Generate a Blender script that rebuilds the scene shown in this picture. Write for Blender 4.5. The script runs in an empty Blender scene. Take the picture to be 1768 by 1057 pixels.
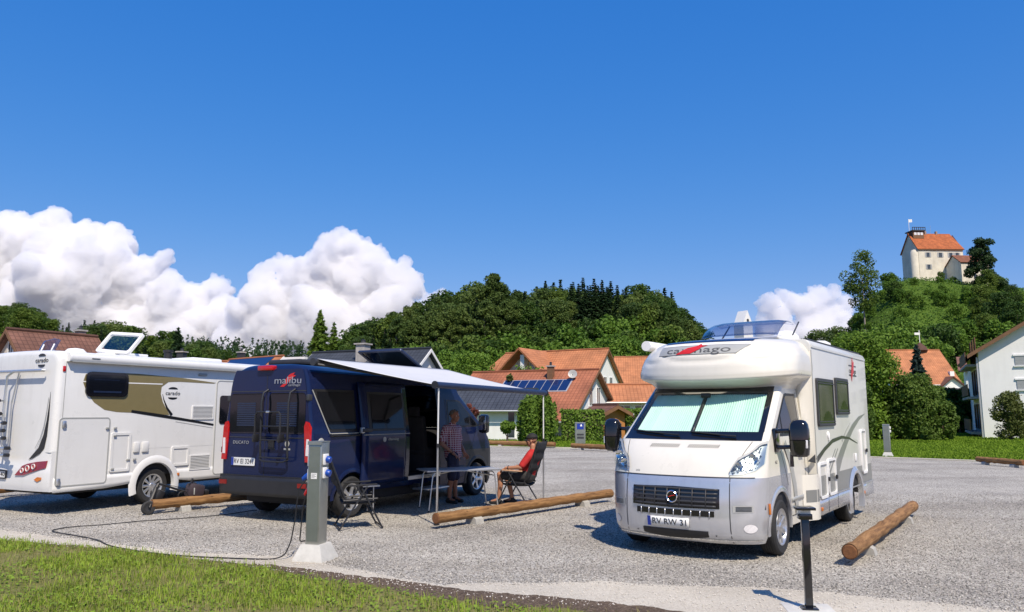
import bpy, bmesh, math, random
import numpy as np
from mathutils import Vector, Matrix, noise as mnoise
from mathutils.geometry import tessellate_polygon

SC = bpy.context.scene
COL = SC.collection
R = math.radians
random.seed(7)

# ------------------------------------------------------------------ camera
IW, IH, FOC, PITCH, CAMH = 1768.0, 1057.0, 1322.0, R(7.9), 1.746
cam = bpy.data.cameras.new('camera')
cam.sensor_width = 36.0
cam.lens = FOC / IW * 36.0
cam.clip_start = 0.1
cam.clip_end = 20000
camo = bpy.data.objects.new('camera', cam)
COL.objects.link(camo)
camo.location = (0, 0, CAMH)
camo.rotation_euler = (math.pi / 2 + PITCH, 0, 0)
SC.camera = camo

# ------------------------------------------------------------------ sky and sun
SUN_EL = R(52)
SUN_FROM = Vector((0.30, -0.954, 0)).normalized()          # horizontal direction towards the sun
w = bpy.data.worlds.new('World')
SC.world = w
w.use_nodes = True
wn = w.node_tree
wn.nodes.clear()
wo = wn.nodes.new('ShaderNodeOutputWorld')
bg = wn.nodes.new('ShaderNodeBackground')
sky = wn.nodes.new('ShaderNodeTexSky')
sky.sky_type = 'NISHITA'
sky.sun_disc = False
sky.sun_elevation = SUN_EL
sky.sun_rotation = math.atan2(SUN_FROM.x, SUN_FROM.y)
sky.altitude = 700
sky.air_density = 1.0
sky.dust_density = 0.3
sky.ozone_density = 3.0
hs = wn.nodes.new('ShaderNodeHueSaturation')
hs.inputs['Saturation'].default_value = 1.35
hs.inputs['Value'].default_value = 1.0
bg.inputs['Strength'].default_value = 0.15
wn.links.new(sky.outputs[0], hs.inputs['Color'])
# the camera's saturated rendering of a clear sky: one tone curve per channel for the whole dome
spc = wn.nodes.new('ShaderNodeSeparateColor'); cmb = wn.nodes.new('ShaderNodeCombineColor')
wn.links.new(hs.outputs[0], spc.inputs[0])
for ch, (k, g) in enumerate(((.84, .84), (1.05, .60), (2.50, .32))):
    pw = wn.nodes.new('ShaderNodeMath'); pw.operation = 'POWER'; pw.inputs[1].default_value = g
    ml = wn.nodes.new('ShaderNodeMath'); ml.operation = 'MULTIPLY'; ml.inputs[1].default_value = k
    wn.links.new(spc.outputs[ch], pw.inputs[0]); wn.links.new(pw.outputs[0], ml.inputs[0]); wn.links.new(ml.outputs[0], cmb.inputs[ch])
wn.links.new(cmb.outputs[0], bg.inputs[0])
wn.links.new(bg.outputs[0], wo.inputs[0])
sun = bpy.data.lights.new('sun', 'SUN')
sun.energy = 4.8
sun.angle = R(0.53)
sun.color = (1.0, 0.89, 0.74)
suno = bpy.data.objects.new('sun', sun)
COL.objects.link(suno)
sdir = Vector((SUN_FROM.x * math.cos(SUN_EL), SUN_FROM.y * math.cos(SUN_EL), math.sin(SUN_EL)))
suno.rotation_euler = sdir.to_track_quat('Z', 'Y').to_euler()
suno.location = (10, -30, 40)
SC.view_settings.view_transform = 'Standard'
SC.view_settings.look = 'None'
SC.view_settings.exposure = 0.25
SC.view_settings.gamma = 1.0
SC.render.engine = 'CYCLES'
SC.cycles.use_denoising = True
SC.cycles.max_bounces = 16
SC.cycles.diffuse_bounces = 4
SC.cycles.glossy_bounces = 4
SC.cycles.volume_bounces = 14
SC.cycles.transparent_max_bounces = 12
SC.cycles.sample_clamp_indirect = 6.0
SC.cycles.caustics_reflective = False
SC.cycles.caustics_refractive = False

# ------------------------------------------------------------------ placing helpers
_c, _s = math.cos(PITCH), math.sin(PITCH)
def at(px, py, d):
    """world point at depth d that lies in the direction measured on the survey picture"""
    a, b = (px - IW / 2) / FOC, (IH / 2 - py) / FOC
    r = Vector((a, _c - b * _s, _s + b * _c))
    return Vector((0, 0, CAMH)) + r * (d / r.y)

# ------------------------------------------------------------------ materials
MATS = {}
def rgb(r, g, b): return (r, g, b, 1)
def mat(name, col, rough=0.5, metal=0.0, var=0.08, scale=6.0, bump=0.0, bscale=60.0, spec=0.5, coat=0.0, coords='Object', detail=6, trans=0.0, emit=None, alpha=None, dirt=0.0):
    m = bpy.data.materials.new(name)
    m.use_nodes = True
    nt = m.node_tree
    N, L = nt.nodes, nt.links
    p = N['Principled BSDF']
    p.inputs['Roughness'].default_value = rough
    p.inputs['Metallic'].default_value = metal
    p.inputs['Specular IOR Level'].default_value = spec
    p.inputs['Coat Weight'].default_value = coat
    p.inputs['Coat Roughness'].default_value = 0.04
    tc = N.new('ShaderNodeTexCoord')
    if coords == 'World':
        g = N.new('ShaderNodeNewGeometry'); src = g.outputs['Position']
    else:
        src = tc.outputs[coords]
    nz = N.new('ShaderNodeTexNoise')
    nz.inputs['Scale'].default_value = scale
    nz.inputs['Detail'].default_value = detail
    nz.inputs['Roughness'].default_value = 0.65
    L.new(src, nz.inputs['Vector'])
    cr = N.new('ShaderNodeValToRGB')
    cr.color_ramp.elements[0].position = 0.3
    cr.color_ramp.elements[1].position = 0.7
    cr.color_ramp.elements[0].color = rgb(*[c * (1 - var) for c in col])
    cr.color_ramp.elements[1].color = rgb(*[min(1, c * (1 + var)) for c in col])
    L.new(nz.outputs['Fac'], cr.inputs['Fac'])
    out = cr.outputs['Color']
    if dirt > 0:
        n2 = N.new('ShaderNodeTexNoise'); n2.inputs['Scale'].default_value = scale * 4; n2.inputs['Detail'].default_value = 8
        mp = N.new('ShaderNodeMapping'); mp.inputs['Scale'].default_value = (1, 1, 0.25)
        L.new(src, mp.inputs['Vector']); L.new(mp.outputs[0], n2.inputs['Vector'])
        r2 = N.new('ShaderNodeValToRGB'); r2.color_ramp.elements[0].position = 0.52; r2.color_ramp.elements[1].position = 0.75
        r2.color_ramp.elements[0].color = (0, 0, 0, 1); r2.color_ramp.elements[1].color = (dirt, dirt, dirt, 1)
        L.new(n2.outputs['Fac'], r2.inputs['Fac'])
        mx = N.new('ShaderNodeMix'); mx.data_type = 'RGBA'
        L.new(r2.outputs['Color'], mx.inputs['Factor']); L.new(out, mx.inputs['A'])
        mx.inputs['B'].default_value = rgb(col[0] * .45, col[1] * .42, col[2] * .38)
        out = mx.outputs['Result']
    L.new(out, p.inputs['Base Color'])
    rr = N.new('ShaderNodeMapRange')
    rr.inputs['To Min'].default_value = max(0.0, rough - 0.06); rr.inputs['To Max'].default_value = min(1, rough + 0.08)
    L.new(nz.outputs['Fac'], rr.inputs['Value']); L.new(rr.outputs[0], p.inputs['Roughness'])
    if bump > 0:
        nb = N.new('ShaderNodeTexNoise'); nb.inputs['Scale'].default_value = bscale; nb.inputs['Detail'].default_value = 4
        L.new(src, nb.inputs['Vector'])
        bp = N.new('ShaderNodeBump'); bp.inputs['Strength'].default_value = bump; bp.inputs['Distance'].default_value = 0.02
        L.new(nb.outputs['Fac'], bp.inputs['Height']); L.new(bp.outputs[0], p.inputs['Normal'])
    if trans > 0:
        tr = N.new('ShaderNodeBsdfTranslucent'); ad = N.new('ShaderNodeMixShader'); ad.inputs[0].default_value = trans
        L.new(out, tr.inputs['Color']); L.new(p.outputs[0], ad.inputs[1]); L.new(tr.outputs[0], ad.inputs[2])
        L.new(ad.outputs[0], N['Material Output'].inputs[0])
    MATS[name] = m
    return m

def glass_mat(name, tint=(0.9, 0.95, 0.95), ior=1.45, rough=0.02, fac=0.9):
    """thin window pane: transparent with the mirror reflection that glass has"""
    m = bpy.data.materials.new(name); m.use_nodes = True
    N, L = m.node_tree.nodes, m.node_tree.links
    N.remove(N['Principled BSDF'])
    tb = N.new('ShaderNodeBsdfTransparent'); tb.inputs[0].default_value = rgb(*tint)
    gb = N.new('ShaderNodeBsdfGlossy'); gb.inputs['Roughness'].default_value = rough
    lw = N.new('ShaderNodeLayerWeight'); lw.inputs[0].default_value = .5      # Schlick reflectance, same from both sides of the pane
    pw = N.new('ShaderNodeMath'); pw.operation = 'POWER'; pw.inputs[1].default_value = 4; L.new(lw.outputs['Facing'], pw.inputs[0])
    r0 = ((ior - 1) / (ior + 1)) ** 2
    fr = N.new('ShaderNodeMath'); fr.operation = 'MULTIPLY_ADD'; fr.inputs[1].default_value = .8; fr.inputs[2].default_value = r0; L.new(pw.outputs[0], fr.inputs[0])
    mx = N.new('ShaderNodeMixShader')
    L.new(fr.outputs[0], mx.inputs[0]); L.new(tb.outputs[0], mx.inputs[1]); L.new(gb.outputs[0], mx.inputs[2])
    L.new(mx.outputs[0], N['Material Output'].inputs[0])
    MATS[name] = m
    return m

mat('mh_white', (0.70, 0.70, 0.69), 0.28, coat=0.4, var=0.025, scale=1.5, dirt=0.10)
mat('mh_cream', (0.70, 0.672, 0.595), 0.28, coat=0.4, var=0.025, scale=1.5, dirt=0.10)
mat('mh_pearl', (0.60, 0.595, 0.555), 0.3, coat=0.3, var=0.02, scale=1.5, dirt=0.10)
mat('silver', (0.60, 0.61, 0.635), 0.24, metal=0.60, coat=0.5, var=0.03, scale=3, dirt=0.12)
mat('van_blue', (0.008, 0.015, 0.058), 0.16, spec=0.22, coat=0.22, var=0.1, scale=2, dirt=0.05)
mat('black_plastic', (0.016, 0.016, 0.018), 0.45, var=0.2)
mat('dark_plastic', (0.035, 0.036, 0.04), 0.5, var=0.15)
mat('black_gloss', (0.008, 0.008, 0.010), 0.12, coat=0.5, var=0.1)
mat('rubber', (0.022, 0.022, 0.023), 0.8, var=0.25, scale=20, bump=0.2, bscale=80, dirt=0.3)
mat('alloy', (0.62, 0.63, 0.65), 0.3, metal=0.8, var=0.06, dirt=0.25)
mat('chrome', (0.75, 0.76, 0.78), 0.12, metal=1.0, var=0.02)
mat('aluminium', (0.62, 0.63, 0.64), 0.35, metal=0.85, var=0.06)
mat('steel_brushed', (0.40, 0.41, 0.38), 0.38, metal=0.8, var=0.10, scale=4, bump=0.05, bscale=120)
mat('steel_panel', (0.27, 0.29, 0.25), 0.42, metal=0.7, var=0.08, scale=4, bump=0.05, bscale=120)
mat('white_paint', (0.78, 0.78, 0.77), 0.4, var=0.03)
mat('gold_decal', (0.20, 0.165, 0.075), 0.35, var=0.05, coat=0.3)
mat('grey_decal', (0.20, 0.205, 0.195), 0.35, var=0.05, coat=0.3)
mat('lightgrey_decal', (0.36, 0.365, 0.35), 0.35, var=0.05, coat=0.3)
mat('black_decal', (0.012, 0.012, 0.012), 0.35, var=0.1, coat=0.3)
mat('logo_grey', (0.09, 0.09, 0.09), 0.4, var=0.1)
mat('logo_silver', (0.45, 0.46, 0.48), 0.3, metal=0.6, var=0.05)
mat('logo_red', (0.55, 0.02, 0.02), 0.35, var=0.08)
mat('tail_red', (0.45, 0.008, 0.008), 0.12, coat=0.6, var=0.15, scale=20)
mat('tail_clear', (0.72, 0.70, 0.70), 0.15, coat=0.5, var=0.1, scale=40)
mat('dark_red', (0.22, 0.006, 0.012), 0.15, coat=0.6, var=0.1)
mat('amber', (0.55, 0.16, 0.02), 0.2, coat=0.4, var=0.1)
mat('plate_white', (0.74, 0.74, 0.72), 0.4, var=0.03)
mat('eu_blue', (0.01, 0.035, 0.28), 0.4, var=0.05)
mat('blind', (0.47, 0.70, 0.60), 0.6, var=0.03, scale=2)
mat('blind_dark', (0.012, 0.02, 0.05), 0.35, var=0.2)
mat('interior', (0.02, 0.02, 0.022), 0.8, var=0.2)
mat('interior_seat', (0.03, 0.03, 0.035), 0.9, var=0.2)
mat('window_tint', (0.006, 0.007, 0.010), 0.05, spec=0.45, var=0.2, scale=2, bump=0.03, bscale=2.5)
mat('window_brown', (0.022, 0.020, 0.019), 0.05, spec=0.5, var=0.5, scale=3, bump=0.05, bscale=3)
mat('curtain_dim', (0.060, 0.054, 0.050), 0.12, var=0.35, scale=1.6, detail=1, bump=0.04, bscale=3)
mat('reflector', (0.46, 0.48, 0.52), 0.15, metal=0.9, var=0.5, scale=60)
glass_mat('glass', (0.82, 0.88, 0.88))
glass_mat('glass_clear', (0.96, 0.98, 0.98))
glass_mat('glass_smoke', (0.74, 0.77, 0.86))
glass_mat('glass_dark', (0.10, 0.11, 0.12))
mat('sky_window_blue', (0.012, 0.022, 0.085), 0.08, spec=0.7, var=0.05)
mat('awning_cloth', (0.60, 0.61, 0.63), 0.75, var=0.03, scale=3, trans=0.12)
mat('awning_dark', (0.03, 0.045, 0.10), 0.4, metal=0.3, var=0.05)
mat('concrete_grey', (0.38, 0.37, 0.34), 0.9, var=0.15, scale=9, bump=0.25, bscale=120, dirt=.3)
mat('concrete', (0.55, 0.54, 0.50), 0.85, var=0.10, scale=9, bump=0.25, bscale=120)
mat('chair_black', (0.016, 0.017, 0.02), 0.8, var=0.2, scale=30, bump=0.1, bscale=300)
mat('chair_grey', (0.16, 0.16, 0.165), 0.7, var=0.1)
mat('chair_frame', (0.035, 0.036, 0.04), 0.4, metal=0.4, var=0.1)
mat('arm_wood', (0.55, 0.33, 0.20), 0.55, var=0.15, scale=20)
mat('table_top', (0.34, 0.35, 0.37), 0.4, var=0.12, scale=14)
mat('cable_black', (0.012, 0.012, 0.013), 0.6, var=0.1)
mat('plug_blue', (0.01, 0.06, 0.34), 0.35, var=0.05)
mat('plug_red', (0.40, 0.01, 0.01), 0.35, var=0.05)
mat('skin', (0.40, 0.19, 0.115), 0.55, var=0.10, scale=25, bump=0.05, bscale=120)
mat('skin_tan', (0.34, 0.15, 0.09), 0.55, var=0.12, scale=25, bump=0.05, bscale=120)
mat('shirt_red', (0.42, 0.018, 0.018), 0.85, var=0.18, scale=14, bump=0.25, bscale=22)
mat('shorts_navy', (0.014, 0.018, 0.05), 0.85, var=0.2, scale=14, bump=0.2, bscale=25)
mat('shorts_dark', (0.035, 0.034, 0.034), 0.85, var=0.2, scale=14, bump=0.2, bscale=25)
mat('shoe', (0.02, 0.02, 0.022), 0.6, var=0.2)
mat('hair_grey', (0.16, 0.14, 0.12), 0.9, var=0.3, scale=60, bump=0.4, bscale=200)
mat('cap_black', (0.014, 0.014, 0.015), 0.8, var=0.2)
mat('bag_purple', (0.035, 0.024, 0.032), 0.7, var=0.2)

def checked_shirt():
    m = bpy.data.materials.new('shirt_check'); m.use_nodes = True
    N, L = m.node_tree.nodes, m.node_tree.links
    p = N['Principled BSDF']; p.inputs['Roughness'].default_value = 0.85
    tc = N.new('ShaderNodeTexCoord'); sp = N.new('ShaderNodeSeparateXYZ'); L.new(tc.outputs['Object'], sp.inputs[0])
    def line(sock, k, width):
        a = N.new('ShaderNodeMath'); a.operation = 'MULTIPLY'; a.inputs[1].default_value = k; L.new(sock, a.inputs[0])
        b = N.new('ShaderNodeMath'); b.operation = 'FRACT'; L.new(a.outputs[0], b.inputs[0])
        c = N.new('ShaderNodeMath'); c.operation = 'LESS_THAN'; c.inputs[1].default_value = width; L.new(b.outputs[0], c.inputs[0])
        return c.outputs[0]
    ad = N.new('ShaderNodeMath'); ad.operation = 'ADD'; L.new(sp.outputs['X'], ad.inputs[0]); L.new(sp.outputs['Y'], ad.inputs[1])
    l1 = line(ad.outputs[0], 19, 0.26); l2 = line(sp.outputs['Z'], 24, 0.24)
    mx = N.new('ShaderNodeMath'); mx.operation = 'MAXIMUM'; L.new(l1, mx.inputs[0]); L.new(l2, mx.inputs[1])
    mix = N.new('ShaderNodeMix'); mix.data_type = 'RGBA'
    mix.inputs['A'].default_value = (0.22, 0.025, 0.05, 1); mix.inputs['B'].default_value = (0.62, 0.52, 0.55, 1)
    L.new(mx.outputs[0], mix.inputs['Factor']); L.new(mix.outputs['Result'], p.inputs['Base Color'])
    MATS['shirt_check'] = m
checked_shirt()

# ------------------------------------------------------------------ mesh helpers
def tag(o, label=None, cat=None, group=None, kind=None):
    if label: o['label'] = label
    if cat: o['category'] = cat
    if group: o['group'] = group
    if kind: o['kind'] = kind
    return o
def empty(name, loc=(0, 0, 0), rz=0.0, label=None, cat=None, group=None):
    o = bpy.data.objects.new(name, None); COL.objects.link(o)
    o.empty_display_size = 0.3
    o.location = loc; o.rotation_euler = (0, 0, rz)
    return tag(o, label, cat, group)
def link(name, me, parent=None):
    o = bpy.data.objects.new(name, me); COL.objects.link(o)
    if parent is not None: o.parent = parent
    return o
def copy_tree(o, parent=None):
    c = o.copy(); COL.objects.link(c); c.parent = parent
    for ch in list(o.children): copy_tree(ch, c)
    return c

class MB:
    """collects shapes in one bmesh"""
    def __init__(self): self.b = bmesh.new()
    def faces(self, V, F, mi=0):
        vs = [self.b.verts.new(v) for v in V]
        for f in F:
            try:
                g = self.b.faces.new([vs[i] for i in f]); g.material_index = mi
            except ValueError: pass
        return self
    def box(self, x0, x1, y0, y1, z0, z1, mi=0):
        x0, x1 = sorted((x0, x1)); y0, y1 = sorted((y0, y1)); z0, z1 = sorted((z0, z1))
        V = [(x, y, z) for z in (z0, z1) for y in (y0, y1) for x in (x0, x1)]
        return self.faces(V, [(0, 2, 3, 1), (4, 5, 7, 6), (0, 1, 5, 4), (2, 6, 7, 3), (0, 4, 6, 2), (1, 3, 7, 5)], mi)
    def rbox(self, c, s, bev=0.02, seg=2, rot=None, mi=0):
        t = bmesh.new(); bmesh.ops.create_cube(t, size=1)
        bmesh.ops.scale(t, vec=s, verts=t.verts)
        bmesh.ops.bevel(t, geom=list(t.edges), offset=bev, segments=seg, affect='EDGES', profile=0.5)
        M = Matrix.Translation(c) @ (rot.to_4x4() if rot is not None else Matrix())
        return self.join(t, M, mi)
    def join(self, t, M=Matrix(), mi=0):
        t.verts.ensure_lookup_table()
        mp = {v: self.b.verts.new(M @ v.co) for v in t.verts}
        for f in t.faces:
            try:
                g = self.b.faces.new([mp[v] for v in f.verts]); g.material_index = mi
            except ValueError: pass
        t.free()
        return self
    def tube(self, pts, rad, n=8, caps=True, mi=0):
        pts = [Vector(p) for p in pts]
        if not hasattr(rad, '__len__'): rad = [rad] * len(pts)
        rings = []
        up = None
        for i, p in enumerate(pts):
            d = (pts[min(i + 1, len(pts) - 1)] - pts[max(i - 1, 0)])
            if d.length < 1e-9: d = Vector((0, 0, 1))
            d.normalize()
            if up is None:
                up = Vector((0, 0, 1)) if abs(d.z) < 0.9 else Vector((1, 0, 0))
            a = d.cross(up)
            if a.length < 1e-6: a = d.orthogonal()
            a.normalize(); bb = a.cross(d).normalized(); up = bb
            rings.append([self.b.verts.new(p + (a * math.cos(2 * math.pi * k / n) + bb * math.sin(2 * math.pi * k / n)) * rad[i]) for k in range(n)])
        for r0, r1 in zip(rings, rings[1:]):
            for k in range(n):
                f = self.b.faces.new((r0[k], r0[(k + 1) % n], r1[(k + 1) % n], r1[k])); f.material_index = mi
        if caps:
            for r, rev in ((rings[0], False), (rings[-1], True)):
                f = self.b.faces.new(r[::-1] if rev else r); f.material_index = mi
        return self
    def lathe(self, prof, n=24, M=Matrix(), mi=0, close=False):
        """prof: (radius, height) pairs about local z"""
        rings = []
        for r, h in prof:
            rings.append([self.b.verts.new(M @ Vector((r * math.cos(2 * math.pi * k / n), r * math.sin(2 * math.pi * k / n), h))) for k in range(n)])
        prs = list(zip(rings, rings[1:]))
        if close: prs.append((rings[-1], rings[0]))
        for r0, r1 in prs:
            for k in range(n):
                f = self.b.faces.new((r0[k], r0[(k + 1) % n], r1[(k + 1) % n], r1[k])); f.material_index = mi
        if not close:
            for r in (rings[0][::-1], rings[-1]):
                f = self.b.faces.new(r); f.material_index = mi
        return self
    def prism(self, poly, fn, d, mi=0):
        """poly: 2-D outline; fn(u, v, w) gives the 3-D point; thickness d along w"""
        a = [self.b.verts.new(fn(u, v, 0)) for u, v in poly]
        c = [self.b.verts.new(fn(u, v, d)) for u, v in poly]
        n = len(poly)
        fs = []
        if n <= 4: fs += [self.b.faces.new(a), self.b.faces.new(c[::-1])]
        else:
            for tri in tessellate_polygon([[Vector((u, v, 0)) for u, v in poly]]):
                fs.append(self.b.faces.new([a[i] for i in tri])); fs.append(self.b.faces.new([c[i] for i in tri[::-1]]))
        for k in range(n): fs.append(self.b.faces.new((a[k], c[k], c[(k + 1) % n], a[(k + 1) % n])))
        for f in fs: f.material_index = mi
        return self
    def patch(self, us, lo, hi, nv, P, mi=0):
        """sheet between the curves lo(u) and hi(u), bent over P(u, v)"""
        rows = []
        for u in us:
            l, h = (lo(u) if callable(lo) else lo), (hi(u) if callable(hi) else hi)
            rows.append([self.b.verts.new(P(u, l + (h - l) * j / nv)) for j in range(nv + 1)])
        for a, c in zip(rows, rows[1:]):
            for j in range(nv):
                try:
                    f = self.b.faces.new((a[j], c[j], c[j + 1], a[j + 1])); f.material_index = mi
                except ValueError: pass
        return self
    def ball(self, c, r, mi=0, sub=2):
        t = bmesh.new(); bmesh.ops.create_icosphere(t, subdivisions=sub, radius=1)
        if not hasattr(r, '__len__'): r = (r, r, r)
        return self.join(t, Matrix.Translation(c) @ Matrix.Diagonal((r[0], r[1], r[2], 1)), mi)
    def mesh(self, name, mats, smooth=True, angle=35, thick=0, recalc=True):
        if recalc: bmesh.ops.recalc_face_normals(self.b, faces=self.b.faces)
        me = bpy.data.meshes.new(name)
        self.b.to_mesh(me); self.b.free()
        for m in (mats if isinstance(mats, (list, tuple)) else [mats]): me.materials.append(MATS[m])
        if smooth:
            me.shade_smooth()
            me.set_sharp_from_angle(angle=R(angle))
        return me
    def build(self, name, mats, parent=None, smooth=True, angle=35, thick=0.0):
        o = link(name, self.mesh(name, mats, smooth, angle), parent)
        if thick:
            md = o.modifiers.new('thickness', 'SOLIDIFY'); md.thickness = thick; md.offset = -1
        return o

def linsp(a, b, n): return [a + (b - a) * i / n for i in range(n + 1)]
def interp(x, xs, ys):
    return float(np.interp(x, xs, ys))
def roundrect(x0, x1, z0, z1, r, n=4):
    out = []
    for cx, cz, a0 in ((x1 - r, z1 - r, 0), (x0 + r, z1 - r, 90), (x0 + r, z0 + r, 180), (x1 - r, z0 + r, 270)):
        for k in range(n + 1):
            a = R(a0 + 90 * k / n); out.append((cx + r * math.cos(a), cz + r * math.sin(a)))
    return out
def ring_prism(mb, outer, inner, fn, d, mi=0):
    n = len(outer)
    o0 = [mb.b.verts.new(fn(u, v, 0)) for u, v in outer]; o1 = [mb.b.verts.new(fn(u, v, d)) for u, v in outer]
    i0 = [mb.b.verts.new(fn(u, v, 0)) for u, v in inner]; i1 = [mb.b.verts.new(fn(u, v, d)) for u, v in inner]
    for k in range(n):
        j = (k + 1) % n
        for q in ((o0[k], o0[j], o1[j], o1[k]), (i0[k], i1[k], i1[j], i0[j]), (o1[k], o1[j], i1[j], i1[k]), (o0[k], i0[k], i0[j], o0[j])):
            f = mb.b.faces.new(q); f.material_index = mi
    return mb

def text_part(name, body, size, fn, matn, parent, shear=0.0, extrude=0.002, width=None, spacing=1.0):
    """flat lettering: fn(u, v, w) maps letter plane to the surface"""
    cu = bpy.data.curves.new(name, 'FONT'); cu.body = body; cu.size = size; cu.shear = shear; cu.space_character = spacing
    cu.align_x = 'CENTER'; cu.align_y = 'CENTER'; cu.extrude = extrude; cu.resolution_u = 3
    tmp = bpy.data.objects.new('letters', cu); COL.objects.link(tmp)
    dg = bpy.context.evaluated_depsgraph_get()
    me = bpy.data.meshes.new_from_object(tmp.evaluated_get(dg))
    bpy.data.objects.remove(tmp); bpy.data.curves.remove(cu)
    xs = [v.co.x for v in me.vertices]
    k = (width / (max(xs) - min(xs))) if width and xs else 1.0
    for v in me.vertices: v.co = Vector(fn(v.co.x * k, v.co.y, v.co.z))
    me.materials.clear(); me.materials.append(MATS[matn])
    return link(name, me, parent)

# ================================================================== vehicles: shared pieces
def wheel(parent, x, y, side, n_spokes=7, rim='alloy', spoke_w=0.055, twin=False):
    """tyre with rim, spokes and hub; side = +1 for the vehicle's left"""
    M = Matrix.Translation((x, y, 0.34)) @ Matrix.Rotation(R(-90 * side), 4, 'X')
    b = MB()
    tw = 0.105
    prof = [(0.205, -tw + .01), (0.235, -tw), (0.305, -tw - .004), (0.328, -tw + .015), (0.338, -tw + .04)]
    for k in range(5):                                    # tread blocks with grooves
        a = -0.058 + k * 0.029
        prof += [(0.341, a - 0.010), (0.341, a + 0.010), (0.333, a + 0.0125), (0.333, a + 0.0165)]
    prof = prof[:-2] + [(0.338, tw - .04), (0.328, tw - .015), (0.305, tw + .004), (0.235, tw), (0.205, tw - .01)]
    b.lathe(prof, 40, M, close=True)
    t = b.build('wheel', 'rubber', parent, angle=25)
    b = MB()
    b.lathe([(0.208, 0.088), (0.224, 0.098), (0.222, 0.104), (0.208, 0.100), (0.196, 0.085), (0.190, 0.02), (0.186, -0.05), (0.208, -0.05)], 40, M, close=True)
    for k in range(n_spokes):
        a = 2 * math.pi * k / n_spokes
        rot = M @ Matrix.Rotation(a, 4, 'Z')
        V = []
        for r, ww, h in ((0.04, spoke_w * 1.1, 0.085), (0.11, spoke_w * .8, 0.082), (0.205, spoke_w * 1.15, 0.092)):
            V += [rot @ Vector((r, -ww / 2, h - .006)), rot @ Vector((r, -ww / 4, h)), rot @ Vector((r, ww / 4, h)), rot @ Vector((r, ww / 2, h - .006)), rot @ Vector((r, ww / 2, h - .03)), rot @ Vector((r, -ww / 2, h - .03))]
        F = []
        for q in range(2):
            for j in range(6): F.append((q * 6 + j, q * 6 + (j + 1) % 6, q * 6 + 6 + (j + 1) % 6, q * 6 + 6 + j))
        b.faces(V, F)
    b.build('rim', rim, t)
    b = MB()
    b.lathe([(0.0, 0.096), (0.03, 0.096), (0.05, 0.090), (0.058, 0.08), (0.058, 0.0)], 20, M)
    b.build('hub_cap', 'alloy' if rim == 'alloy' else 'dark_plastic', t)
    b = MB()
    b.lathe([(0.0, -0.02), (0.19, -0.02), (0.19, -0.06), (0.0, -0.06)], 24, M)
    b.build('brake_disc', 'interior', t)
    return t

# --- delivery-van cab: plan curves by height (x forward from the front axle)
ZP = [.18, .24, .32, .5, .72, .92, .98, 1.06, 1.18, 1.30, 1.37, 1.43, 2.09, 2.3]
XP = [.80, .90, .945, .965, .955, .92, .89, .85, .77, .64, .52, .42, -.33, -.57]
ZE = [.18, .5, .97, 1.06, 1.40, 1.44, 2.09, 2.3]
XE = [.46, .46, .46, .44, .30, .24, -.62, -.9]
ZW = [.18, .30, .5, .95, 1.1, 1.38, 1.44, 2.09, 2.3]
WW = [.94, .99, 1.01, 1.02, 1.015, 1.0, .99, .915, .88]
def cw(z): return interp(z, ZW, WW)
def cfront(y, z):
    X, E, W_ = interp(z, ZP, XP), interp(z, ZE, XE), cw(z)
    t = min(1.0, abs(y) / W_)
    return X - (X - E) * (1 - math.sqrt(max(0.0, 1 - t ** 2.5)))
def FP(off=0.0):
    """front surface as a function of (s, z): s in -1..1 runs across the full width"""
    def P(s, z):
        y = s * cw(z); x = cfront(y, z)
        e = 1e-3
        dx = (cfront(y + e, z) - cfront(y - e, z)) / (2 * e) if abs(s) < 0.995 else -math.copysign(6, s)
        dz = (cfront(y, z + e) - cfront(y, z - e)) / (2 * e)
        n = Vector((1, -dx, -dz)).normalized()
        return Vector((x, y, z)) + n * off
    return P
def FPY(off=0.0):
    g = FP(off)
    return lambda y, z: g(max(-1, min(1, y / cw(z))), z)
def SP(side, off=0.0):
    return lambda x, z: Vector((x, side * (cw(z) + off), z))
def sin_sp(n, m=1.0): return [m * math.sin(math.pi / 2 * (-1 + 2 * i / n)) for i in range(n + 1)]

def arch_lo(cx, r, base, cz=0.34):
    def f(x):
        d = r * r - (x - cx) ** 2
        return max(base, cz + math.sqrt(d)) if d > 0 else base
    return f
def arch_xs(cx, r, a, b, n=14):
    """columns between a and b, denser on the arch"""
    xs = {a, b}
    for k in range(n + 1):
        x = cx + r * math.cos(math.pi * k / n) * 0.9999
        if min(a, b) < x < max(a, b): xs.add(x)
    for x in linsp(a, b, 6): xs.add(x)
    return sorted(xs)

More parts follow.
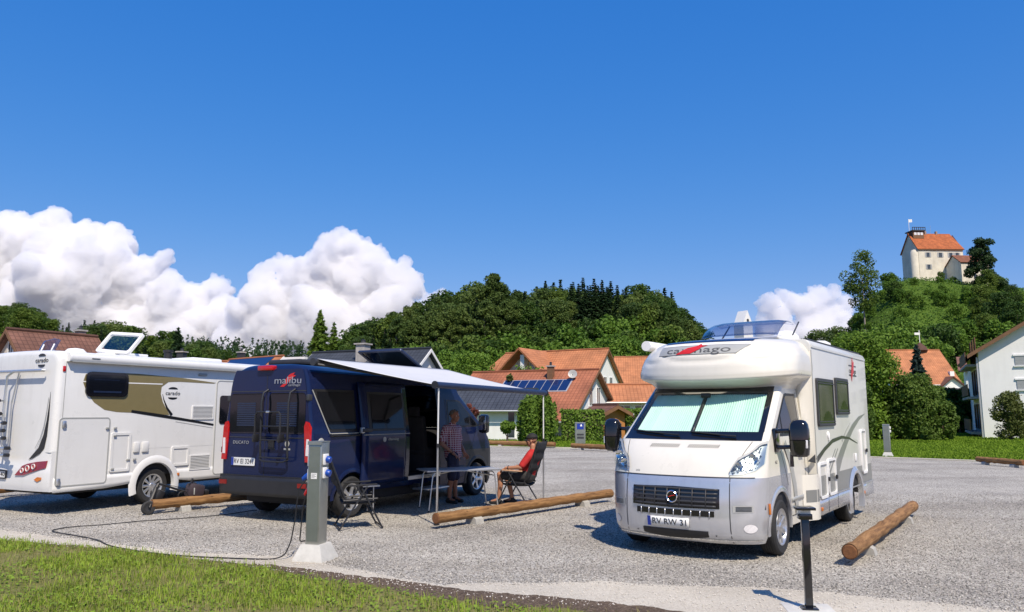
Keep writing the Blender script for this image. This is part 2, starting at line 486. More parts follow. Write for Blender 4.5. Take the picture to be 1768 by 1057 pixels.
def build_cab(t, body, bumper_mat, xb, flare_mat, door_mat, sides=(-1, 1), blinds=True, ztop=2.1):
    # hood with fenders and pillars
    b = MB()
    for lo, hi, nz in ((.97, 1.40, 8),):
        b.patch(sin_sp(40), lo, hi, nz, FP())
    b.build('hood', body, t, angle=60)
    for sd in (-1, 1):                                    # A pillars beside the windscreen
        b = MB(); b.patch([sd * v for v in linsp(.90, 1.0, 6)], 1.40, ztop, 8, FP()); b.build('pillar', body, t, angle=60)
    b = MB(); b.patch(sin_sp(40), .20, .97, 14, FP()); b.build('bumper', bumper_mat, t, angle=60)
    for sd in sides:
        P = SP(sd)
        b = MB(); zs = linsp(.97, ztop, 16)
        b.patch(zs, lambda z: interp(z, ZE, XE), lambda z: xb, 10, lambda z, x: P(x, z))
        b.build('door' if xb < -1 else 'side_panel', body, t, angle=60)
        b = MB(); b.patch(arch_xs(0, .43, .46, -.46), arch_lo(0, .43, .24), .971, 4, P)
        b.build('fender', flare_mat, t, angle=60)
        b = MB()
        n = 20; rows = []
        for k in range(n + 1):                            # rolled lip of the arch
            a = math.pi * (-0.04 + 1.08 * k / n)
            rows.append([Vector((r_ * math.cos(a), sd * (cw(.34 + max(0, r_ * math.sin(a))) + o), .34 + r_ * math.sin(a))) for r_, o in ((.425, -.03), (.43, .012), (.47, .016), (.50, .001))])
        V = [v for r_ in rows for v in r_]
        b.faces(V, [(k * 4 + j, k * 4 + j + 1, k * 4 + 5 + j, k * 4 + 4 + j) for k in range(n) for j in range(3)])
        b.build('wheel_arch', flare_mat, t)
        b = MB(); b.patch(linsp(-.46, xb, 6), .30, .972, 4, P); b.build('door_skin', door_mat, t, angle=60)
        # door window with dark rubber, handle
        Aline = lambda x: 1.44 + (0.24 - x) / .86 * .65
        lo = lambda x: 1.44 + max(0, (x + .05)) * .15
        b = MB(); b.patch(linsp(-1.12, .07, 14), lambda x: lo(x) - .0, lambda x: max(lo(x) + .01, min(2.0, Aline(x) - .10)), 4, SP(sd, .003)); b.build('window_seal', 'black_plastic', t, angle=60)
        b = MB(); b.patch(linsp(-1.07, -.30, 8), lambda x: lo(x) + .03, lambda x: max(lo(x) + .04, min(1.965, Aline(x) - .14)), 4, SP(sd, .007))
        b.build('window', 'window_tint', t, angle=60)
        b = MB(); b.patch(linsp(-.25, -.01, 4), lambda x: lo(x) + .03, lambda x: max(lo(x) + .035, min(1.965, Aline(x) - .14)), 4, SP(sd, .007))
        b.build('window', 'window_tint', t, angle=60)
        # panel gaps of the door
        b = MB(); b.patch(linsp(.42, 2.02, 10), lambda z: -1.165, lambda z: -1.153, 1, lambda z, x: SP(sd, .003)(x, z)); b.build('door_gap', 'black_plastic', t)
        b = MB(); b.patch(linsp(.82, 1.42, 8), lambda z: -.02 - (1.42 - z) * .55, lambda z: -.008 - (1.42 - z) * .55, 1, lambda z, x: SP(sd, .003)(x, z)); b.build('door_gap', 'black_plastic', t)
        b = MB(); b.patch(linsp(-1.155, -.50, 6), .415, .427, 1, SP(sd, .003)); b.build('door_gap', 'black_plastic', t)
        b = MB(); b.patch(linsp(-1.15, -.48, 6), .60, .655, 2, SP(sd, .012)); b.build('rub_strip', 'dark_plastic' if body == 'van_blue' else 'lightgrey_decal', t, thick=.01)
        b = MB(); b.rbox((-.95, sd * (cw(1.18) + .022), 1.18), (.20, .04, .045), .015); b.build('door_handle', 'black_plastic' if body == 'van_blue' else body, t)
    return t

def mirror(t, sd, m='black_gloss'):
    """tall two-arm door mirror of a motorhome"""
    b = MB()
    yb = 1.0
    for z in (1.31, 1.51):
        b.tube([(.06, sd * yb, z), (.05, sd * (yb + .14), z + .01), (.03, sd * (yb + .22), z + .01)], [.03, .026, .028], 10)
    b.rbox((.05, sd * (yb + .005), 1.40), (.20, .05, .30), .02)
    o = b.build('mirror', m, t)
    b = MB()
    # domed housing: lofted rounded sections
    secs = [(1.205, .06, .08), (1.225, .085, .105), (1.29, .095, .115), (1.40, .10, .12), (1.405, .094, .114), (1.412, .10, .12), (1.53, .098, .118), (1.60, .085, .105), (1.64, .06, .08), (1.655, .03, .045)]
    rings = []
    for z, dx, dy in secs:
        rings.append([Vector((.05 + dx * math.copysign(abs(math.cos(a)) ** .7, math.cos(a)), sd * (yb + .29) + dy * math.copysign(abs(math.sin(a)) ** .7, math.sin(a)), z)) for a in [2 * math.pi * k / 20 for k in range(20)]])
    V = [v for r_ in rings for v in r_]
    F = [(i * 20 + k, i * 20 + (k + 1) % 20, i * 20 + 20 + (k + 1) % 20, i * 20 + 20 + k) for i in range(len(secs) - 1) for k in range(20)]
    F += [tuple(range(19, -1, -1)), tuple((len(secs) - 1) * 20 + k for k in range(20))]
    b.faces(V, F); b.build('housing', m, o)
    b = MB(); b.rbox((-.06, sd * (yb + .29), 1.44), (.012, .16, .30), .004); b.build('mirror_glass', 'chrome', o)
    b = MB(); b.rbox((.10, sd * (yb + .385), 1.36), (.05, .03, .10), .008); b.build('indicator', 'tail_clear', o)
    b = MB(); b.tube([(.03, sd * (yb + .18), 1.26), (.03, sd * (yb + .18), 1.08)], [.02, .026], 8); b.build('camera_arm', m, o)

def side_ring(t, name, side_y, sd, x0, x1, z0, z1, r, wdt, d, m, panel=None, pd=.004):
    """raised rounded frame on a flat side wall"""
    fn = lambda u, v, w_: Vector((u, side_y + sd * w_, v))
    x0, x1 = min(x0, x1), max(x0, x1)
    b = MB(); ring_prism(b, roundrect(x0, x1, z0, z1, r), roundrect(x0 + wdt, x1 - wdt, z0 + wdt, z1 - wdt, max(.005, r - wdt)), fn, d)
    o = b.build(name, m, t)
    if panel:
        b = MB(); b.prism(roundrect(x0 + wdt, x1 - wdt, z0 + wdt, z1 - wdt, max(.005, r - wdt)), fn, pd)
        b.build('panel', panel, o)
    return o
def side_poly(t, name, poly, side_y, sd, d, m):
    b = MB(); b.prism(poly, lambda u, v, w_: Vector((u, side_y + sd * w_, v)), d)
    bmesh.ops.triangulate(b.b, faces=[f for f in b.b.faces if len(f.verts) > 4])
    return b.build(name, m, t, smooth=False)
def band(top, bot):
    """polygon from an upper and a lower polyline"""
    return list(top) + list(bot)[::-1]
def strip(pts, wds):
    """tapering ribbon polygon along a curve"""
    up, dn = [], []
    for i, (x, z) in enumerate(pts):
        a, c = pts[max(0, i - 1)], pts[min(len(pts) - 1, i + 1)]
        dx, dz = c[0] - a[0], c[1] - a[1]; l = math.hypot(dx, dz)
        up.append((x - dz / l * wds[i] / 2, z + dx / l * wds[i] / 2)); dn.append((x + dz / l * wds[i] / 2, z - dx / l * wds[i] / 2))
    return band(up, dn)
def body_shell(x0, x1, hw, z0, z1, r, nose=0.05, tail=0.05, crown=0.03):
    """rounded caravan body lofted along x, open below"""
    b = MB()
    def sec(ins):
        w_, top = hw - ins, z1 - ins
        pts = [(-w_, z0)]
        for k in range(7):
            a = math.pi - math.pi / 2 * k / 6
            pts.append((-w_ + r + r * math.cos(a), top - r + r * math.sin(a)))
        for k in range(1, 6):
            y = -w_ + r + (2 * w_ - 2 * r) * k / 6
            pts.append((y, top + crown * (1 - (y / w_) ** 2)))
        for k in range(7):
            a = math.pi / 2 - math.pi / 2 * k / 6
            pts.append((w_ - r + r * math.cos(a), top - r + r * math.sin(a)))
        pts.append((w_, z0))
        return pts
    st = []
    for k in range(5):
        a = math.pi / 2 * k / 4; st.append((x0 + tail * (1 - math.sin(a)) if False else x0 + tail * (1 - math.cos(a)), tail * (1 - math.sin(a))))
    for k in range(5):
        a = math.pi / 2 * k / 4; st.append((x1 - nose * (1 - math.sin(a)), nose * (1 - math.cos(a))))
    rings = [[b.b.verts.new((x, y, z)) for y, z in sec(i)] for x, i in st]
    for a, c in zip(rings, rings[1:]):
        for k in range(len(a) - 1): b.b.faces.new((a[k], a[k + 1], c[k + 1], c[k]))
    b.b.faces.new(rings[0]); b.b.faces.new(rings[-1][::-1])
    return b

def veh_root(name, x, y, tdeg_rad, label, cat):
    return empty(name, (x, y, 0), math.pi / 2 - tdeg_rad, label, cat)

# ================================================================== the cream motorhome on the right
t = veh_root('motorhome', 2.517, 10.35, 3.76, 'cream and silver motorhome seen from the front with mint blinds in its windscreen', 'motorhome')
WB = 3.69
build_cab(t, 'mh_cream', 'silver', -1.30, 'silver', 'mh_cream')
for sd in (1, -1):
    wheel(t, 0, sd * .91, sd, 7, spoke_w=.075); wheel(t, -WB, sd * .93, sd, 7, spoke_w=.075)
    mirror(t, sd)
# grille and bumper detail
b = MB(); b.patch(linsp(-.56, .56, 24), lambda y: .60 + .02 * abs(y), lambda y: .855 - .03 * abs(y), 4, FPY(.006)); b.build('grille', 'black_gloss', t, angle=60)
for k in range(5):
    z = .625 + k * .048
    b = MB(); b.patch(linsp(-.545 + .006 * (4 - k), .545 - .006 * (4 - k), 24), z, z + .022, 2, FPY(.024)); b.build('grille_bar', 'dark_plastic', t, angle=60, thick=.02)
for k in range(6):
    y = -.40 + k * .16
    b = MB(); b.patch([y, y + .012], .615, .835, 2, FPY(.026)); b.build('grille_rib', 'dark_plastic', t, thick=.02)
Mb = Matrix.Translation((cfront(0, .73) + .03, 0, .735)) @ Matrix.Rotation(R(90), 4, 'Y')
b = MB(); b.lathe([(.074, -.01), (.074, .012), (.066, .02), (.058, .012), (.058, -.01)], 28, Mb, close=True); bd = b.build('badge', 'chrome', t)
b = MB(); b.lathe([(0, .012), (.058, .010), (.058, -.005), (0, -.005)], 24, Mb); b.build('badge_disc', 'black_gloss', bd)
b = MB(); b.prism([(-.04, -.012), (-.005, .002), (.04, .012), (.035, .02), (0, .012), (-.04, -.002)], lambda u, v, w_: Vector((cfront(0, .73) + .043 + w_, u, .735 + v)), .003); b.build('badge_mark', 'logo_red', bd)
b = MB(); b.patch(linsp(-.50, .50, 22), .515, .582, 2, FPY(.005)); lg = b.build('lower_grille', 'black_gloss', t, angle=60)
for k in range(9):
    y = -.44 + k * .11
    b = MB(); b.patch([y, y + .010], .50, .585, 2, FPY(.010)); b.build('grille_tooth', 'silver', t, thick=.008)
b = MB(); b.patch(linsp(-.42, .42, 20), lambda y: .245 + .35 * abs(y) ** 2.2 * .6, .345, 3, FPY(.006)); b.build('air_slot', 'black_plastic', t, angle=60)
for ysgn in (-1, 1):
    b = MB(); b.patch([ysgn * v for v in linsp(.665, .675, 1)], .21, .965, 10, FPY(.003)); b.build('bumper_seam', 'dark_plastic', t)
    b = MB(); b.patch([ysgn * v for v in linsp(.70, .90, 8)], .575, .655, 2, FPY(.004)); o = b.build('air_inlet', 'lightgrey_decal', t, angle=60)
    b = MB()
    for q in range(4):
        b.patch([ysgn * v for v in linsp(.73, .885, 8)], .59 + q * .015, .597 + q * .015, 1, FPY(.009))
    b.build('inlet_slats', 'dark_plastic', o)
    b = MB(); pc = FPY(.006)(ysgn * .86, .39); 
    b.patch([ysgn * v for v in linsp(.80, .925, 8)], lambda y: .39 - .05 * math.sqrt(max(0, 1 - ((abs(y) - .8625) / .063) ** 2)), lambda y: .39 + .05 * math.sqrt(max(0, 1 - ((abs(y) - .8625) / .063) ** 2)), 4, FPY(.006)); b.build('fog_lamp', 'tail_clear', t, angle=60)
    b = MB(); b.patch([ysgn * v for v in linsp(.50, .515, 2)], .292, .307, 1, FPY(.006)); b.build('tow_cap', 'black_plastic', t)
b = MB(); b.patch(linsp(-.92, .92, 40), .965, .978, 1, FPY(.004)); b.build('hood_seam', 'dark_plastic', t)
b = MB(); b.patch(linsp(-.985, .985, 40), .24, .252, 1, lambda s, z: FP(.006)(s, z)); b.build('bumper_trim', 'chrome', t)
# registration plate
b = MB(); b.patch(linsp(-.34, .20, 8), .37, .485, 1, FPY(.02)); pl = b.build('plate', 'plate_white', t, thick=.01)
b = MB(); b.patch(linsp(-.34, -.295, 1), .37, .485, 1, FPY(.023)); b.build('plate_band', 'eu_blue', pl)
text_part('plate_text', 'RV RW 31', .105, lambda u, v, w_: FPY(.0225 + w_)(u - .045, .427 + v), 'black_decal', pl, width=.44, extrude=.001)
text_part('hood_text', 'one', .04, lambda u, v, w_: FPY(.003 + w_)(-.52 + u, 1.02 + v), 'lightgrey_decal', t, extrude=.001)
# hood seams and ventilation slots
for sg in (-1, 1):
    b = MB(); b.patch(linsp(.98, 1.385, 10), lambda z: sg * (.655 + (z - .98) * .42), lambda z: sg * (.663 + (z - .98) * .42), 1, lambda z, y: FPY(.0035)(y, z)); b.build('hood_seam', 'dark_plastic', t)
for grp in (-1, 1):
    for k in range(15):
        y = grp * .26 - .19 + k * .0268
        b = MB(); b.patch(linsp(1.305, 1.345, 2), lambda z: y + (z - 1.3) * .25, lambda z: y + .010 + (z - 1.3) * .25, 1, lambda z, yy: FPY(.003)(yy, z)); b.build('hood_slot', 'dark_plastic', t)
# headlights
for sg in (-1, 1):
    def hlo(y): return interp(abs(y), [.66, .80, .93, .985], [1.00, 1.01, 1.06, 1.13])
    def hhi(y): return interp(abs(y), [.66, .72, .82, .93, .985], [1.05, 1.18, 1.24, 1.36, 1.385])
    b = MB(); b.patch([sg * v for v in linsp(.66, .985, 14)], hlo, hhi, 8, lambda y, z: FPY(.006)(y, z))
    h = b.build('headlight', 'alloy', t, angle=60)
    b = MB()
    rr = random.Random(3)
    for k in range(150):                                  # faceted reflector pieces under the lens
        y = rr.uniform(.68, .95); z = rr.uniform(hlo(y) + .015, hhi(y) - .03)
        p = FPY(.014)(sg * y, z); s_ = rr.uniform(.007, .015)
        b.rbox(p, (.02, s_, s_), .004, 1, Matrix.Rotation(rr.uniform(-.7, .7), 3, 'Z') @ Matrix.Rotation(rr.uniform(-.7, .7), 3, 'Y'))
    b.build('reflector', 'reflector', h, smooth=False)
    for (yy, zz, r_) in ((.75, 1.095, .052), (.885, 1.185, .058)):
        p = FPY(.012)(sg * yy, zz)
        b = MB(); b.lathe([(0, 0), (r_ * .5, .004), (r_, .022), (r_ * 1.05, .016), (r_ * .4, -.012)], 18, Matrix.Translation(p) @ Matrix.Rotation(R(90), 4, 'Y')); b.build('lamp_bowl', 'chrome', h)
    b = MB(); b.patch([sg * v for v in linsp(.66, .985, 14)], hlo, hhi, 8, lambda y, z: FPY(.034)(y, z)); b.build('lens', 'glass', h, angle=60)
    b = MB(); b.patch([sg * v for v in linsp(.66, .985, 14)], lambda y: hhi(y) - .03, hhi, 2, lambda y, z: FPY(.036)(y, z)); b.build('lens_brow', 'lightgrey_decal', h, angle=60)
    b = MB(); b.rbox((.47, sg * 1.022, .60), (.05, .02, .13), .008); b.build('side_marker', 'amber', t)
text_part('fender_text', '4x2', .06, lambda u, v, w_: Vector((.12 - u * 1, cw(1.15) + .003 + w_, 1.13 + v)), 'logo_grey', t, extrude=.001)
# windscreen: pleated blinds inside, pane, dark border
Pin = FPY(-.05)
for y0, y1 in ((-.85, -.025), (.025, .85)):
    n = 26 * 4
    b = MB(); b.patch(linsp(y0, y1, n), 1.49, lambda y: 2.02, 8, lambda y, z: FPY(-.05 + .008 * math.sin((y - y0) * 2 * math.pi / .031))(y * (1 - .06 * (z - 1.49) / .53), z)); b.build('blind', 'blind', t, angle=80)
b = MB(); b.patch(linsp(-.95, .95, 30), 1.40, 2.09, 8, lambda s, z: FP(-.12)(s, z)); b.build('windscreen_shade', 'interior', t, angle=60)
ws = MB(); ws.patch(linsp(-.93, .93, 32), 1.42, 2.07, 12, lambda s, z: FP(.002)(s, z)); ws = ws.build('windscreen', 'glass_clear', t, angle=60)
b = MB()
b.patch(linsp(-.93, .93, 32), 1.395, 1.50, 3, lambda s, z: FP(.005)(s, z))
b.patch(linsp(-.93, .93, 32), 2.015, 2.085, 2, lambda s, z: FP(.005)(s, z))
for sg in (-1, 1): b.patch([sg * v for v in linsp(.875, .935, 4)], 1.50, 2.015, 8, lambda s, z: FP(.005)(s, z))
b.build('windscreen_border', 'black_gloss', ws, angle=60)
b = MB(); b.patch([-.022, .022], 1.50, 2.03, 6, lambda y, z: FPY(-.03)(y, z)); b.rbox(FPY(-.02)(0, 1.99), (.05, .13, .06), .01); b.build('blind_post', 'black_plastic', t, thick=.01)
for (ya, yb, za, zb) in ((-.12, -.80, 1.43, 1.485), (.62, .02, 1.425, 1.475)):
    b = MB(); pts = [FPY(.03)(ya + (yb - ya) * k / 8, za + (zb - za) * k / 8) for k in range(9)]
    b.tube(pts, [.016, .014, .012, .011, .010, .009, .009, .008, .007], 6); pts2 = [FPY(.014)(ya + (yb - ya) * (.35 + .65 * k / 6), za + .012 + (zb - za) * (.35 + .65 * k / 6)) for k in range(7)]; b.tube(pts2, .011, 5)
    b.build('wiper', 'black_plastic', t)
# moulded overcab
lv0 = [  # z, x at centre, half width, x where the front curve meets the side, lift at the sides
    (2.06, -.31, .915, -.66, .00), (2.085, -.22, .95, -.75, .03), (2.11, -.11, 1.01, -.80, .06), (2.135, -.02, 1.08, -.76, .08), (2.155, .035, 1.115, -.72, .085), (2.175, .052, 1.128, -.69, .085), (2.24, .055, 1.13, -.68, .075), (2.36, .042, 1.13, -.76, .06),
    (2.48, .006, 1.12, -.88, .045), (2.59, -.06, 1.085, -1.02, .03), (2.67, -.155, 1.04, -1.14, .02), (2.725, -.29, .98, -1.22, .01), (2.758, -.54, .92, -1.29, 0), (2.775, -.95, .86, -1.34, 0)]
lv = []
for q in range(53):
    f = q / 52 * (len(lv0) - 1); i = min(int(f), len(lv0) - 2); f -= i
    lv.append(tuple(lv0[i][j] + (lv0[i + 1][j] - lv0[i][j]) * f for j in range(5)))
b = MB(); rows = []
ss = sin_sp(44)
for z, x0, hw, xe, lift in lv:
    row = []
    for x in linsp(-1.40, xe, 4)[:-1]: row.append((x, -hw - (1.13 - hw) * (xe - x) / (xe + 1.40) * .0, z + lift))
    for s in ss:
        q = 1 - math.sqrt(max(0, 1 - abs(s) ** 2.3))
        row.append((x0 - (x0 - xe) * q, s * hw, z + lift * q ** .8))
    for x in linsp(xe, -1.40, 4)[1:]: row.append((x, hw, z + lift))
    rows.append(row)
# brow dish and swirl relief pressed into the cowl
for i, row in enumerate(rows):
    for j, (x, y, z) in enumerate(row):
        ay = abs(y)
        if 2.2 < z < 2.74 and x > -1.2:
            c1 = math.exp(-((z - 2.40 + .28 * (ay - .80) - 1.1 * max(0, ay - .72) ** 1.5) / .028) ** 2) * math.exp(-((ay - .82) / .17) ** 2)
            c2 = math.exp(-((z - 2.43 - .20 * (ay / .66) ** 4) / .030) ** 2) * (1 if ay < .70 else 0)
            row[j] = (x - .026 * c1 - .024 * c2, y, z)
nn = len(rows[0])
V = [p for row in rows for p in row]
b.faces(V, [(i * nn + j, i * nn + j + 1, i * nn + nn + j + 1, i * nn + nn + j) for i in range(len(rows) - 1) for j in range(nn - 1)])
b.build('overcab', 'mh_cream', t, angle=80)
def OV(off):
    zs_ = [r_[0] for r_ in lv]; xs_ = [r_[1] for r_ in lv]; hs_ = [r_[2] for r_ in lv]; es_ = [r_[3] for r_ in lv]
    def f(y, z):
        x0, hw, xe = interp(z, zs_, xs_), interp(z, zs_, hs_), interp(z, zs_, es_)
        s = min(1, abs(y) / hw); return Vector((x0 - (x0 - xe) * (1 - math.sqrt(1 - s ** 2.3)) + off, y, z + off * .35))
    return f
b = MB(); b.patch(linsp(-.64, .64, 20), lambda y: 2.525, lambda y: 2.648, 4, lambda y, z: OV(.010)(y + (.15 * (z - 2.648) * max(0, y) / .64 / .123), z)); lgp = b.build('logo_panel', 'lightgrey_decal', t, angle=60)
text_part('logo_text', 'carthago', .125, lambda u, v, w_: OV(.0125 + w_)(u - .04, 2.583 + v), 'logo_grey', lgp, width=.92, extrude=.001)
b = MB()
b.prism([(-.34, -.058), (-.12, -.052), (.0, .005), (.02, .035), (.10, .058), (.03, .055), (.0, .085), (-.05, .055), (-.18, .03), (-.26, -.01)], lambda u, v, w_: OV(.016 + w_)(u, 2.585 + v), .002)
bmesh.ops.triangulate(b.b, faces=[f for f in b.b.faces if len(f.verts) > 4]); b.build('logo_mark', 'logo_red', lgp, smooth=False)
b = MB(); b.patch(linsp(-.62, .62, 20), 2.652, 2.690, 3, OV(.012)); b.build('logo_trim', 'white_paint', t, angle=60)
b = MB(); b.patch(linsp(-.63, .63, 20), 2.70, 2.768, 8, OV(.014)); b.build('skylight', 'sky_window_blue', t, angle=60)
# living body
BX0, BX1, BH = -5.06, -1.32, 1.13
b = body_shell(BX0, BX1, BH, .86, 2.775, .10, nose=.012, tail=.07); b.build('body', 'mh_pearl', t, angle=50)
for sd in (1, -1):
    P = lambda x, z, o=0: Vector((x, sd * (BH - .002 + o), z))
    xs = arch_xs(-WB, .42, BX0 + .02, BX1)
    b = MB(); b.patch(xs, arch_lo(-WB, .42, .55), .862, 3, P); b.build('lower_panel', 'grey_decal', t)
    b = MB(); b.patch([x for x in xs], arch_lo(-WB, .44, .34), lambda x: max(.553, arch_lo(-WB, .44, .34)(x) + .001), 3, lambda x, z: P(x, z, .012)); b.build('skirt', 'silver', t, thick=.02)
    b = MB(); n = 18; V = []
    for k in range(n + 1):
        a = math.pi * (-.12 + 1.24 * k / n)
        for r_, o in ((.41, -.05), (.415, .03), (.46, .035), (.52, .002)): V.append((-WB + r_ * math.cos(a), sd * (BH + o), .36 + r_ * math.sin(a)))
    b.faces(V, [(k * 4 + j, k * 4 + j + 1, k * 4 + 5 + j, k * 4 + 4 + j) for k in range(n) for j in range(3)]); b.build('wheel_arch', 'silver', t)
    # front wall of the box beside the cab, with the entry step moulding
    b = MB(); b.patch(linsp(.90, 2.60, 14), lambda z: sd * (cw(z) - .02), lambda z: sd * (BH - .001), 4, lambda z, y: Vector((BX1 + .004 + .10 * max(0, 1 - abs(abs(y) - .98) * 9) * (1 if z > 1.2 else 0), y, z))); b.build('box_front', 'mh_cream', t, angle=60)
    b = MB(); b.patch(linsp(-1.00, -1.36, 6), .30, .905, 6, lambda x, z: Vector((x, sd * (1.015 + (BH + .012 - 1.015) * min(1, max(0, (-1.0 - x) / .24)) ** .8), z))); b.build('side_step', 'mh_cream', t, angle=60)
    b = MB(); b.patch(linsp(-1.04, -1.33, 5), .54, .70, 3, lambda x, z: Vector((x, sd * (1.018 + (BH + .014 - 1.015) * min(1, max(0, (-1.0 - x) / .24)) ** .8), z))); b.build('step_tread', 'grey_decal', t, angle=60)
    b = MB(); b.rbox((-1.45, sd * (BH + .018), .42), (.07, .02, .05), .006); b.build('side_marker', 'amber', t)
    b = MB(); b.rbox((-4.25, sd * (BH + .018), .42), (.07, .02, .05), .006); b.build('side_marker', 'amber', t)
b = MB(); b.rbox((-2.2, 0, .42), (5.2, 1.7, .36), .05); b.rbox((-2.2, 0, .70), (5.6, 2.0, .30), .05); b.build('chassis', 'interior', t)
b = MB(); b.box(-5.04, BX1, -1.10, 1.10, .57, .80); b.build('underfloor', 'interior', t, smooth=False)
b = MB(); b.box(BX0 + .01, BX0 + .05, -1.12, 1.12, .34, .88); b.build('rear_bumper', 'silver', t)
for sd in (1, -1):
    b = MB(); b.box(BX0 + .10, BX1 - .02, sd * BH, sd * (BH + .012), 2.655, 2.685); b.build('roof_rail_trim', 'mh_pearl', t, smooth=False)
    b = MB(); b.box(BX1 - .03, BX1 - .005, sd * BH, sd * (BH + .006), .62, 2.62); b.build('corner_trim', 'lightgrey_decal', t, smooth=False)
    b = MB(); b.box(BX0 + .05, BX1 - .02, sd * (BH + .0), sd * (BH + .014), .553, .572); b.build('skirt_rail', 'aluminium', t, smooth=False)
    for xx in (-2.42, -1.86): 
        b = MB(); b.box(xx - .004, xx + .004, sd * (BH + .010), sd * (BH + .0125), .35, .552); b.build('skirt_gap', 'black_plastic', t, smooth=False)
# side windows
for (x0, x1, z0, z1) in ((-2.44, -1.48, 1.545, 2.23), (-3.44, -2.60, 1.71, 2.275)):
    o = side_ring(t, 'window', BH, 1, x0, x1, z0, z1, .04, .045, .03, 'dark_plastic')
    b = MB(); b.prism(roundrect(x0 + .02, x1 - .02, z0 + .02, z1 - .02, .03), lambda u, v, w_: Vector((u, BH + .012 + w_, v)), .012); b.build('pane', 'window_brown', o)
    b = MB(); b.box(x0 + .01, x1 - .01, BH, BH + .038, z0 + .06, z0 + .075); b.box(x0 + .01, x1 - .01, BH, BH + .036, z0 + .015, z0 + .04); b.box(x0 + .01, x1 - .01, BH, BH + .038, z1 - .075, z1 - .06); b.build('frame_rail', 'dark_plastic', o, smooth=False)
    b = MB()
    for q in range(9):
        xx = x0 + .10 + q * (x1 - x0 - .2) / 9
        b.patch(linsp(xx, xx + (x1 - x0 - .2) / 9, 3), z0 + .12 + .10 * math.sin(q * .5), z1 - .09, 1, lambda x, z: Vector((x, BH + .0252 + .0 * x, z)))
    b.build('curtain', 'curtain_dim', o, smooth=False)
# hatches
side_ring(t, 'hatch', BH, 1, -1.83, -1.41, .55, 1.05, .06, .035, .022, 'white_paint')
o = side_ring(t, 'hatch', BH, 1, -2.36, -1.90, .56, 1.08, .06, .035, .022, 'white_paint')
side_ring(t, 'hatch', BH, 1, -4.60, -4.24, .72, 1.46, .06, .035, .022, 'white_paint', 'mh_pearl', .003)
for x, z in ((-2.33, .80), (-1.86, .80), (-4.56, 1.1)):
    b = MB(); b.rbox((x, BH + .03, z), (.05, .03, .06), .01); b.build('hatch_latch', 'black_plastic', t)
# graphics on the side
side_poly(t, 'stripe', strip([(-4.72, 1.72), (-4.2, 1.64), (-3.7, 1.50), (-3.2, 1.30), (-2.8, 1.10), (-2.45, .88)], [.008, .07, .11, .14, .18, .24]), BH, 1, .0025, 'grey_decal')
side_poly(t, 'stripe', strip([(-3.55, 1.58), (-3.2, 1.45), (-2.9, 1.30)], [.01, .03, .05]), BH, 1, .0025, 'lightgrey_decal')
side_poly(t, 'stripe', strip([(-2.6, 1.20), (-2.3, 1.03), (-2.05, .88)], [.02, .04, .05]), BH, 1, .0026, 'grey_decal')
side_poly(t, 'stripe', strip([(-2.45, 1.20), (-2.15, 1.03), (-1.9, .88)], [.02, .025, .03]), BH, 1, .0026, 'grey_decal')
side_poly(t, 'stripe', strip([(-4.0, 1.235), (-3.4, 1.335), (-2.9, 1.365), (-2.3, 1.325), (-1.8, 1.22), (-1.33, 1.08)], [.008, .03, .045, .055, .06, .085]), BH, 1, .0045, 'black_decal')
b = MB(); b.prism([(-1.30, 1.05), (-1.06, 1.085), (-1.30, 1.17)], lambda u, v, w_: Vector((u, BH - .05 + (u + 1.06) * -.18 + w_, v)), .004); b.build('stripe', 'black_decal', t, smooth=False)
side_poly(t, 'door_stripe', strip([(-.25, 1.36), (-.45, 1.15), (-.62, .80), (-.70, .45)], [.10, .13, .14, .13]), 1.021, 1, .0025, 'lightgrey_decal')
lg2 = text_part('logo_text', 'carthago', .12, lambda u, v, w_: Vector((-3.95 - u, BH + .002 + w_, 2.43 + v)), 'logo_grey', t, width=.52)
for zz in (2.505, 2.345): side_poly(t, 'logo_bar', [(-3.68, zz), (-4.22, zz), (-4.22, zz + .022), (-3.68, zz + .022)], BH, 1, .004, 'black_decal')
side_poly(t, 'logo_mark', [(-3.84, 2.25), (-3.90, 2.35), (-4.00, 2.42), (-4.02, 2.52), (-4.05, 2.58), (-4.03, 2.60), (-3.99, 2.54), (-3.95, 2.68), (-3.90, 2.52), (-3.86, 2.45), (-3.80, 2.36)], BH + .006, 1, .003, 'logo_red')
b = MB(); b.lathe([(.0, .0), (.05, .0), (.05, .015), (.0, .018)], 16, Matrix.Translation((-2.05, BH, 1.42)) @ Matrix.Rotation(R(-90), 4, 'X')); b.rbox((-2.05, BH + .015, 1.39), (.04, .02, .10), .008); b.build('water_filler', 'white_paint', t)
b = MB(); b.rbox((-3.78, BH + .01, 1.02), (.10, .02, .12), .01); b.build('socket_cover', 'white_paint', t)
# roof equipment
b = MB(); b.rbox((-1.75, .15, 2.825), (.85, 1.1, .04), .015); o = b.build('roof_hatch', 'white_paint', t)
hp = [(-1.20, 2.87), (-1.34, 2.97), (-1.55, 3.07), (-1.80, 3.14), (-2.05, 3.10)]
b = MB(); b.patch([i / 8 for i in range(9)], -.42, .72, 8, lambda u, y: Vector((interp(u, [0, .25, .5, .8, 1], [p[0] - .0 for p in hp]), y, interp(u, [0, .25, .5, .8, 1], [p[1] for p in hp]) - .03 * (abs((y - .15) / .58)) ** 6))); b.build('dome', 'glass_smoke', o, angle=80, thick=.006)
b = MB(); b.tube([(-1.5, -.2, 2.86), (-1.85, -.2, 3.08)], .012, 6); b.tube([(-1.5, .85, 2.86), (-1.85, .85, 3.08)], .012, 6); b.build('strut', 'dark_plastic', o)
b = MB(); b.lathe([(0, .24), (.12, .22), (.20, .15), (.22, .06), (.20, 0)], 20, Matrix.Translation((-2.55, .45, 2.80))); b.build('satellite_dome', 'white_paint', t)
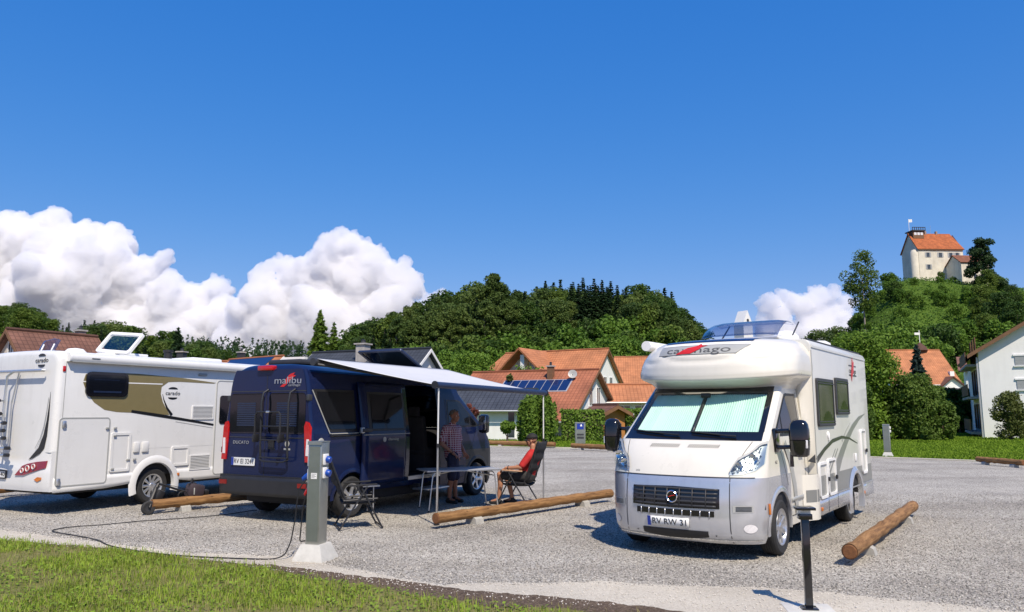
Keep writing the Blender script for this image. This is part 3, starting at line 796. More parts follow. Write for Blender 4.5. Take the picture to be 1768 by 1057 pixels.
b = MB(); b.lathe([(0, .10), (.10, .09), (.17, .05), (.18, .0)], 20, Matrix.Translation((-3.0, .85, 2.79))); b.build('roof_vent', 'white_paint', t)
b = MB(); b.rbox((-4.2, .3, 2.83), (.5, .5, .08), .02); b.build('roof_vent', 'dark_plastic', t)
b = MB(); b.tube([(-.62, -1.06, 2.73), (-4.6, -1.15, 2.76)], .075, 14); b.build('awning_case', 'white_paint', t)
b = MB(); b.box(-5.0, -1.5, 1.0, 1.05, 2.735, 2.80); b.build('roof_rail', 'dark_plastic', t)

# ================================================================== the dark blue camper van
VX, VY, VT = -1.63, 17.196, .504
t = veh_root('camper_van', VX, VY, VT, 'dark blue camper van seen from behind with its awning out and side door open', 'camper van')
VAN = t
build_cab(t, 'van_blue', 'dark_plastic', -1.40, 'black_plastic', 'van_blue', ztop=2.12)
for sd in (1, -1):
    wheel(t, 0, sd * .91, sd, 5, rim='alloy', spoke_w=.07); wheel(t, -4.035, sd * .91, sd, 5, rim='alloy', spoke_w=.07)
ZVW = [.38, .5, .9, 1.35, 1.45, 2.2, 2.40, 2.48, 2.52, 2.54]; VW = [.96, 1.0, 1.02, 1.02, 1.0, .89, .84, .78, .66, .45]
def vw(z): return interp(z, ZVW, VW)
RX = -5.02                                               # rear face
def VP(sd, off=0.0): return lambda x, z: Vector((x, sd * (vw(z) + off), z))
# windscreen of the van
b = MB(); b.patch(linsp(-.93, .93, 30), 1.40, 2.10, 10, FP(.002)); b.build('windscreen', 'window_tint', t, angle=60)
# roof: cab slope and flat high roof
b = MB()
xs = [RX, RX + .03, RX + .10, -4.5, -3.5, -2.5, -1.6, -1.2, -.9, -.62, -.36]
dz = [-.10, -.04, 0, 0.0, .0, 0, 0, -.03, -.10, -.22, -.44]
rows = []
for x, d in zip(xs, dz):
    row = []
    for k in range(25):
        y = -.84 + 1.68 * k / 24
        z = 2.54 - .14 * (abs(y) / .84) ** 5
        sc = 1 - max(0, (x + 1.2)) * .06
        row.append((x - (0.22 * (y / .84) ** 2 * max(0, x + 1.3) if x > -1.3 else 0), y * sc * (1 - (.03 if x < RX + .02 else 0)), z + d))
    rows.append(row)
b.faces([p for r_ in rows for p in r_], [(i * 25 + j, i * 25 + j + 1, i * 25 + 26 + j, i * 25 + 25 + j) for i in range(len(xs) - 1) for j in range(24)])
b.build('roof', 'van_blue', t, angle=60)
OX0, OX1, OZ0, OZ1 = -2.52, -1.44, .56, 2.26            # sliding door opening on the right side
for sd in (1, -1):
    P = VP(sd)
    b = MB(); b.patch(arch_xs(-4.035, .42, RX + .05, -3.0), arch_lo(-4.035, .42, .40), 1.40, 8, P)
    b.patch(linsp(RX + .05, -3.0, 8), 1.40, 2.42, 10, P)
    if sd == -1:
        b.patch(linsp(-3.0, OX0, 3), .40, 1.40, 6, P); b.patch(linsp(-3.0, OX0, 3), 1.40, 2.42, 10, P)
        b.patch(linsp(OX0, OX1, 4), .40, OZ0, 2, P); b.patch(linsp(OX0, OX1, 4), OZ1, 2.42, 4, P); b.patch(linsp(OX1, -1.38, 1), .40, 2.42, 14, P)
    else:
        b.patch(linsp(-3.0, -2.45, 3), .40, 2.42, 14, P); b.patch(linsp(-2.45, -1.5, 4), .40, 1.42, 8, P); b.patch(linsp(-2.45, -1.5, 4), 2.10, 2.42, 4, P); b.patch(linsp(-1.5, -1.38, 1), .40, 2.42, 14, P)
    # slope from the flat side to the cab top
    b.patch(linsp(2.05, 2.42, 5), lambda z: -1.41, lambda z: interp(z, [2.05, 2.12, 2.3, 2.42], [-.55, -.62, -.72, -.95]), 6, lambda z, x: Vector((x, sd * (vw(z) + (cw(z) - vw(z)) * min(1, max(0, (x + 1.4) / .5)) * .9), z)))
    b.build('side_wall', 'van_blue', t, angle=60)
    b = MB(); b.patch([RX + .05 - .05 * math.sin(a) for a in linsp(0, math.pi / 2, 5)], .40, 2.44, 16, lambda x, z: Vector((x, sd * (vw(z) - .05 * (1 - math.sqrt(max(0, 1 - ((RX + .05 - x) / .05) ** 2)))), z))); b.build('corner_pillar', 'van_blue', t, angle=60)
    n = 18; V = []
    for k in range(n + 1):
        a = math.pi * (-.02 + 1.04 * k / n)
        for r_, o in ((.40, -.04), (.41, .014), (.45, .016), (.48, .002)): V.append((-4.035 + r_ * math.cos(a), sd * (vw(max(.4, .34 + r_ * math.sin(a))) + o), .34 + r_ * math.sin(a)))
    b = MB(); b.faces(V, [(k * 4 + j, k * 4 + j + 1, k * 4 + 5 + j, k * 4 + 4 + j) for k in range(n) for j in range(3)]); b.build('wheel_arch', 'van_blue', t)
    # quarter window
    zq = lambda x: max(1.42, 1.42 + (-4.62 - x) * 2.15)
    b = MB(); b.patch(linsp(-4.92, -3.93, 14), lambda x: zq(x), 2.12, 6, VP(sd, .004)); b.build('window_seal', 'black_plastic', t, angle=60)
    b = MB(); b.patch(linsp(-4.84, -3.97, 14), lambda x: zq(x) + .05, 2.08, 6, VP(sd, .009)); b.build('window', 'window_tint', t, angle=60)
    b = MB(); pts = [VP(sd, .012)(x, zq(x) - .025) for x in linsp(-4.95, -3.92, 22)]; b.tube(pts, .010, 6); b.build('window_trim', 'lightgrey_decal', t)
# rear face
b = MB(); b.patch(linsp(.42, 2.45, 26), lambda z: -vw(z) + .05, lambda z: vw(z) - .05, 12, lambda z, y: Vector((RX - .02 * (1 - (y / 1.0) ** 2), y, z))); b.build('rear_door', 'van_blue', t, angle=60)
def RP(off): return lambda y, z: Vector((RX - .02 * (1 - y * y) - off, y, z))
rfn = lambda o: (lambda u, v, w_: RP(o + w_)(u, v))
b = MB(); b.patch([-.006, .006], .62, 2.36, 12, RP(.003)); b.build('door_seam', 'interior', t)
b = MB(); b.patch(linsp(-.86, .86, 10), 2.085, 2.10, 1, RP(.004)); b.patch(linsp(-.95, .95, 10), 1.33, 1.342, 1, RP(.006)); b.build('door_crease', 'dark_plastic', t)
for y0, y1 in ((-.86, -.06), (.06, .86)):
    b = MB(); b.prism(roundrect(y0, y1, 1.40, 2.06, .08), rfn(.002), .006); o = b.build('rear_window', 'window_tint', t)
    for k in range(11):
        b = MB(); b.patch([y0 + .18, y1 - .18], 1.52 + k * .036, 1.545 + k * .036, 1, RP(.0095)); b.build('blind_slat', 'blind_dark', o)
for sg in (1, -1):
    # tail lights
    tl = [(.90, .96), (1.005, .96), (1.01, 1.50), (.985, 1.58), (.93, 1.60), (.885, 1.52)]
    b = MB(); b.prism([(sg * y, z) for y, z in tl], lambda u, v, w_: Vector((RX + .055 - w_, u * (vw(v) / 1.02), v)), .085); o = b.build('tail_light', 'tail_red', t)
    b = MB(); b.prism([(sg * y, z) for y, z in ((.915, 1.06), (.975, 1.06), (.975, 1.32), (.925, 1.32))], lambda u, v, w_: Vector((RX - .030 - w_, u, v)), .006); b.build('reverse_lamp', 'tail_clear', o)
    for z in (1.12, 1.98):
        b = MB(); b.rbox((RX + .02, sg * (vw(z) - .02), z), (.09, .06, .10), .012); b.build('hinge', 'dark_plastic', t)
    b = MB(); b.prism([(sg * y, z) for y, z in ((.80, .56), (.98, .56), (.98, .63), (.80, .63))], lambda u, v, w_: Vector((RX - .06 - w_, u, v)), .015); b.build('reflector', 'dark_red', t)
b = MB(); b.patch(linsp(-1.0, 1.0, 24), .40, .70, 5, lambda y, z: Vector((RX - .09 + .05 * abs(y) ** 4 + .03 * (z - .55) ** 2, y, z))); 
for sg in (1, -1): b.patch(linsp(RX - .04, RX + .40, 4), .40, .70, 3, lambda x, z: Vector((x, sg * 1.0, z)))
b.build('rear_bumper', 'black_plastic', t, angle=60, thick=.02)
b = MB(); b.box(RX - .05, RX + .10, -.98, .98, .69, .72); b.build('bumper_top', 'black_plastic', t)
b = MB(); b.rbox((RX - .02, 0.02, 2.475), (.12, .34, .085), .02); b.build('brake_light', 'tail_red', t)
b = MB(); b.prism(roundrect(.20, .76, .87, 1.0, .01), rfn(.012), .008); pl = b.build('plate', 'plate_white', t)
b = MB(); b.prism([(.70, .872), (.758, .872), (.758, .998), (.70, .998)], rfn(.0205), .002); b.build('plate_band', 'eu_blue', pl)
text_part('plate_text', 'RV EI 3241', .11, lambda u, v, w_: RP(.0215 + w_)(.455 - u, .935 + v), 'black_decal', pl, width=.45, extrude=.001)
text_part('model_text', 'DUCATO', .075, lambda u, v, w_: RP(.006 + w_)(.56 - u, 1.245 + v), 'logo_silver', t, width=.38)
lg = text_part('logo_text', 'malibu', .16, lambda u, v, w_: RP(.008 + w_)(-.46 - u, 2.26 + v), 'logo_silver', t, width=.58)
text_part('logo_subtext', 'carthago', .06, lambda u, v, w_: RP(.008 + w_)(-.60 - u, 2.185 + v), 'logo_silver', lg, width=.26)
b = MB(); b.prism([(-u - .46, v + 2.26) for u, v in ((-.17, -.10), (-.06, -.03), (-.05, .02), (.02, .09), (.06, .11), (.15, .13), (.11, .09), (.17, .08), (.08, .03), (-.02, -.06), (-.08, -.10))], rfn(.003), .003)
bmesh.ops.triangulate(b.b, faces=[f for f in b.b.faces if len(f.verts) > 4]); b.build('logo_mark', 'logo_red', lg, smooth=False)
b = MB(); b.prism(roundrect(-.10, -.22, 1.15, 1.30, .03), rfn(.006), .02); b.build('door_handle', 'black_plastic', t)
b = MB(); b.lathe([(0, .006), (.05, .006), (.05, 0)], 18, Matrix.Translation((RX - .02, -.50, 1.24)) @ Matrix.Rotation(R(-90), 4, 'Y')); o = b.build('sticker', 'lightgrey_decal', t)
b = MB(); b.prism([(-.57, 1.14), (-.43, 1.14), (-.43, 1.17), (-.57, 1.17)], rfn(.006), .002); b.build('sticker_text', 'lightgrey_decal', t)
# bicycle carrier on the right rear door
b = MB(); x = RX
for y in (.0, -.60):
    b.tube([(x - .02, y - .03, 2.12), (x - .10, y, 2.06), (x - .13, y, 1.9), (x - .12, y, 1.2), (x - .10, y, .98)], .017, 8)
for z in (1.02, 1.52, 1.30): b.tube([(x - .12, .02, z), (x - .12, -.62, z)], .012, 8)
b.tube([(x - .12, 0, .99), (x - .12, -.06, .96), (x - .12, -.52, .96), (x - .12, -.60, .99)], .015, 8)
cr = b.build('bike_carrier', 'chair_frame', t)
b = MB(); b.tube([(x - .19, .06, 1.28), (x - .19, .06, 1.70), (x - .19, .02, 1.75), (x - .19, -.46, 1.75), (x - .19, -.50, 1.70), (x - .19, -.50, 1.28)], .015, 8); b.build('carrier_hoop', 'chair_frame', cr)
for y in (.06, -.50):
    b = MB(); b.rbox((x - .17, y, 1.33), (.12, .05, .13), .015); b.build('carrier_clamp', 'black_plastic', cr)
b = MB(); b.rbox((x - .19, -.22, 1.752), (.034, .08, .034), .008); b.build('carrier_tag', 'aluminium', cr)
# right side: fuel flap, sliding door pushed back, rails
b = MB(); b.lathe([(0, .012), (.055, .012), (.07, .006), (.075, 0)], 20, Matrix.Translation((-4.82, -vw(1.30), 1.26)) @ Matrix.Rotation(R(90), 4, 'X')); o = b.build('air_valve', 'lightgrey_decal', t)
b = MB(); b.rbox((-4.82, -vw(1.26) - .014, 1.26), (.02, .008, .07), .003, 1, Matrix.Rotation(.5, 3, 'Y')); b.build('valve_slot', 'black_plastic', o)
DO = .085
b = MB(); b.patch(linsp(-3.88, -2.56, 8), .50, 2.27, 18, VP(-1, DO)); dr = b.build('sliding_door', 'van_blue', t, angle=60, thick=.05)
b = MB(); b.patch(linsp(-3.70, -2.66, 8), 1.42, 2.10, 8, VP(-1, DO + .004)); b.build('door_window_seal', 'black_plastic', dr, angle=60)
b = MB(); b.patch(linsp(-3.62, -2.72, 8), 1.46, 2.06, 8, VP(-1, DO + .010)); b.build('door_window', 'window_tint', dr, angle=60)
b = MB(); b.tube([VP(-1, DO + .012)(xx, 1.36) for xx in linsp(-3.87, -2.57, 6)], .008, 6); b.build('door_trim', 'lightgrey_decal', dr)
b = MB(); b.rbox((-3.80, -vw(1.42) - DO - .02, 1.44), (.26, .05, .06), .012); b.build('latch', 'dark_plastic', dr)
b = MB(); b.rbox((-3.90, -vw(1.42) - DO, 1.44), (.08, .06, .10), .012); b.build('catch', 'aluminium', dr)
text_part('model_text', 'charming', .07, lambda u, v, w_: Vector((-3.05 + u, -vw(1.27) - DO - .003 - w_, 1.27 + v)), 'lightgrey_decal', dr, width=.30)
b = MB(); b.lathe([(0, .004), (.045, .004), (.045, 0)], 18, Matrix.Translation((-3.30, -vw(1.27) - DO, 1.27)) @ Matrix.Rotation(R(90), 4, 'X')); b.build('badge', 'lightgrey_decal', dr)
b = MB(); b.tube([VP(-1, .02)(xx, 1.36) for xx in linsp(RX + .4, OX0, 8)], .016, 6); b.build('door_rail', 'black_plastic', t)
for xa in (OX0 - .03, OX1 - .015):
    b = MB(); b.patch([xa, xa + .045], OZ0, OZ1, 8, VP(-1, .004)); b.build('door_frame', 'black_plastic', t)
b = MB(); b.box(OX0 - .02, OX1 + .02, -1.02, -.93, .50, .565); b.build('door_sill', 'aluminium', t)
b = MB(); b.rbox((-1.98, -1.20, .33), (.72, .36, .035), .01); o = b.build('entry_step', 'aluminium', t)
b = MB(); b.box(-2.25, -2.2, -1.1, -.8, .33, .42); b.box(-1.76, -1.71, -1.1, -.8, .33, .42); b.build('step_bracket', 'dark_plastic', o)
# interior seen through the door
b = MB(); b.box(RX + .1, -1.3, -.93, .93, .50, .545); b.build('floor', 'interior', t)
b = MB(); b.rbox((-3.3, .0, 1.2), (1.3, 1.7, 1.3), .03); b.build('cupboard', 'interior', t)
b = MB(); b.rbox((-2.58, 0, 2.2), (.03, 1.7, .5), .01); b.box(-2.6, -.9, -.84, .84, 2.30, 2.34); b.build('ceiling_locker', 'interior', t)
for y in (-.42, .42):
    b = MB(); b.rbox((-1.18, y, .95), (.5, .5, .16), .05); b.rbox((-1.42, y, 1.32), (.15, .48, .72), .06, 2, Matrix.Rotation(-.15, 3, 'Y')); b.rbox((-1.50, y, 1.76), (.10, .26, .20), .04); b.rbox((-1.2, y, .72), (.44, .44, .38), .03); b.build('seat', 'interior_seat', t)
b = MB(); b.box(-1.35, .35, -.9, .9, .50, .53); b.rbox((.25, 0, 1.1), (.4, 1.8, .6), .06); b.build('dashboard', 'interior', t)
b = MB(); Ms = Matrix.Translation((-.15, .42, 1.28)) @ Matrix.Rotation(R(60), 4, 'Y')
b.tube([Ms @ Vector((.19 * math.cos(a), .19 * math.sin(a), 0)) for a in linsp(0, 2 * math.pi, 24)], .015, 6); b.build('steering_wheel', 'black_plastic', t)
b = MB(); b.patch(linsp(-2.46, -1.49, 4), 1.41, 2.11, 4, VP(1, .002)); b.build('window', 'glass_clear', t)
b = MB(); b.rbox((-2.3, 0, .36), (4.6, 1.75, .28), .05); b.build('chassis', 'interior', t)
b = MB(); b.rbox((.03, -1.16, 1.50), (.16, .22, .40), .06); o = b.build('mirror', 'black_gloss', t)
b = MB(); b.rbox((-.055, -1.16, 1.52), (.012, .17, .30), .003); b.build('mirror_glass', 'chrome', o)
b = MB(); b.rbox((.04, 1.16, 1.50), (.16, .22, .40), .06); b.build('mirror', 'black_gloss', t)
b = MB(); b.patch([-v for v in linsp(.70, .985, 10)], lambda y: 1.03, lambda y: 1.22, 5, FPY(.006)); b.build('headlight', 'tail_clear', t, angle=60)
# roof: opened dark hatch and cover
b = MB(); b.rbox((-2.0, -.15, 2.585), (.75, .90, .07), .02); o = b.build('roof_hatch', 'white_paint', t)
HM = Matrix.Translation((-1.55, -.05, 2.62)) @ Matrix.Rotation(R(24), 4, 'Y')
b = MB(); ring_prism(b, roundrect(-.80, .0, -.60, .50, .05), roundrect(-.74, -.05, -.54, .44, .04), lambda u, v, w_: HM @ Vector((u, v, w_)), .035); b.build('hatch_frame', 'awning_dark', o)
b = MB(); b.prism(roundrect(-.75, -.04, -.55, .45, .03), lambda u, v, w_: HM @ Vector((u, v, .012 + w_)), .008); b.build('hatch_pane', 'glass_dark', o)
b = MB(); b.rbox((-4.3, 0.05, 2.60), (.7, .75, .09), .03); b.build('roof_vent', 'dark_plastic', t)
# ---- awning: its case, cloth, front rail and two poles
aw = empty('awning', (VX, VY, 0), math.pi / 2 - VT, 'white awning stretched from the dark blue van on two slim poles', 'awning')
A0, A1 = Vector((-4.90, -.93, 2.555)), Vector((-1.25, -.93, 2.555))
B0, B1 = Vector((-4.42, -2.98, 2.165)), Vector((-.72, -2.98, 2.125))
A0.x, A1.x = -4.92, -1.10
b = MB(); b.tube([A0 + Vector((-.06, 0.0, 0)), A1 + Vector((.05, 0, 0))], .065, 12); b.build('case', 'dark_plastic', aw)
b = MB()
b.patch(linsp(0, 1, 24), 0, 1, 14, lambda u, v: (A0.lerp(A1, u)).lerp(B0.lerp(B1, u), v) + Vector((0, -.03 * (1 - v), .055 * (1 - v) - .05 * math.sin(math.pi * v) * (.4 + .6 * math.sin(math.pi * u)) + .004 * math.sin(u * 60) * math.sin(math.pi * v))))
b.build('cloth', 'awning_cloth', aw, angle=80, thick=.004)
b = MB(); d = (B1 - B0).normalized()
b.tube([B0 - d * .06, B1 + d * .06], .05, 12); b.build('front_rail', 'awning_dark', aw)
b = MB(); b.tube([B0 - d * .075, B0 - d * .055], .06, 12); b.tube([B1 + d * .055, B1 + d * .075], .06, 12); b.build('end_cap', 'black_plastic', aw)
for p, q in ((B0, A0), (B1, A1)):                         # folding arms under the cloth
    el = (p + q) / 2 + Vector((.9 if p is B0 else -.9, 0, -.06))
    b = MB(); b.tube([q + Vector((0, -.05, -.04)), el], .022, 8); b.tube([el, p + Vector((.1 if p is B0 else -.1, .02, -.03))], .02, 8); b.build('arm', 'dark_plastic', aw)
for p, foot in ((B0, Vector((-4.05, -2.75, 0))), (B1, Vector((-.55, -2.87, 0)))):
    top = p + Vector((.04 if p is B0 else -.04, 0, -.04)); mid = top.lerp(foot, .42)
    b = MB(); b.tube([top, mid], .013, 8); o = b.build('pole', 'white_paint', aw)
    b = MB(); b.tube([mid, foot + Vector((0, 0, .02))], .017, 8); b.build('pole_tube', 'aluminium', o)
    b = MB(); b.tube([mid + Vector((0, 0, .03)), mid - Vector((0, 0, .03))], .024, 8); b.rbox(foot + Vector((0, 0, .012)), (.09, .06, .024), .006); b.build('pole_clamp', 'black_plastic', o)

# ================================================================== the white motorhome on the left (seen from behind)
LXF = 4.1                                                # rear axle to front axle (hidden behind the van)
t = veh_root('motorhome', -7.939, 15.667, .478, 'white motorhome with gold side stripe and rear bicycle rack at the left edge', 'motorhome')
HW, X0, X1 = 1.15, -2.06, 3.6
b = body_shell(X0, X1, HW, 1.06, 2.82, .16, nose=.10, tail=.10); b.build('body', 'mh_white', t, angle=50)
for sd in (-1, 1):
    P = lambda x, z, o=0: Vector((x, sd * (HW - .002 + o), z))
    xs = arch_xs(0, .43, X0 + .06, X1)
    b = MB(); b.patch(xs, arch_lo(0, .43, .60), 1.062, 3, P); b.build('lower_panel', 'mh_white', t)
    b = MB(); b.patch(xs, arch_lo(0, .44, .38), lambda x: max(.62, arch_lo(0, .44, .38)(x) + .001), 3, lambda x, z: P(x, z, .010)); b.build('skirt', 'mh_white', t, thick=.015)
    n = 20; V = []
    for k in range(n + 1):
        a = math.pi * (-.10 + 1.20 * k / n)
        for r_, o in ((.42, -.05), (.425, .030), (.50, .036), (.56, .002)): V.append((r_ * math.cos(a), sd * (HW + o), .36 + r_ * math.sin(a)))
    b = MB(); b.faces(V, [(k * 4 + j, k * 4 + j + 1, k * 4 + 5 + j, k * 4 + 4 + j) for k in range(n) for j in range(3)]); b.build('wheel_arch', 'mh_white', t)
    wheel(t, 0, sd * 1.0, sd, 10, spoke_w=.05); wheel(t, LXF, sd * .91, sd, 10, spoke_w=.05)
# cab at the far end
b = MB(); b.patch(sin_sp(30), .25, 2.1, 24, lambda s, z: FP()(s, z) + Vector((LXF, 0, 0))); 
for sd in (-1, 1): b.patch(linsp(.35, 2.1, 16), lambda z: interp(z, ZE, XE), lambda z: -.6, 5, lambda z, x: Vector((x + LXF, sd * cw(z), z)))
b.build('cab', 'mh_white', t, angle=60)
b = MB(); b.patch(linsp(-.93, .93, 20), 1.42, 2.07, 8, lambda s, z: FP(.005)(s, z) + Vector((LXF, 0, 0))); b.build('windscreen', 'window_tint', t)
b = MB(); b.rbox((LXF - .55, 0, 2.42), (1.1, 2.1, .66), .22, 5); b.build('overcab', 'mh_white', t)
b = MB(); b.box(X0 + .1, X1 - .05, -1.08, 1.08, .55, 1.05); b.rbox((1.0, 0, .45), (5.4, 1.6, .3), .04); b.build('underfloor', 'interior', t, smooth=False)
# rear wall: moulded lower valance, light clusters, corner fins
b = MB(); b.patch(linsp(.40, 1.08, 14), lambda z: -HW, lambda z: HW, 20, lambda z, y: Vector((X0 - .015 - .035 * math.exp(-((z - .62) / .22) ** 4) + .05 * (abs(y) / HW) ** 6, y, z)))
for sd in (-1, 1): b.patch(linsp(X0 + .0, X0 + .10, 3), .40, 1.08, 8, lambda x, z: Vector((x, sd * HW, z)))
b.build('rear_valance', 'mh_white', t, angle=60)
RPL = lambda o: (lambda u, v, w_: Vector((X0 - .004 - o - w_ + .05 * (abs(u) / HW) ** 6 - .035 * math.exp(-((v - .62) / .22) ** 4) * (1 if v < 1.07 else 0), u, v)))
for sg in (-1, 1):
    b = MB(); b.prism([(sg * y, z) for y, z in ((.25, .655), (.50, .665), (.78, .74), (1.04, .80), (1.04, .92), (.80, .90), (.55, .86), (.42, .82))], RPL(.012), .02)
    bmesh.ops.triangulate(b.b, faces=[f for f in b.b.faces if len(f.verts) > 4]); o = b.build('tail_light', 'dark_red', t)
    for yy, zz, r_ in ((.46, .745, .044), (.60, .785, .052), (.75, .82, .046)):
        b = MB(); b.lathe([(r_, 0), (r_, .018), (r_ * .84, .018), (r_ * .84, 0)], 20, Matrix.Translation(RPL(.03)(sg * yy, zz, 0)) @ Matrix.Rotation(R(-90), 4, 'Y'), close=True); b.build('lamp_ring', 'tail_clear', o)
        b = MB(); b.lathe([(0, .010), (r_ * .55, .008), (r_ * .6, 0)], 16, Matrix.Translation(RPL(.03)(sg * yy, zz, 0)) @ Matrix.Rotation(R(-90), 4, 'Y')); b.build('lamp', 'tail_red', o)
    b = MB(); b.prism([(sg * y, z) for y, z in ((.80, .60), (.88, .565), (.97, .60), (.97, .64), (.88, .645))], RPL(.014), .012); b.build('reflector', 'amber', t)
    b = MB(); b.prism([(sg * y, z) for y, z in ((.99, 2.10), (.975, 1.85), (.95, 1.60), (.90, 1.36), (.80, 1.14), (.55, .93), (.66, .96), (.84, 1.04), (.94, 1.14), (.985, 1.35), (1.0, 1.7))], RPL(.022), .004)
    bmesh.ops.triangulate(b.b, faces=[f for f in b.b.faces if len(f.verts) > 4]); b.build('fin_stripe', 'black_decal', t, smooth=False)
    b = MB(); b.prism([(sg * y, z) for y, z in strip([(.955, 2.0), (.93, 1.75), (.89, 1.5), (.82, 1.30), (.70, 1.12)], [.006, .012, .014, .014, .008])], RPL(.022), .004); bmesh.ops.triangulate(b.b, faces=[f for f in b.b.faces if len(f.verts) > 4]); b.build('fin_stripe', 'lightgrey_decal', t, smooth=False)
    b = MB(); b.rbox((X0 + .10, sg * (HW + .004), 2.50), (.05, .03, .10), .012); b.build('marker_light', 'tail_red', t)
    b = MB(); b.patch([X0 + .13, X0 + .142], .45, 2.66, 6, lambda x, z: Vector((x, sg * (HW + .002), z))); b.build('corner_seam', 'lightgrey_decal', t)
lg = text_part('logo_text', 'carado', .115, lambda u, v, w_: RPL(.006)(-.66 - u, 2.655 + v, w_), 'black_decal', t, width=.36)
for zz, q in ((.10, 1), (-.10, -1)):
    b = MB(); b.prism([(-.66 + .10 * math.cos(a), 2.655 + zz * .75 + q * .045 * math.sin(a)) for a in linsp(0, math.pi, 10)], RPL(.006), .003); b.build('logo_mark', 'black_decal', lg)
b = MB(); b.prism([(.02, .60), (.52, .60), (.52, .72), (.02, .72)], RPL(.02), .01); pl = b.build('plate', 'plate_white', t)
text_part('plate_text', 'F 40', .105, lambda u, v, w_: RPL(.031)(.16 - u, .66 + v, w_), 'black_decal', pl, width=.22)
b = MB(); ring_prism(b, roundrect(.0, .54, .585, .735, .02), roundrect(.025, .515, .605, .715, .01), RPL(.018), .02); b.build('plate_frame', 'black_plastic', pl)
# bicycle rack
b = MB(); xr = X0 - .10
b.tube([(xr + .03, -.88, 2.47), (xr, -.86, 2.47), (xr, .86, 2.47), (xr + .03, .88, 2.47)], .026, 10); rk = b.build('rack_rail', 'aluminium', t)
b = MB()
for y in (.10, .62):
    b.tube([(xr, y - .12 if y < .4 else y, 2.47), (xr - .04, y, 2.38), (xr - .05, y, 2.0), (xr - .05, y, 1.0)], .022, 8)
b.tube([(xr + .06, -.08, 2.46), (xr + .05, -.02, 2.2), (xr + .03, .02, 1.9), (xr + .03, .02, 1.1)], .014, 8); b.build('rack_frame', 'aluminium', rk)
for z, y, l in ((1.95, .12, .25), (1.72, .04, .45), (1.56, -.12, .45), (1.43, -.10, .5), (1.30, -.14, .5)):
    b = MB(); b.tube([(xr - .06, .62, z), (xr - .08, .12, z), (xr - .16, y - .02, z)], .016, 8); o = b.build('rack_arm', 'aluminium', rk)
    b = MB(); b.tube([(xr - .15, y + .03, z), (xr - .19, y - .10, z)], .034, 10); b.build('arm_grip', 'black_plastic', o)
for z in (1.02, 1.14):
    b = MB(); b.tube([(xr - .10, .62, z), (xr - .12, -.08, z - .02), (xr - .14, -.24, z - .01)], .024, 8); o = b.build('rack_tray', 'aluminium', rk)
    b = MB(); b.rbox((xr - .14, -.26, z - .01), (.06, .12, .06), .015); b.build('tray_end', 'black_plastic', o)
# right side wall: window, hatches, grilles, graphics
SY, SD = -HW, -1
gold_top = [(-1.60, 2.30), (-1.55, 2.43), (-1.42, 2.475), (-.5, 2.475), (.5, 2.43), (1.35, 2.36)]
side_poly(t, 'gold_stripe', band(gold_top, [(-1.60, 2.24), (-1.50, 2.0), (-1.30, 1.82), (-1.0, 1.745), (-.3, 1.72), (.24, 1.70)][:6]) if False else
          [(-1.60, 2.28), (-1.56, 2.42), (-1.44, 2.475), (-.5, 2.475), (.5, 2.435), (1.36, 2.365), (1.30, 2.345), (.45, 2.355), (.18, 2.34), (.03, 2.24), (.02, 2.10), (.08, 1.94), (.25, 1.69), (-.3, 1.725), (-.9, 1.75), (-1.15, 1.79), (-1.36, 1.92), (-1.52, 2.10)], SY, SD, .003, 'gold_decal')
side_poly(t, 'white_line', [(-1.60, 2.30), (.05, 2.305), (.04, 2.285), (-1.60, 2.28)], SY - .003, SD, .002, 'white_paint')
side_poly(t, 'black_stripe', strip([(-.60, 1.765), (0, 1.685), (.7, 1.585), (1.35, 1.485)], [.05, .06, .05, .04]), SY, SD, .005, 'black_decal')
side_poly(t, 'black_stripe', strip([(.06, 2.10), (.10, 1.98), (.18, 1.83), (.30, 1.69)], [.005, .02, .04, .06]), SY, SD, .006, 'black_decal')
side_poly(t, 'grey_line', strip([(.40, 1.56), (1.0, 1.47), (1.34, 1.42)], [.012, .012, .012]), SY, SD, .003, 'lightgrey_decal')
lg = text_part('logo_text', 'carado', .11, lambda u, v, w_: Vector((.30 + u, SY - .003 - w_, 2.12 + v)), 'black_decal', t, width=.34)
for zz, q in ((.10, 1), (-.10, -1)):
    b = MB(); b.prism([(.30 + .11 * math.cos(a), 2.12 + zz * .8 + q * .045 * math.sin(a)) for a in linsp(0, math.pi, 10)], lambda u, v, w_: Vector((u, SY - w_, v)), .003); b.build('logo_mark', 'black_decal', lg)
o = side_ring(t, 'window', SY, SD, -1.55, -.72, 2.03, 2.47, .09, .05, .03, 'black_gloss')
b = MB(); b.prism(roundrect(-1.53, -.74, 2.05, 2.45, .08), lambda u, v, w_: Vector((u, SY - .010 - w_, v)), .012); b.build('pane', 'window_tint', o)
b = MB(); b.box(-1.40, -.90, SY - .024, SY - .0235, 2.33, 2.335); b.box(-1.40, -.85, SY - .024, SY - .0235, 2.10, 2.13); b.build('blind_edge', 'blind_dark', o)
side_ring(t, 'garage_door', SY, SD, -1.98, -1.02, .47, 1.655, .07, .022, .014, 'lightgrey_decal', 'mh_white', .010)
for x, z in ((-1.90, 1.54), (-1.93, .56)):
    b = MB(); b.rbox((x, SY - .03, z), (.07, .04, .12), .018); b.build('door_lock', 'aluminium', t)
side_ring(t, 'hatch', SY, SD, -.98, -.575, .66, 1.37, .03, .045, .022, 'mh_white', 'mh_white', .008)
side_ring(t, 'hatch', SY, SD, .34, .76, .69, 1.07, .03, .045, .022, 'mh_white', 'mh_white', .008)
for x, z in ((-.92, 1.32), (-.93, .72), (-.62, .87), (-.48, .87), (-1.08, 1.46), (-.92, 1.46)):
    b = MB(); b.rbox((x, SY - .026, z), (.06, .03, .035), .008); b.build('latch', 'lightgrey_decal', t)
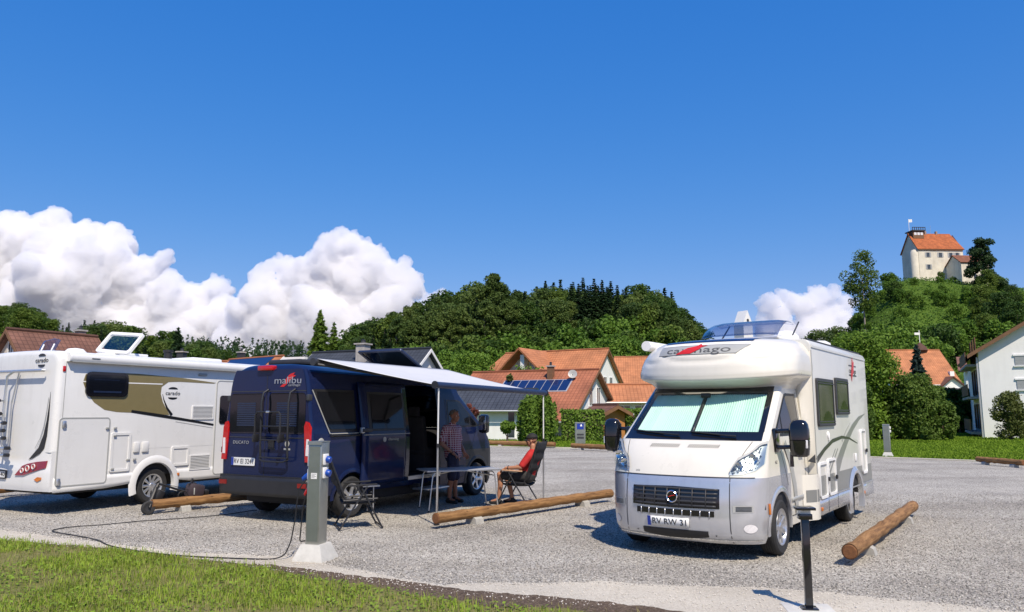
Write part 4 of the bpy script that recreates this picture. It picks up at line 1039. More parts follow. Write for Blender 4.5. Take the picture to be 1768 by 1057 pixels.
for x in (-.45, -.26):
    b = MB(); b.rbox((x, SY - .015, 1.09), (.14 if x > -.4 else .12, .03, .19), .012); b.build('socket_box', 'mh_white', t)
for (x0, x1, z0, z1) in ((.78, 1.33, 1.60, 1.88), (.78, 1.31, .58, .88)):
    o = side_ring(t, 'fridge_vent', SY, SD, x0, x1, z0, z1, .02, .025, .018, 'mh_white')
    for k in range(8):
        z = z0 + .035 + k * (z1 - z0 - .06) / 8
        b = MB(); b.box(x0 + .02, x1 - .02, SY, SY - .014, z, z + .014); b.build('vent_slat', 'mh_white', o, smooth=False)
    b = MB(); b.box(x0 + .02, x1 - .02, SY - .001, SY - .004, z0 + .02, z1 - .02); b.build('vent_back', 'lightgrey_decal', o)
b = MB(); b.rbox((.50, SY - .012, .52), (.11, .025, .06), .012); b.build('side_marker', 'amber', t)
b = MB(); b.rbox((1.0, SY - .012, 2.52), (.22, .03, .055), .02); b.build('porch_light', 'lightgrey_decal', t)
o = side_ring(t, 'entrance_door', SY, SD, 1.38, 2.02, .45, 2.42, .08, .02, .016, 'lightgrey_decal', 'mh_white', .01)
b = MB(); b.prism(roundrect(1.48, 1.92, 1.50, 2.10, .06), lambda u, v, w_: Vector((u, SY - .012 - w_, v)), .012); b.build('door_window', 'window_tint', o)
# the open door leaf, hinged forward, its dark inner frame shows beside the van
# awning case along the roof edge
b = MB()
prof = [(-.02, .0), (-.11, .0), (-.13, .03), (-.13, .09), (-.10, .135), (-.03, .15), (.02, .14)]
fx = lambda u, v, w_: Vector((-1.90 + w_, -HW + .03 + u, 2.635 + v)); b.prism(prof, fx, 4.2); b.build('awning_case', 'mh_white', t, angle=50)
b = MB(); b.box(-1.88, 2.28, -HW - .104, -HW - .05, 2.624, 2.637); b.build('awning_lip', 'lightgrey_decal', t)
b = MB(); b.prism([(u * 1.06, v * 1.06 - .004) for u, v in prof], lambda u, v, w_: Vector((-1.93 + w_, -HW + .03 + u, 2.635 + v)), .035); b.build('end_cap', 'white_paint', t)
b = MB(); b.rbox((-1.45, -HW - .105, 2.70), (.16, .006, .018), .002); b.build('case_badge', 'logo_grey', t)
# roof
b = MB(); b.rbox((-.3, -.35, 2.87), (.78, .55, .06), .02); o = b.build('roof_hatch', 'white_paint', t)
HM = Matrix.Translation((-.60, -.42, 2.88)) @ Matrix.Rotation(R(-55), 4, 'Y') @ Matrix.Rotation(R(-6), 4, 'Z')
b = MB(); ring_prism(b, roundrect(0, .50, -.62, .48, .06), roundrect(.06, .44, -.55, .41, .05), lambda u, v, w_: HM @ Vector((u, v, w_)), .05); b.build('hatch_frame', 'white_paint', o)
b = MB(); b.prism(roundrect(.05, .45, -.56, .42, .04), lambda u, v, w_: HM @ Vector((u, v, .02 + w_)), .006); b.build('hatch_pane', 'glass_clear', o)
b = MB(); b.lathe([(0, .12), (.13, .10), (.20, .03), (.21, 0)], 20, Matrix.Translation((-1.3, -.4, 2.82))); o = b.build('roof_vent', 'white_paint', t)
def dish(t_, cx, cy, cz):
    b = MB(); M_ = Matrix.Translation((cx, cy, cz)) @ Matrix.Rotation(R(70), 4, 'X') @ Matrix.Rotation(R(20), 4, 'Y')
    b.lathe([(0, .05), (.12, .04), (.22, .01), (.30, -.05), (.31, -.05), (.22, .0), (.12, .03)], 24, M_); return b.build('satellite_dish', 'lightgrey_decal', t_)
b = MB(); b.patch(linsp(0, 1, 8), 0, 1, 8, lambda u, v: Vector((-1.55 + .12 * u + .05 * math.sin(3 * v), .38 - .50 * v, 2.84 + .30 * u * (1 - .3 * abs(v - .5))))); b.build('open_vent_lid', 'glass_smoke', t, thick=.01)
for y in (.30, -.02):
    b = MB(); b.tube([(-1.55, y, 2.82), (-1.47, y, 3.02)], .014, 6); b.build('vent_stay', 'white_paint', t)
b = MB(); b.lathe([(.08, 0), (.08, .12), (.10, .13), (.10, .17), (.0, .18)], 16, Matrix.Translation((.45, -.75, 2.84))); b.build('chimney_vent', 'black_plastic', t)
b = MB(); b.rbox((1.6, -.2, 2.87), (.8, .8, .10), .04); b.build('roof_vent', 'white_paint', t)

# ================================================================== ground
def node_mat(name):
    m = bpy.data.materials.new(name); m.use_nodes = True; MATS[name] = m
    return m, m.node_tree.nodes, m.node_tree.links
def ramp(N, stops):
    r = N.new('ShaderNodeValToRGB'); e = r.color_ramp.elements
    while len(e) < len(stops): e.new(0.5)
    for k, (p_, c) in enumerate(stops): e[k].position = p_; e[k].color = rgb(*c)
    return r
def gravel_mat(name, cols, cell=38.0, bumpd=.012, tint=None, big=.25):
    m, N, L = node_mat(name); p = N['Principled BSDF']; p.inputs['Roughness'].default_value = .85; p.inputs['Specular IOR Level'].default_value = .3
    g = N.new('ShaderNodeNewGeometry')
    v = N.new('ShaderNodeTexVoronoi'); v.inputs['Scale'].default_value = cell; v.inputs['Randomness'].default_value = 1
    L.new(g.outputs['Position'], v.inputs['Vector'])
    sp = N.new('ShaderNodeSeparateColor'); L.new(v.outputs['Color'], sp.inputs[0])
    r = ramp(N, cols); L.new(sp.outputs[0], r.inputs[0])
    nz = N.new('ShaderNodeTexNoise'); nz.inputs['Scale'].default_value = .7; nz.inputs['Detail'].default_value = 7; nz.inputs['Roughness'].default_value = .6
    L.new(g.outputs['Position'], nz.inputs['Vector'])
    r2 = ramp(N, [(.3, (1 - big, 1 - big, 1 - big)), (.7, (1 + big * .3, 1 + big * .3, 1 + big * .25))]); L.new(nz.outputs[0], r2.inputs[0])
    mx = N.new('ShaderNodeMix'); mx.data_type = 'RGBA'; mx.blend_type = 'MULTIPLY'; mx.inputs['Factor'].default_value = 1
    L.new(r.outputs[0], mx.inputs['A']); L.new(r2.outputs[0], mx.inputs['B'])
    n3 = N.new('ShaderNodeTexNoise'); n3.inputs['Scale'].default_value = .22; n3.inputs['Detail'].default_value = 5; n3.inputs['Distortion'].default_value = 1.5
    mp3 = N.new('ShaderNodeMapping'); mp3.inputs['Rotation'].default_value = (0, 0, R(62)); mp3.inputs['Scale'].default_value = (.45, 1.5, 1); L.new(g.outputs['Position'], mp3.inputs[0]); L.new(mp3.outputs[0], n3.inputs['Vector'])
    r3 = ramp(N, [(.34, (.84, .82, .79)), (.5, (.99, .98, .96)), (.66, (1.10, 1.09, 1.07))]); L.new(n3.outputs[0], r3.inputs[0])
    m3 = N.new('ShaderNodeMix'); m3.data_type = 'RGBA'; m3.blend_type = 'MULTIPLY'; m3.inputs['Factor'].default_value = 1
    L.new(mx.outputs['Result'], m3.inputs['A']); L.new(r3.outputs[0], m3.inputs['B']); L.new(m3.outputs['Result'], p.inputs['Base Color'])
    bp = N.new('ShaderNodeBump'); bp.inputs['Strength'].default_value = .9; bp.inputs['Distance'].default_value = bumpd; bp.invert = True
    L.new(v.outputs['Distance'], bp.inputs['Height']); L.new(bp.outputs[0], p.inputs['Normal'])
    return m
gravel_mat('gravel', [(.0, (.13, .122, .11)), (.35, (.325, .307, .275)), (.7, (.465, .44, .395)), (.92, (.62, .585, .53)), (1.0, (.78, .74, .67))], 66)
gravel_mat('sand', [(.0, (.44, .40, .335)), (.5, (.53, .49, .42)), (1.0, (.62, .58, .50))], 90, .004, big=.18)
gravel_mat('soil', [(.0, (.075, .050, .034)), (.6, (.13, .092, .064)), (1.0, (.22, .165, .12))], 60, .01, big=.4)
mat('stone_mid', (.40, .37, .325), .85, var=.3, scale=25, coords='World')
mat('stone_light', (.60, .56, .50), .8, var=.2, scale=25, coords='World')
mat('stone_dark', (.16, .15, .135), .85, var=.3, scale=25, coords='World')
def grass_ground(name, a, b_, c, sc=6):
    m, N, L = node_mat(name); p = N['Principled BSDF']; p.inputs['Roughness'].default_value = .95; p.inputs['Specular IOR Level'].default_value = .1
    g = N.new('ShaderNodeNewGeometry')
    nz = N.new('ShaderNodeTexNoise'); nz.inputs['Scale'].default_value = sc; nz.inputs['Detail'].default_value = 9; nz.inputs['Roughness'].default_value = .72; L.new(g.outputs['Position'], nz.inputs['Vector'])
    n2 = N.new('ShaderNodeTexNoise'); n2.inputs['Scale'].default_value = sc * .06; n2.inputs['Detail'].default_value = 4; L.new(g.outputs['Position'], n2.inputs['Vector'])
    ad = N.new('ShaderNodeMath'); ad.operation = 'MULTIPLY_ADD'; ad.inputs[1].default_value = .45; L.new(n2.outputs[0], ad.inputs[0]); 
    m2 = N.new('ShaderNodeMath'); m2.operation = 'MULTIPLY'; m2.inputs[1].default_value = .62; L.new(nz.outputs[0], m2.inputs[0]); L.new(m2.outputs[0], ad.inputs[2])
    r = ramp(N, [(.36, a), (.54, b_), (.72, c)]); L.new(ad.outputs[0], r.inputs[0]); L.new(r.outputs[0], p.inputs['Base Color'])
    bp = N.new('ShaderNodeBump'); bp.inputs['Strength'].default_value = .7; bp.inputs['Distance'].default_value = .05; L.new(nz.outputs[0], bp.inputs['Height']); L.new(bp.outputs[0], p.inputs['Normal'])
grass_ground('grass_ground', (.09, .15, .014), (.13, .205, .02), (.18, .25, .035))
grass_ground('thatch', (.11, .125, .03), (.17, .17, .055), (.27, .225, .12), 9)

grass_ground('countryside', (.05, .052, .038), (.07, .07, .052), (.09, .088, .068), .01)
def sheet(name, pts, z, matn, kind='structure', jitter=0.0, step=.12, seed=1, parent=None):
    rr = random.Random(seed); out = []
    for i, p in enumerate(pts):
        q = pts[(i + 1) % len(pts)]
        L_ = math.hypot(q[0] - p[0], q[1] - p[1]); n = max(1, int(L_ / step)) if jitter and p[2] else 1
        for k in range(n):
            f = k / n; x, y = p[0] + (q[0] - p[0]) * f, p[1] + (q[1] - p[1]) * f
            if jitter and p[2]:
                v = mnoise.noise(Vector((x * 1.3, y * 1.3, seed))) * jitter * 1.2 + mnoise.noise(Vector((x * 5, y * 5, seed))) * jitter * .6 + rr.uniform(-1, 1) * jitter * .25
                nx, ny = -(q[1] - p[1]) / L_, (q[0] - p[0]) / L_; x += nx * v; y += ny * v
            out.append((x, y))
    b = MB(); f = b.b.faces.new([b.b.verts.new((x, y, z)) for x, y in out])
    bmesh.ops.triangulate(b.b, faces=[f])
    bmesh.ops.recalc_face_normals(b.b, faces=b.b.faces)
    if sum(f.normal.z for f in b.b.faces) < 0: bmesh.ops.reverse_faces(b.b, faces=b.b.faces)
    me = bpy.data.meshes.new(name); b.b.to_mesh(me); b.b.free(); me.materials.append(MATS[matn])
    return tag(link(name, me, parent), kind=kind)

b = MB(); b.faces([(-9000, -300, -.02), (9000, -300, -.02), (9000, 9000, -.02), (-9000, 9000, -.02)], [(0, 1, 2, 3)]); tag(b.build('ground', 'countryside', smooth=False), kind='structure')
sheet('lawn', [(-80, 8, 0), (110, -6, 0), (150, 128, 0), (-110, 128, 0)], -.012, 'grass_ground')
J = 1
far = [(60, -2.2, 0), (36.0, 15.0, 1), (17.7, 27.0, 1), (14.0, 30.2, 1), (4.84, 37.0, 1), (-1.3, 40.0, 1), (-30, 60, 0), (-60, 50, 0), (-60, -5, 0)]
sheet('gravel_lot', [(-60, -5, 0)][:0] + far, -.004, 'gravel', jitter=.10)
front_edge = [(-12.5, 14.2), (-9.5, 12.8), (-7.67, 11.83), (-6.18, 11.03), (-4.02, 9.92), (-2.57, 9.65), (-1.75, 8.92), (-1.15, 8.40), (-.75, 8.12), (-.3, 8.27), (.1, 8.19), (.94, 8.27), (2.42, 8.01), (3.19, 7.76), (4.52, 7.06), (6, 6.3), (9, 4.5), (14, 1.2)]
sand_in = [(9, -2), (-14, -2)]
sheet('sand_verge', [(x, y, 1) for x, y in front_edge] + [(14, -3, 0), (-14, -3, 0)], 0.0, 'sand', jitter=.07, step=.05, seed=4)
lawn_edge = [(-14, 13.9), (-9.5, 11.95), (-6.99, 10.82), (-5.06, 10.10), (-3.28, 9.22), (-2.4, 8.65), (-1.2, 7.88), (-.48, 7.40), (.3, 7.12), (.95, 6.92), (1.45, 6.65), (2.2, 6.0), (3.5, 4.7), (6, 1.7)]
soil_edge = [(-14, 13.95), (-9.5, 11.99), (-6.99, 10.86), (-5.06, 10.16), (-3.28, 9.32), (-2.0, 8.80), (-1.0, 8.20), (-.48, 7.95), (.2, 7.68), (.85, 7.45), (1.41, 7.15), (2.2, 6.5), (3.5, 5.2), (6, 2.2)]
sheet('soil_strip', [(x, y, 1) for x, y in soil_edge] + [(6, -3, 0), (-14, -3, 0)], .004, 'soil', jitter=.09, step=.05, seed=9)
sheet('front_lawn', [(x, y, 1) for x, y in lawn_edge] + [(6, -3, 0), (-14, -3, 0)], .012, 'thatch', jitter=.12, step=.05, seed=12)
# pale kerb line where the lot meets the far lawn
for a, c in (((-1.3, 40.0), (4.84, 37.0)), ((4.84, 37.0), (14.0, 30.2)), ((14.0, 30.2), (36, 15))):
    pass
b = MB(); ks = [(-6.4, 43.5), (-1.3, 40.05), (4.84, 37.05), (14.0, 30.25), (17.7, 27.05), (36, 15.05)]
for a, c in zip(ks, ks[1:]):
    dx, dy = c[0] - a[0], c[1] - a[1]; l = math.hypot(dx, dy); nx, ny = -dy / l * .32, dx / l * .32
    b.faces([(a[0], a[1], .03), (c[0], c[1], .03), (c[0] + nx, c[1] + ny, .035), (a[0] + nx, a[1] + ny, .035), (a[0], a[1], -.03), (c[0], c[1], -.03), (c[0] + nx, c[1] + ny, -.03), (a[0] + nx, a[1] + ny, -.03)], [(0, 1, 2, 3), (0, 4, 5, 1), (2, 6, 7, 3)])
tag(b.build('kerb', 'sand', smooth=False), kind='structure')

# --- numpy scatterers
def raw_mesh(name, V, F, matn, nper):
    """V (n,3) vertices; F (m,nper) faces"""
    me = bpy.data.meshes.new(name)
    V = np.ascontiguousarray(V, np.float32); F = np.ascontiguousarray(F, np.int32)
    me.vertices.add(len(V)); me.vertices.foreach_set('co', V.ravel())
    me.loops.add(F.size); me.loops.foreach_set('vertex_index', F.ravel())
    me.polygons.add(len(F)); me.polygons.foreach_set('loop_start', np.arange(0, F.size, nper, dtype=np.int32))
    me.polygons.foreach_set('loop_total', np.full(len(F), nper, np.int32))
    for m in (matn if isinstance(matn, (list, tuple)) else [matn]): me.materials.append(MATS[m])
    me.update(calc_edges=True)
    return me
rng = np.random.default_rng(11)
def edge_y(x, e): return np.interp(x, [p[0] for p in e], [p[1] for p in e])
def stones(name, matn, n, x, y, smin, smax, z0=-.004):
    s = rng.uniform(smin, smax, n) ; 
    base = np.array([[1, 0, 0], [0, 1, 0], [-1, 0, 0], [0, -1, 0], [0, 0, .8], [0, 0, -.5]], float)
    F0 = np.array([[0, 1, 4], [1, 2, 4], [2, 3, 4], [3, 0, 4], [1, 0, 5], [2, 1, 5], [3, 2, 5], [0, 3, 5]])
    V = base[None] * rng.uniform(.55, 1.25, (n, 6, 1)) * s[:, None, None]
    a = rng.uniform(0, 6.28, n); c, s_ = np.cos(a), np.sin(a)
    X = V[:, :, 0] * c[:, None] - V[:, :, 1] * s_[:, None]; Y = V[:, :, 0] * s_[:, None] + V[:, :, 1] * c[:, None]; Z = V[:, :, 2]
    tilt = rng.uniform(-.6, .6, n)[:, None]; X, Z = X * np.cos(tilt) - Z * np.sin(tilt), X * np.sin(tilt) + Z * np.cos(tilt)
    P = np.stack([X + x[:, None], Y + y[:, None], Z + z0 + s[:, None] * .3], 2).reshape(-1, 3)
    F = (F0[None] + (np.arange(n) * 6)[:, None, None]).reshape(-1, 3)
    o = link(name, raw_mesh(name, P, F, matn, 3))
    return o
def lot_points(n, dmin, dmax):
    d = dmin * (dmax / dmin) ** rng.uniform(0, 1, n); x = rng.uniform(-.72, .72, n) * d
    k = d > edge_y(x, front_edge) - .10
    return x[k], d[k]
for nm, mm, n, lo_, hi_ in (('gravel_stones', 'stone_mid', 30000, .006, .015), ('pale_gravel_stones', 'stone_light', 16000, .005, .013), ('dark_gravel_stones', 'stone_dark', 22000, .005, .013)):
    x, y = lot_points(n, 7.0, 17)
    o = stones(nm, mm, len(x), x, y, lo_, hi_); tag(o, {'stone_mid': 'grey crushed gravel stones strewn over the lot', 'stone_light': 'pale crushed gravel stones strewn over the lot', 'stone_dark': 'dark crushed gravel stones strewn over the lot'}[mm], 'gravel', kind='stuff')
x = rng.uniform(-10, 5, 5200); y = edge_y(x, front_edge) - rng.uniform(-.1, 1.0, 5200) ** 1.0
k = (y > edge_y(x, soil_edge) - .25) & (y > 5.5)
tag(stones('verge_stones', 'stone_light', int(k.sum()), x[k], y[k], .004, .013, .001), 'small pale stones along the sandy verge', 'gravel', kind='stuff')

# --- foreground grass blades
mat('blade_green', (.265, .36, .04), .6, var=.45, scale=2.6, coords='World', trans=.35, spec=.25, detail=9)
mat('blade_dry', (.30, .27, .10), .7, var=.3, scale=3, coords='World', trans=.3, spec=.2)
mat('clover', (.20, .30, .035), .6, var=.35, scale=4, coords='World', trans=.3, spec=.25)
def fbm(x, y, sc, seed):
    out = np.zeros(len(x))
    for i in range(len(x)): out[i] = mnoise.noise(Vector((x[i] * sc, y[i] * sc, seed))) + .5 * mnoise.noise(Vector((x[i] * sc * 2.3, y[i] * sc * 2.3, seed + 9)))
    return out
def blades(name, matn, n, x, y, hmin, hmax, wid, z0=.012, lean=.6):
    h = rng.uniform(hmin, hmax, n); a = rng.uniform(0, 6.28, n); ln = rng.uniform(.1, lean, n) * h
    wv = wid * rng.uniform(.6, 1.3, n); ca, sa = np.cos(a), np.sin(a)
    V = np.zeros((n, 5, 3))
    for j, (f, wf) in enumerate(((0, 1.0), (0, -1.0), (.55, .8), (.55, -.8), (1.0, 0))):
        o = ln * f ** 2
        V[:, j, 0] = x + ca * o - sa * wv * wf / 2; V[:, j, 1] = y + sa * o + ca * wv * wf / 2; V[:, j, 2] = z0 + h * f * (1 - .12 * f)
    base = np.arange(n)[:, None] * 5
    F = np.concatenate([base + np.array([[0, 1, 3]]), base + np.array([[0, 3, 2]]), base + np.array([[2, 3, 4]])])
    return link(name, raw_mesh(name, V.reshape(-1, 3), F, matn, 3))
def lawn_points(n, soft=.12):
    x = rng.uniform(-9.5, 2.2, n); y = rng.uniform(4.9, 12.0, n)
    k = (y < edge_y(x, lawn_edge) + rng.normal(0, soft, n)) & (np.abs(x) < .74 * y + .3)
    return x[k], y[k]
x, y = lawn_points(185000)
patch_ = fbm(x, y, .55, 3.0); dens = np.clip(.58 + 2.4 * patch_, .06, 1)
dens *= np.clip((edge_y(x, lawn_edge) - y) / .5 + np.where(x < -2.6, 1.0, .18), .06, 1)
k = rng.uniform(0, 1, len(x)) < dens; x, y = x[k], y[k]
tag(blades('lawn_grass', 'blade_green', len(x), x, y, .018, .080, .008), 'patchy green grass of the foreground lawn', 'grass', kind='stuff')
x, y = lawn_points(34000)
tag(blades('dry_grass', 'blade_dry', len(x), x, y, .02, .09, .006), 'straw coloured dry grass in the foreground lawn', 'grass', kind='stuff')
x, y = lawn_points(60000, .05)
p_ = fbm(x, y, .9, 8.0); k = (p_ > -.25) & (rng.uniform(0, 1, len(x)) < .5); x, y = x[k], y[k]; n = len(x)
a = rng.uniform(0, 6.28, n); r_ = rng.uniform(.008, .024, n); hz = rng.uniform(.02, .055, n)
V = np.zeros((n, 4, 3)); tl = rng.uniform(-.5, .5, (n, 2))
for j, (u, v_) in enumerate(((-1, 0), (0, -.8), (1, 0), (0, .8))):
    V[:, j, 0] = x + r_ * (u * np.cos(a) - v_ * np.sin(a)); V[:, j, 1] = y + r_ * (u * np.sin(a) + v_ * np.cos(a)); V[:, j, 2] = hz + r_ * (u * tl[:, 0] + v_ * tl[:, 1])
tag(link('clover', raw_mesh('clover', V.reshape(-1, 3), (np.arange(n)[:, None] * 4 + np.arange(4)[None]), 'clover', 4)), 'low clover leaves spread through the foreground lawn', 'clover', kind='stuff')
# far lawn
n = 150000
d = 26 * (70 / 26) ** rng.uniform(0, 1, n); x = rng.uniform(-.15, .75, n) * d
ey = np.interp(x, [-30, -1.3, 4.84, 14.0, 17.7, 36, 60], [60, 40.4, 37.4, 30.6, 27.4, 15.4, 0])
k = d > ey; x, d = x[k], d[k]
mat('far_blade', (.16, .25, .02), .7, var=.3, scale=.8, coords='World', trans=.3, spec=.15)
tag(blades('far_grass', 'far_blade', len(x), x, d, .06, .13, .05, z0=-.02), 'mown green grass of the lawn beyond the gravel lot', 'grass', kind='stuff')

# ================================================================== timber wheel stops
def bark_mat():
    m, N, L = node_mat('log_wood'); p = N['Principled BSDF']; p.inputs['Roughness'].default_value = .7; p.inputs['Specular IOR Level'].default_value = .25
    tc = N.new('ShaderNodeTexCoord'); mp = N.new('ShaderNodeMapping'); mp.inputs['Scale'].default_value = (1.2, 14, 14); L.new(tc.outputs['Object'], mp.inputs[0])
    nz = N.new('ShaderNodeTexNoise'); nz.inputs['Scale'].default_value = 2; nz.inputs['Detail'].default_value = 8; nz.inputs['Roughness'].default_value = .7; L.new(mp.outputs[0], nz.inputs['Vector'])
    r = ramp(N, [(.30, (.075, .035, .014)), (.44, (.19, .098, .038)), (.58, (.30, .165, .066)), (.76, (.40, .25, .125))]); L.new(nz.outputs[0], r.inputs[0])
    v = N.new('ShaderNodeTexVoronoi'); v.inputs['Scale'].default_value = 3.2; mp2 = N.new('ShaderNodeMapping'); mp2.inputs['Scale'].default_value = (1, 2.2, 2.2); L.new(tc.outputs['Object'], mp2.inputs[0]); L.new(mp2.outputs[0], v.inputs['Vector'])
    rk = ramp(N, [(.03, (.12, .12, .12)), (.10, (1, 1, 1))]); L.new(v.outputs['Distance'], rk.inputs[0])
    mx = N.new('ShaderNodeMix'); mx.data_type = 'RGBA'; mx.blend_type = 'MULTIPLY'; mx.inputs['Factor'].default_value = .7; L.new(r.outputs[0], mx.inputs['A']); L.new(rk.outputs[0], mx.inputs['B']); L.new(mx.outputs['Result'], p.inputs['Base Color'])
    bp = N.new('ShaderNodeBump'); bp.inputs['Strength'].default_value = .35; bp.inputs['Distance'].default_value = .01; L.new(nz.outputs[0], bp.inputs['Height']); L.new(bp.outputs[0], p.inputs['Normal'])
    mat('log_end', (.16, .065, .022), .8, var=.35, scale=30, bump=.2)
bark_mat()
def wheel_stop(a, c, label, rad=.078, group='timber wheel stops'):
    a, c = Vector((a[0], a[1], 0)), Vector((c[0], c[1], 0)); L_ = (c - a).length
    e = empty('wheel_stop', a, math.atan2(c.y - a.y, c.x - a.x), label, 'wheel stop', group)
    rr = random.Random(int(abs(a.x * 100)))
    zc = rad + .075
    b = MB(); n = 26; pts = [(L_ * k / n, .006 * math.sin(k * 1.7), zc + .005 * math.sin(k * 2.3 + 1)) for k in range(n + 1)]
    rads = [rad * (1 + .04 * math.sin(k * 1.3 + rr.random() * 2) + rr.uniform(-.05, .05)) for k in range(n + 1)]
    b.tube(pts, rads, 16, caps=False); lo = b.build('log', 'log_wood', e, angle=60)
    for x_, s_ in ((0, -1), (L_, 1)):
        b = MB(); b.lathe([(0, .012), (rad * .85, .010), (rad * 1.0, 0), (rad * .9, -.01)], 16, Matrix.Translation((x_, 0, zc)) @ Matrix.Rotation(R(90 * s_), 4, 'Y')); b.build('log_end', 'log_end', lo)
    for f in (.18, .80):
        x_ = L_ * f
        b = MB(); b.prism([(-.13, -.03), (.13, -.03), (.10, .075), (.06, .10), (-.06, .10), (-.10, .075)], lambda u, v, w_: Vector((x_ - .09 + w_, u, v)), .18); b.build('concrete_saddle', 'concrete_grey', e, angle=20)
    return e
wheel_stop((-1.15, 11.89), (1.95, 15.55), 'long timber wheel stop beneath the seated man, between van and cream motorhome', .082)
wheel_stop((3.87, 9.08), (6.87, 13.46), 'timber wheel stop at the right of the cream motorhome', .085)
wheel_stop((-6.25, 13.60), (-4.20, 16.2), 'timber wheel stop with a folded scooter lying against it', .085)
wheel_stop((-11.3, 15.2), (-9.6, 18.2), 'timber wheel stop half hidden under the white motorhome', .085)
def on_far(px0, px1, y, d0, d1):
    a = at(px0, y, d0); c = at(px1, y, d1); return (a.x, a.y), (c.x, c.y)
wheel_stop(*on_far(845, 958, 771, 40.5, 38.2), 'timber wheel stop on the far lawn edge behind the seated man', .11)
wheel_stop(*on_far(988, 1075, 775, 36.9, 34.3), 'timber wheel stop beside the far service pillar', .11)
wheel_stop(*on_far(1688, 1768, 797, 26.6, 24.6), 'timber wheel stop at the far right edge of the lot', .09)

# ================================================================== power pillars and posts
def pillar(loc, rz, label, H=1.20, near=False, w_=.18, d_=.19):
    e = empty('power_pillar', loc, rz, label, 'power pillar', 'power pillars of the lot')
    b = MB(); V = []
    for z, k in ((-.02, .20), (.02, .195), (.17, .135), (.185, .13)): V += [(-k, -k, z), (k, -k, z), (k, k, z), (-k, k, z)]
    b.faces(V, [(i * 4 + j, i * 4 + (j + 1) % 4, i * 4 + 4 + (j + 1) % 4, i * 4 + 4 + j) for i in range(3) for j in range(4)] + [(12, 13, 14, 15)]); b.build('base', 'concrete', e, angle=20)
    hx, hy = w_ / 2, d_ / 2
    b = MB(); b.rbox((0, 0, .185 + H / 2), (w_, d_, H), .006); col = b.build('column', 'steel_brushed', e)
    b = MB(); b.box(-hx + .018, hx - .018, -hy - .004, -hy, .22, .185 + H - .05); b.build('door_panel', 'steel_panel', col)
    b = MB(); b.box(-hx - .004, hx + .004, -hy - .016, hy + .004, .185 + H, .185 + H + .012); b.box(-hx - .004, hx + .004, -hy - .016, -hy, .185 + H - .03, .185 + H); b.build('lid', 'steel_brushed', col)
    if near:
        b = MB(); b.box(-hx + .05, hx - .05, -hy - .006, -hy - .004, .95, 1.02); pn = b.build('notice', 'white_paint', col)
        b = MB()
        for k in range(4): b.box(-hx + .058, hx - .06 - .02 * (k % 2), -hy - .0068, -hy - .006, 1.005 - k * .014, 1.009 - k * .014)
        b.build('notice_lines', 'logo_grey', pn)
        for z in (1.18, 1.02):
            b = MB(); b.rbox((hx + .012, -.01, z), (.024, .115, .13), .008); so = b.build('socket', 'white_paint', col)
            b = MB(); b.lathe([(0, .05), (.036, .05), (.042, .04), (.042, 0)], 16, Matrix.Translation((hx + .024, .0, z)) @ Matrix.Rotation(R(105), 4, 'Y')); b.build('socket_cap', 'plug_blue', so)
            b = MB(); b.rbox((-hx - .012, -.01, z - .02), (.024, .115, .13), .008); so = b.build('socket', 'white_paint', col)
        b = MB(); b.lathe([(0, .10), (.03, .10), (.04, .06), (.045, 0)], 16, Matrix.Translation((-hx - .02, -.01, .985)) @ Matrix.Rotation(R(-120), 4, 'Y')); b.build('plug', 'plug_blue', col)
        b = MB(); b.lathe([(0, .10), (.03, .10), (.04, .06), (.045, 0)], 16, Matrix.Translation((-hx - .02, .02, .82)) @ Matrix.Rotation(R(-140), 4, 'Y')); b.build('plug', 'plug_red', col)
        for z in (.40, .65, .90, 1.1):
            b = MB(); b.lathe([(0, .004), (.007, .003), (.008, 0)], 8, Matrix.Translation((-hx + .008, -hy, z)) @ Matrix.Rotation(R(90), 4, 'X')); b.build('rivet', 'steel_brushed', col)
    return e
pillar((-2.36, 9.52, 0), R(-16), 'near stainless steel power pillar with blue sockets on a white concrete foot', near=True)
e = pillar((3.42, 39.0, 0), 0, 'far service pillar with a blue sign in front of the hedge', H=1.05, w_=.5, d_=.4)
b = MB(); b.box(-.17, .17, -.213, -.21, .90, 1.18); o = b.build('sign', 'eu_blue', e); b = MB(); b.prism([(-.02, 1.05), (.10, 1.05), (.06, 1.16), (.02, 1.14)], lambda u, v, w_: Vector((u, -.214 - w_, v)), .002); b.build('sign_mark', 'white_paint', o)
b = MB(); b.box(-.17, .17, -.213, -.21, .60, .68); b.box(-.17, .17, -.213, -.21, .44, .54); b.build('panel', 'dark_plastic', e)
e = pillar((14.84, 30.75, 0), R(-30), 'grey power pillar standing by the lawn behind the cream motorhome', H=1.08, w_=.24, d_=.24)
for z in (1.0, 1.14):
    b = MB(); b.rbox((.14, 0, z), (.05, .10, .10), .01); b.build('socket', 'white_paint', e)
e = empty('bollard_light', (2.66, 7.16, 0), R(-8), 'black square bollard light with a capped top in front of the cream motorhome', 'bollard light')
b = MB(); b.rbox((0, 0, -.01), (.42, .42, .03), .004); b.build('foot', 'concrete', e)
b = MB(); b.rbox((0, 0, .012), (.14, .14, .012), .003); b.rbox((0, 0, .40), (.064, .064, .78), .004); b.build('post', 'black_gloss', e)
b = MB(); b.rbox((0, 0, .81), (.115, .115, .05), .004); b.build('lamp_head', 'black_gloss', e)
b = MB(); b.box(-.045, .045, -.045, .045, .83, .872); b.build('light_slot', 'tail_clear', e)
b = MB(); b.rbox((0, 0, .882), (.17, .17, .024), .004); b.build('cap', 'black_gloss', e)

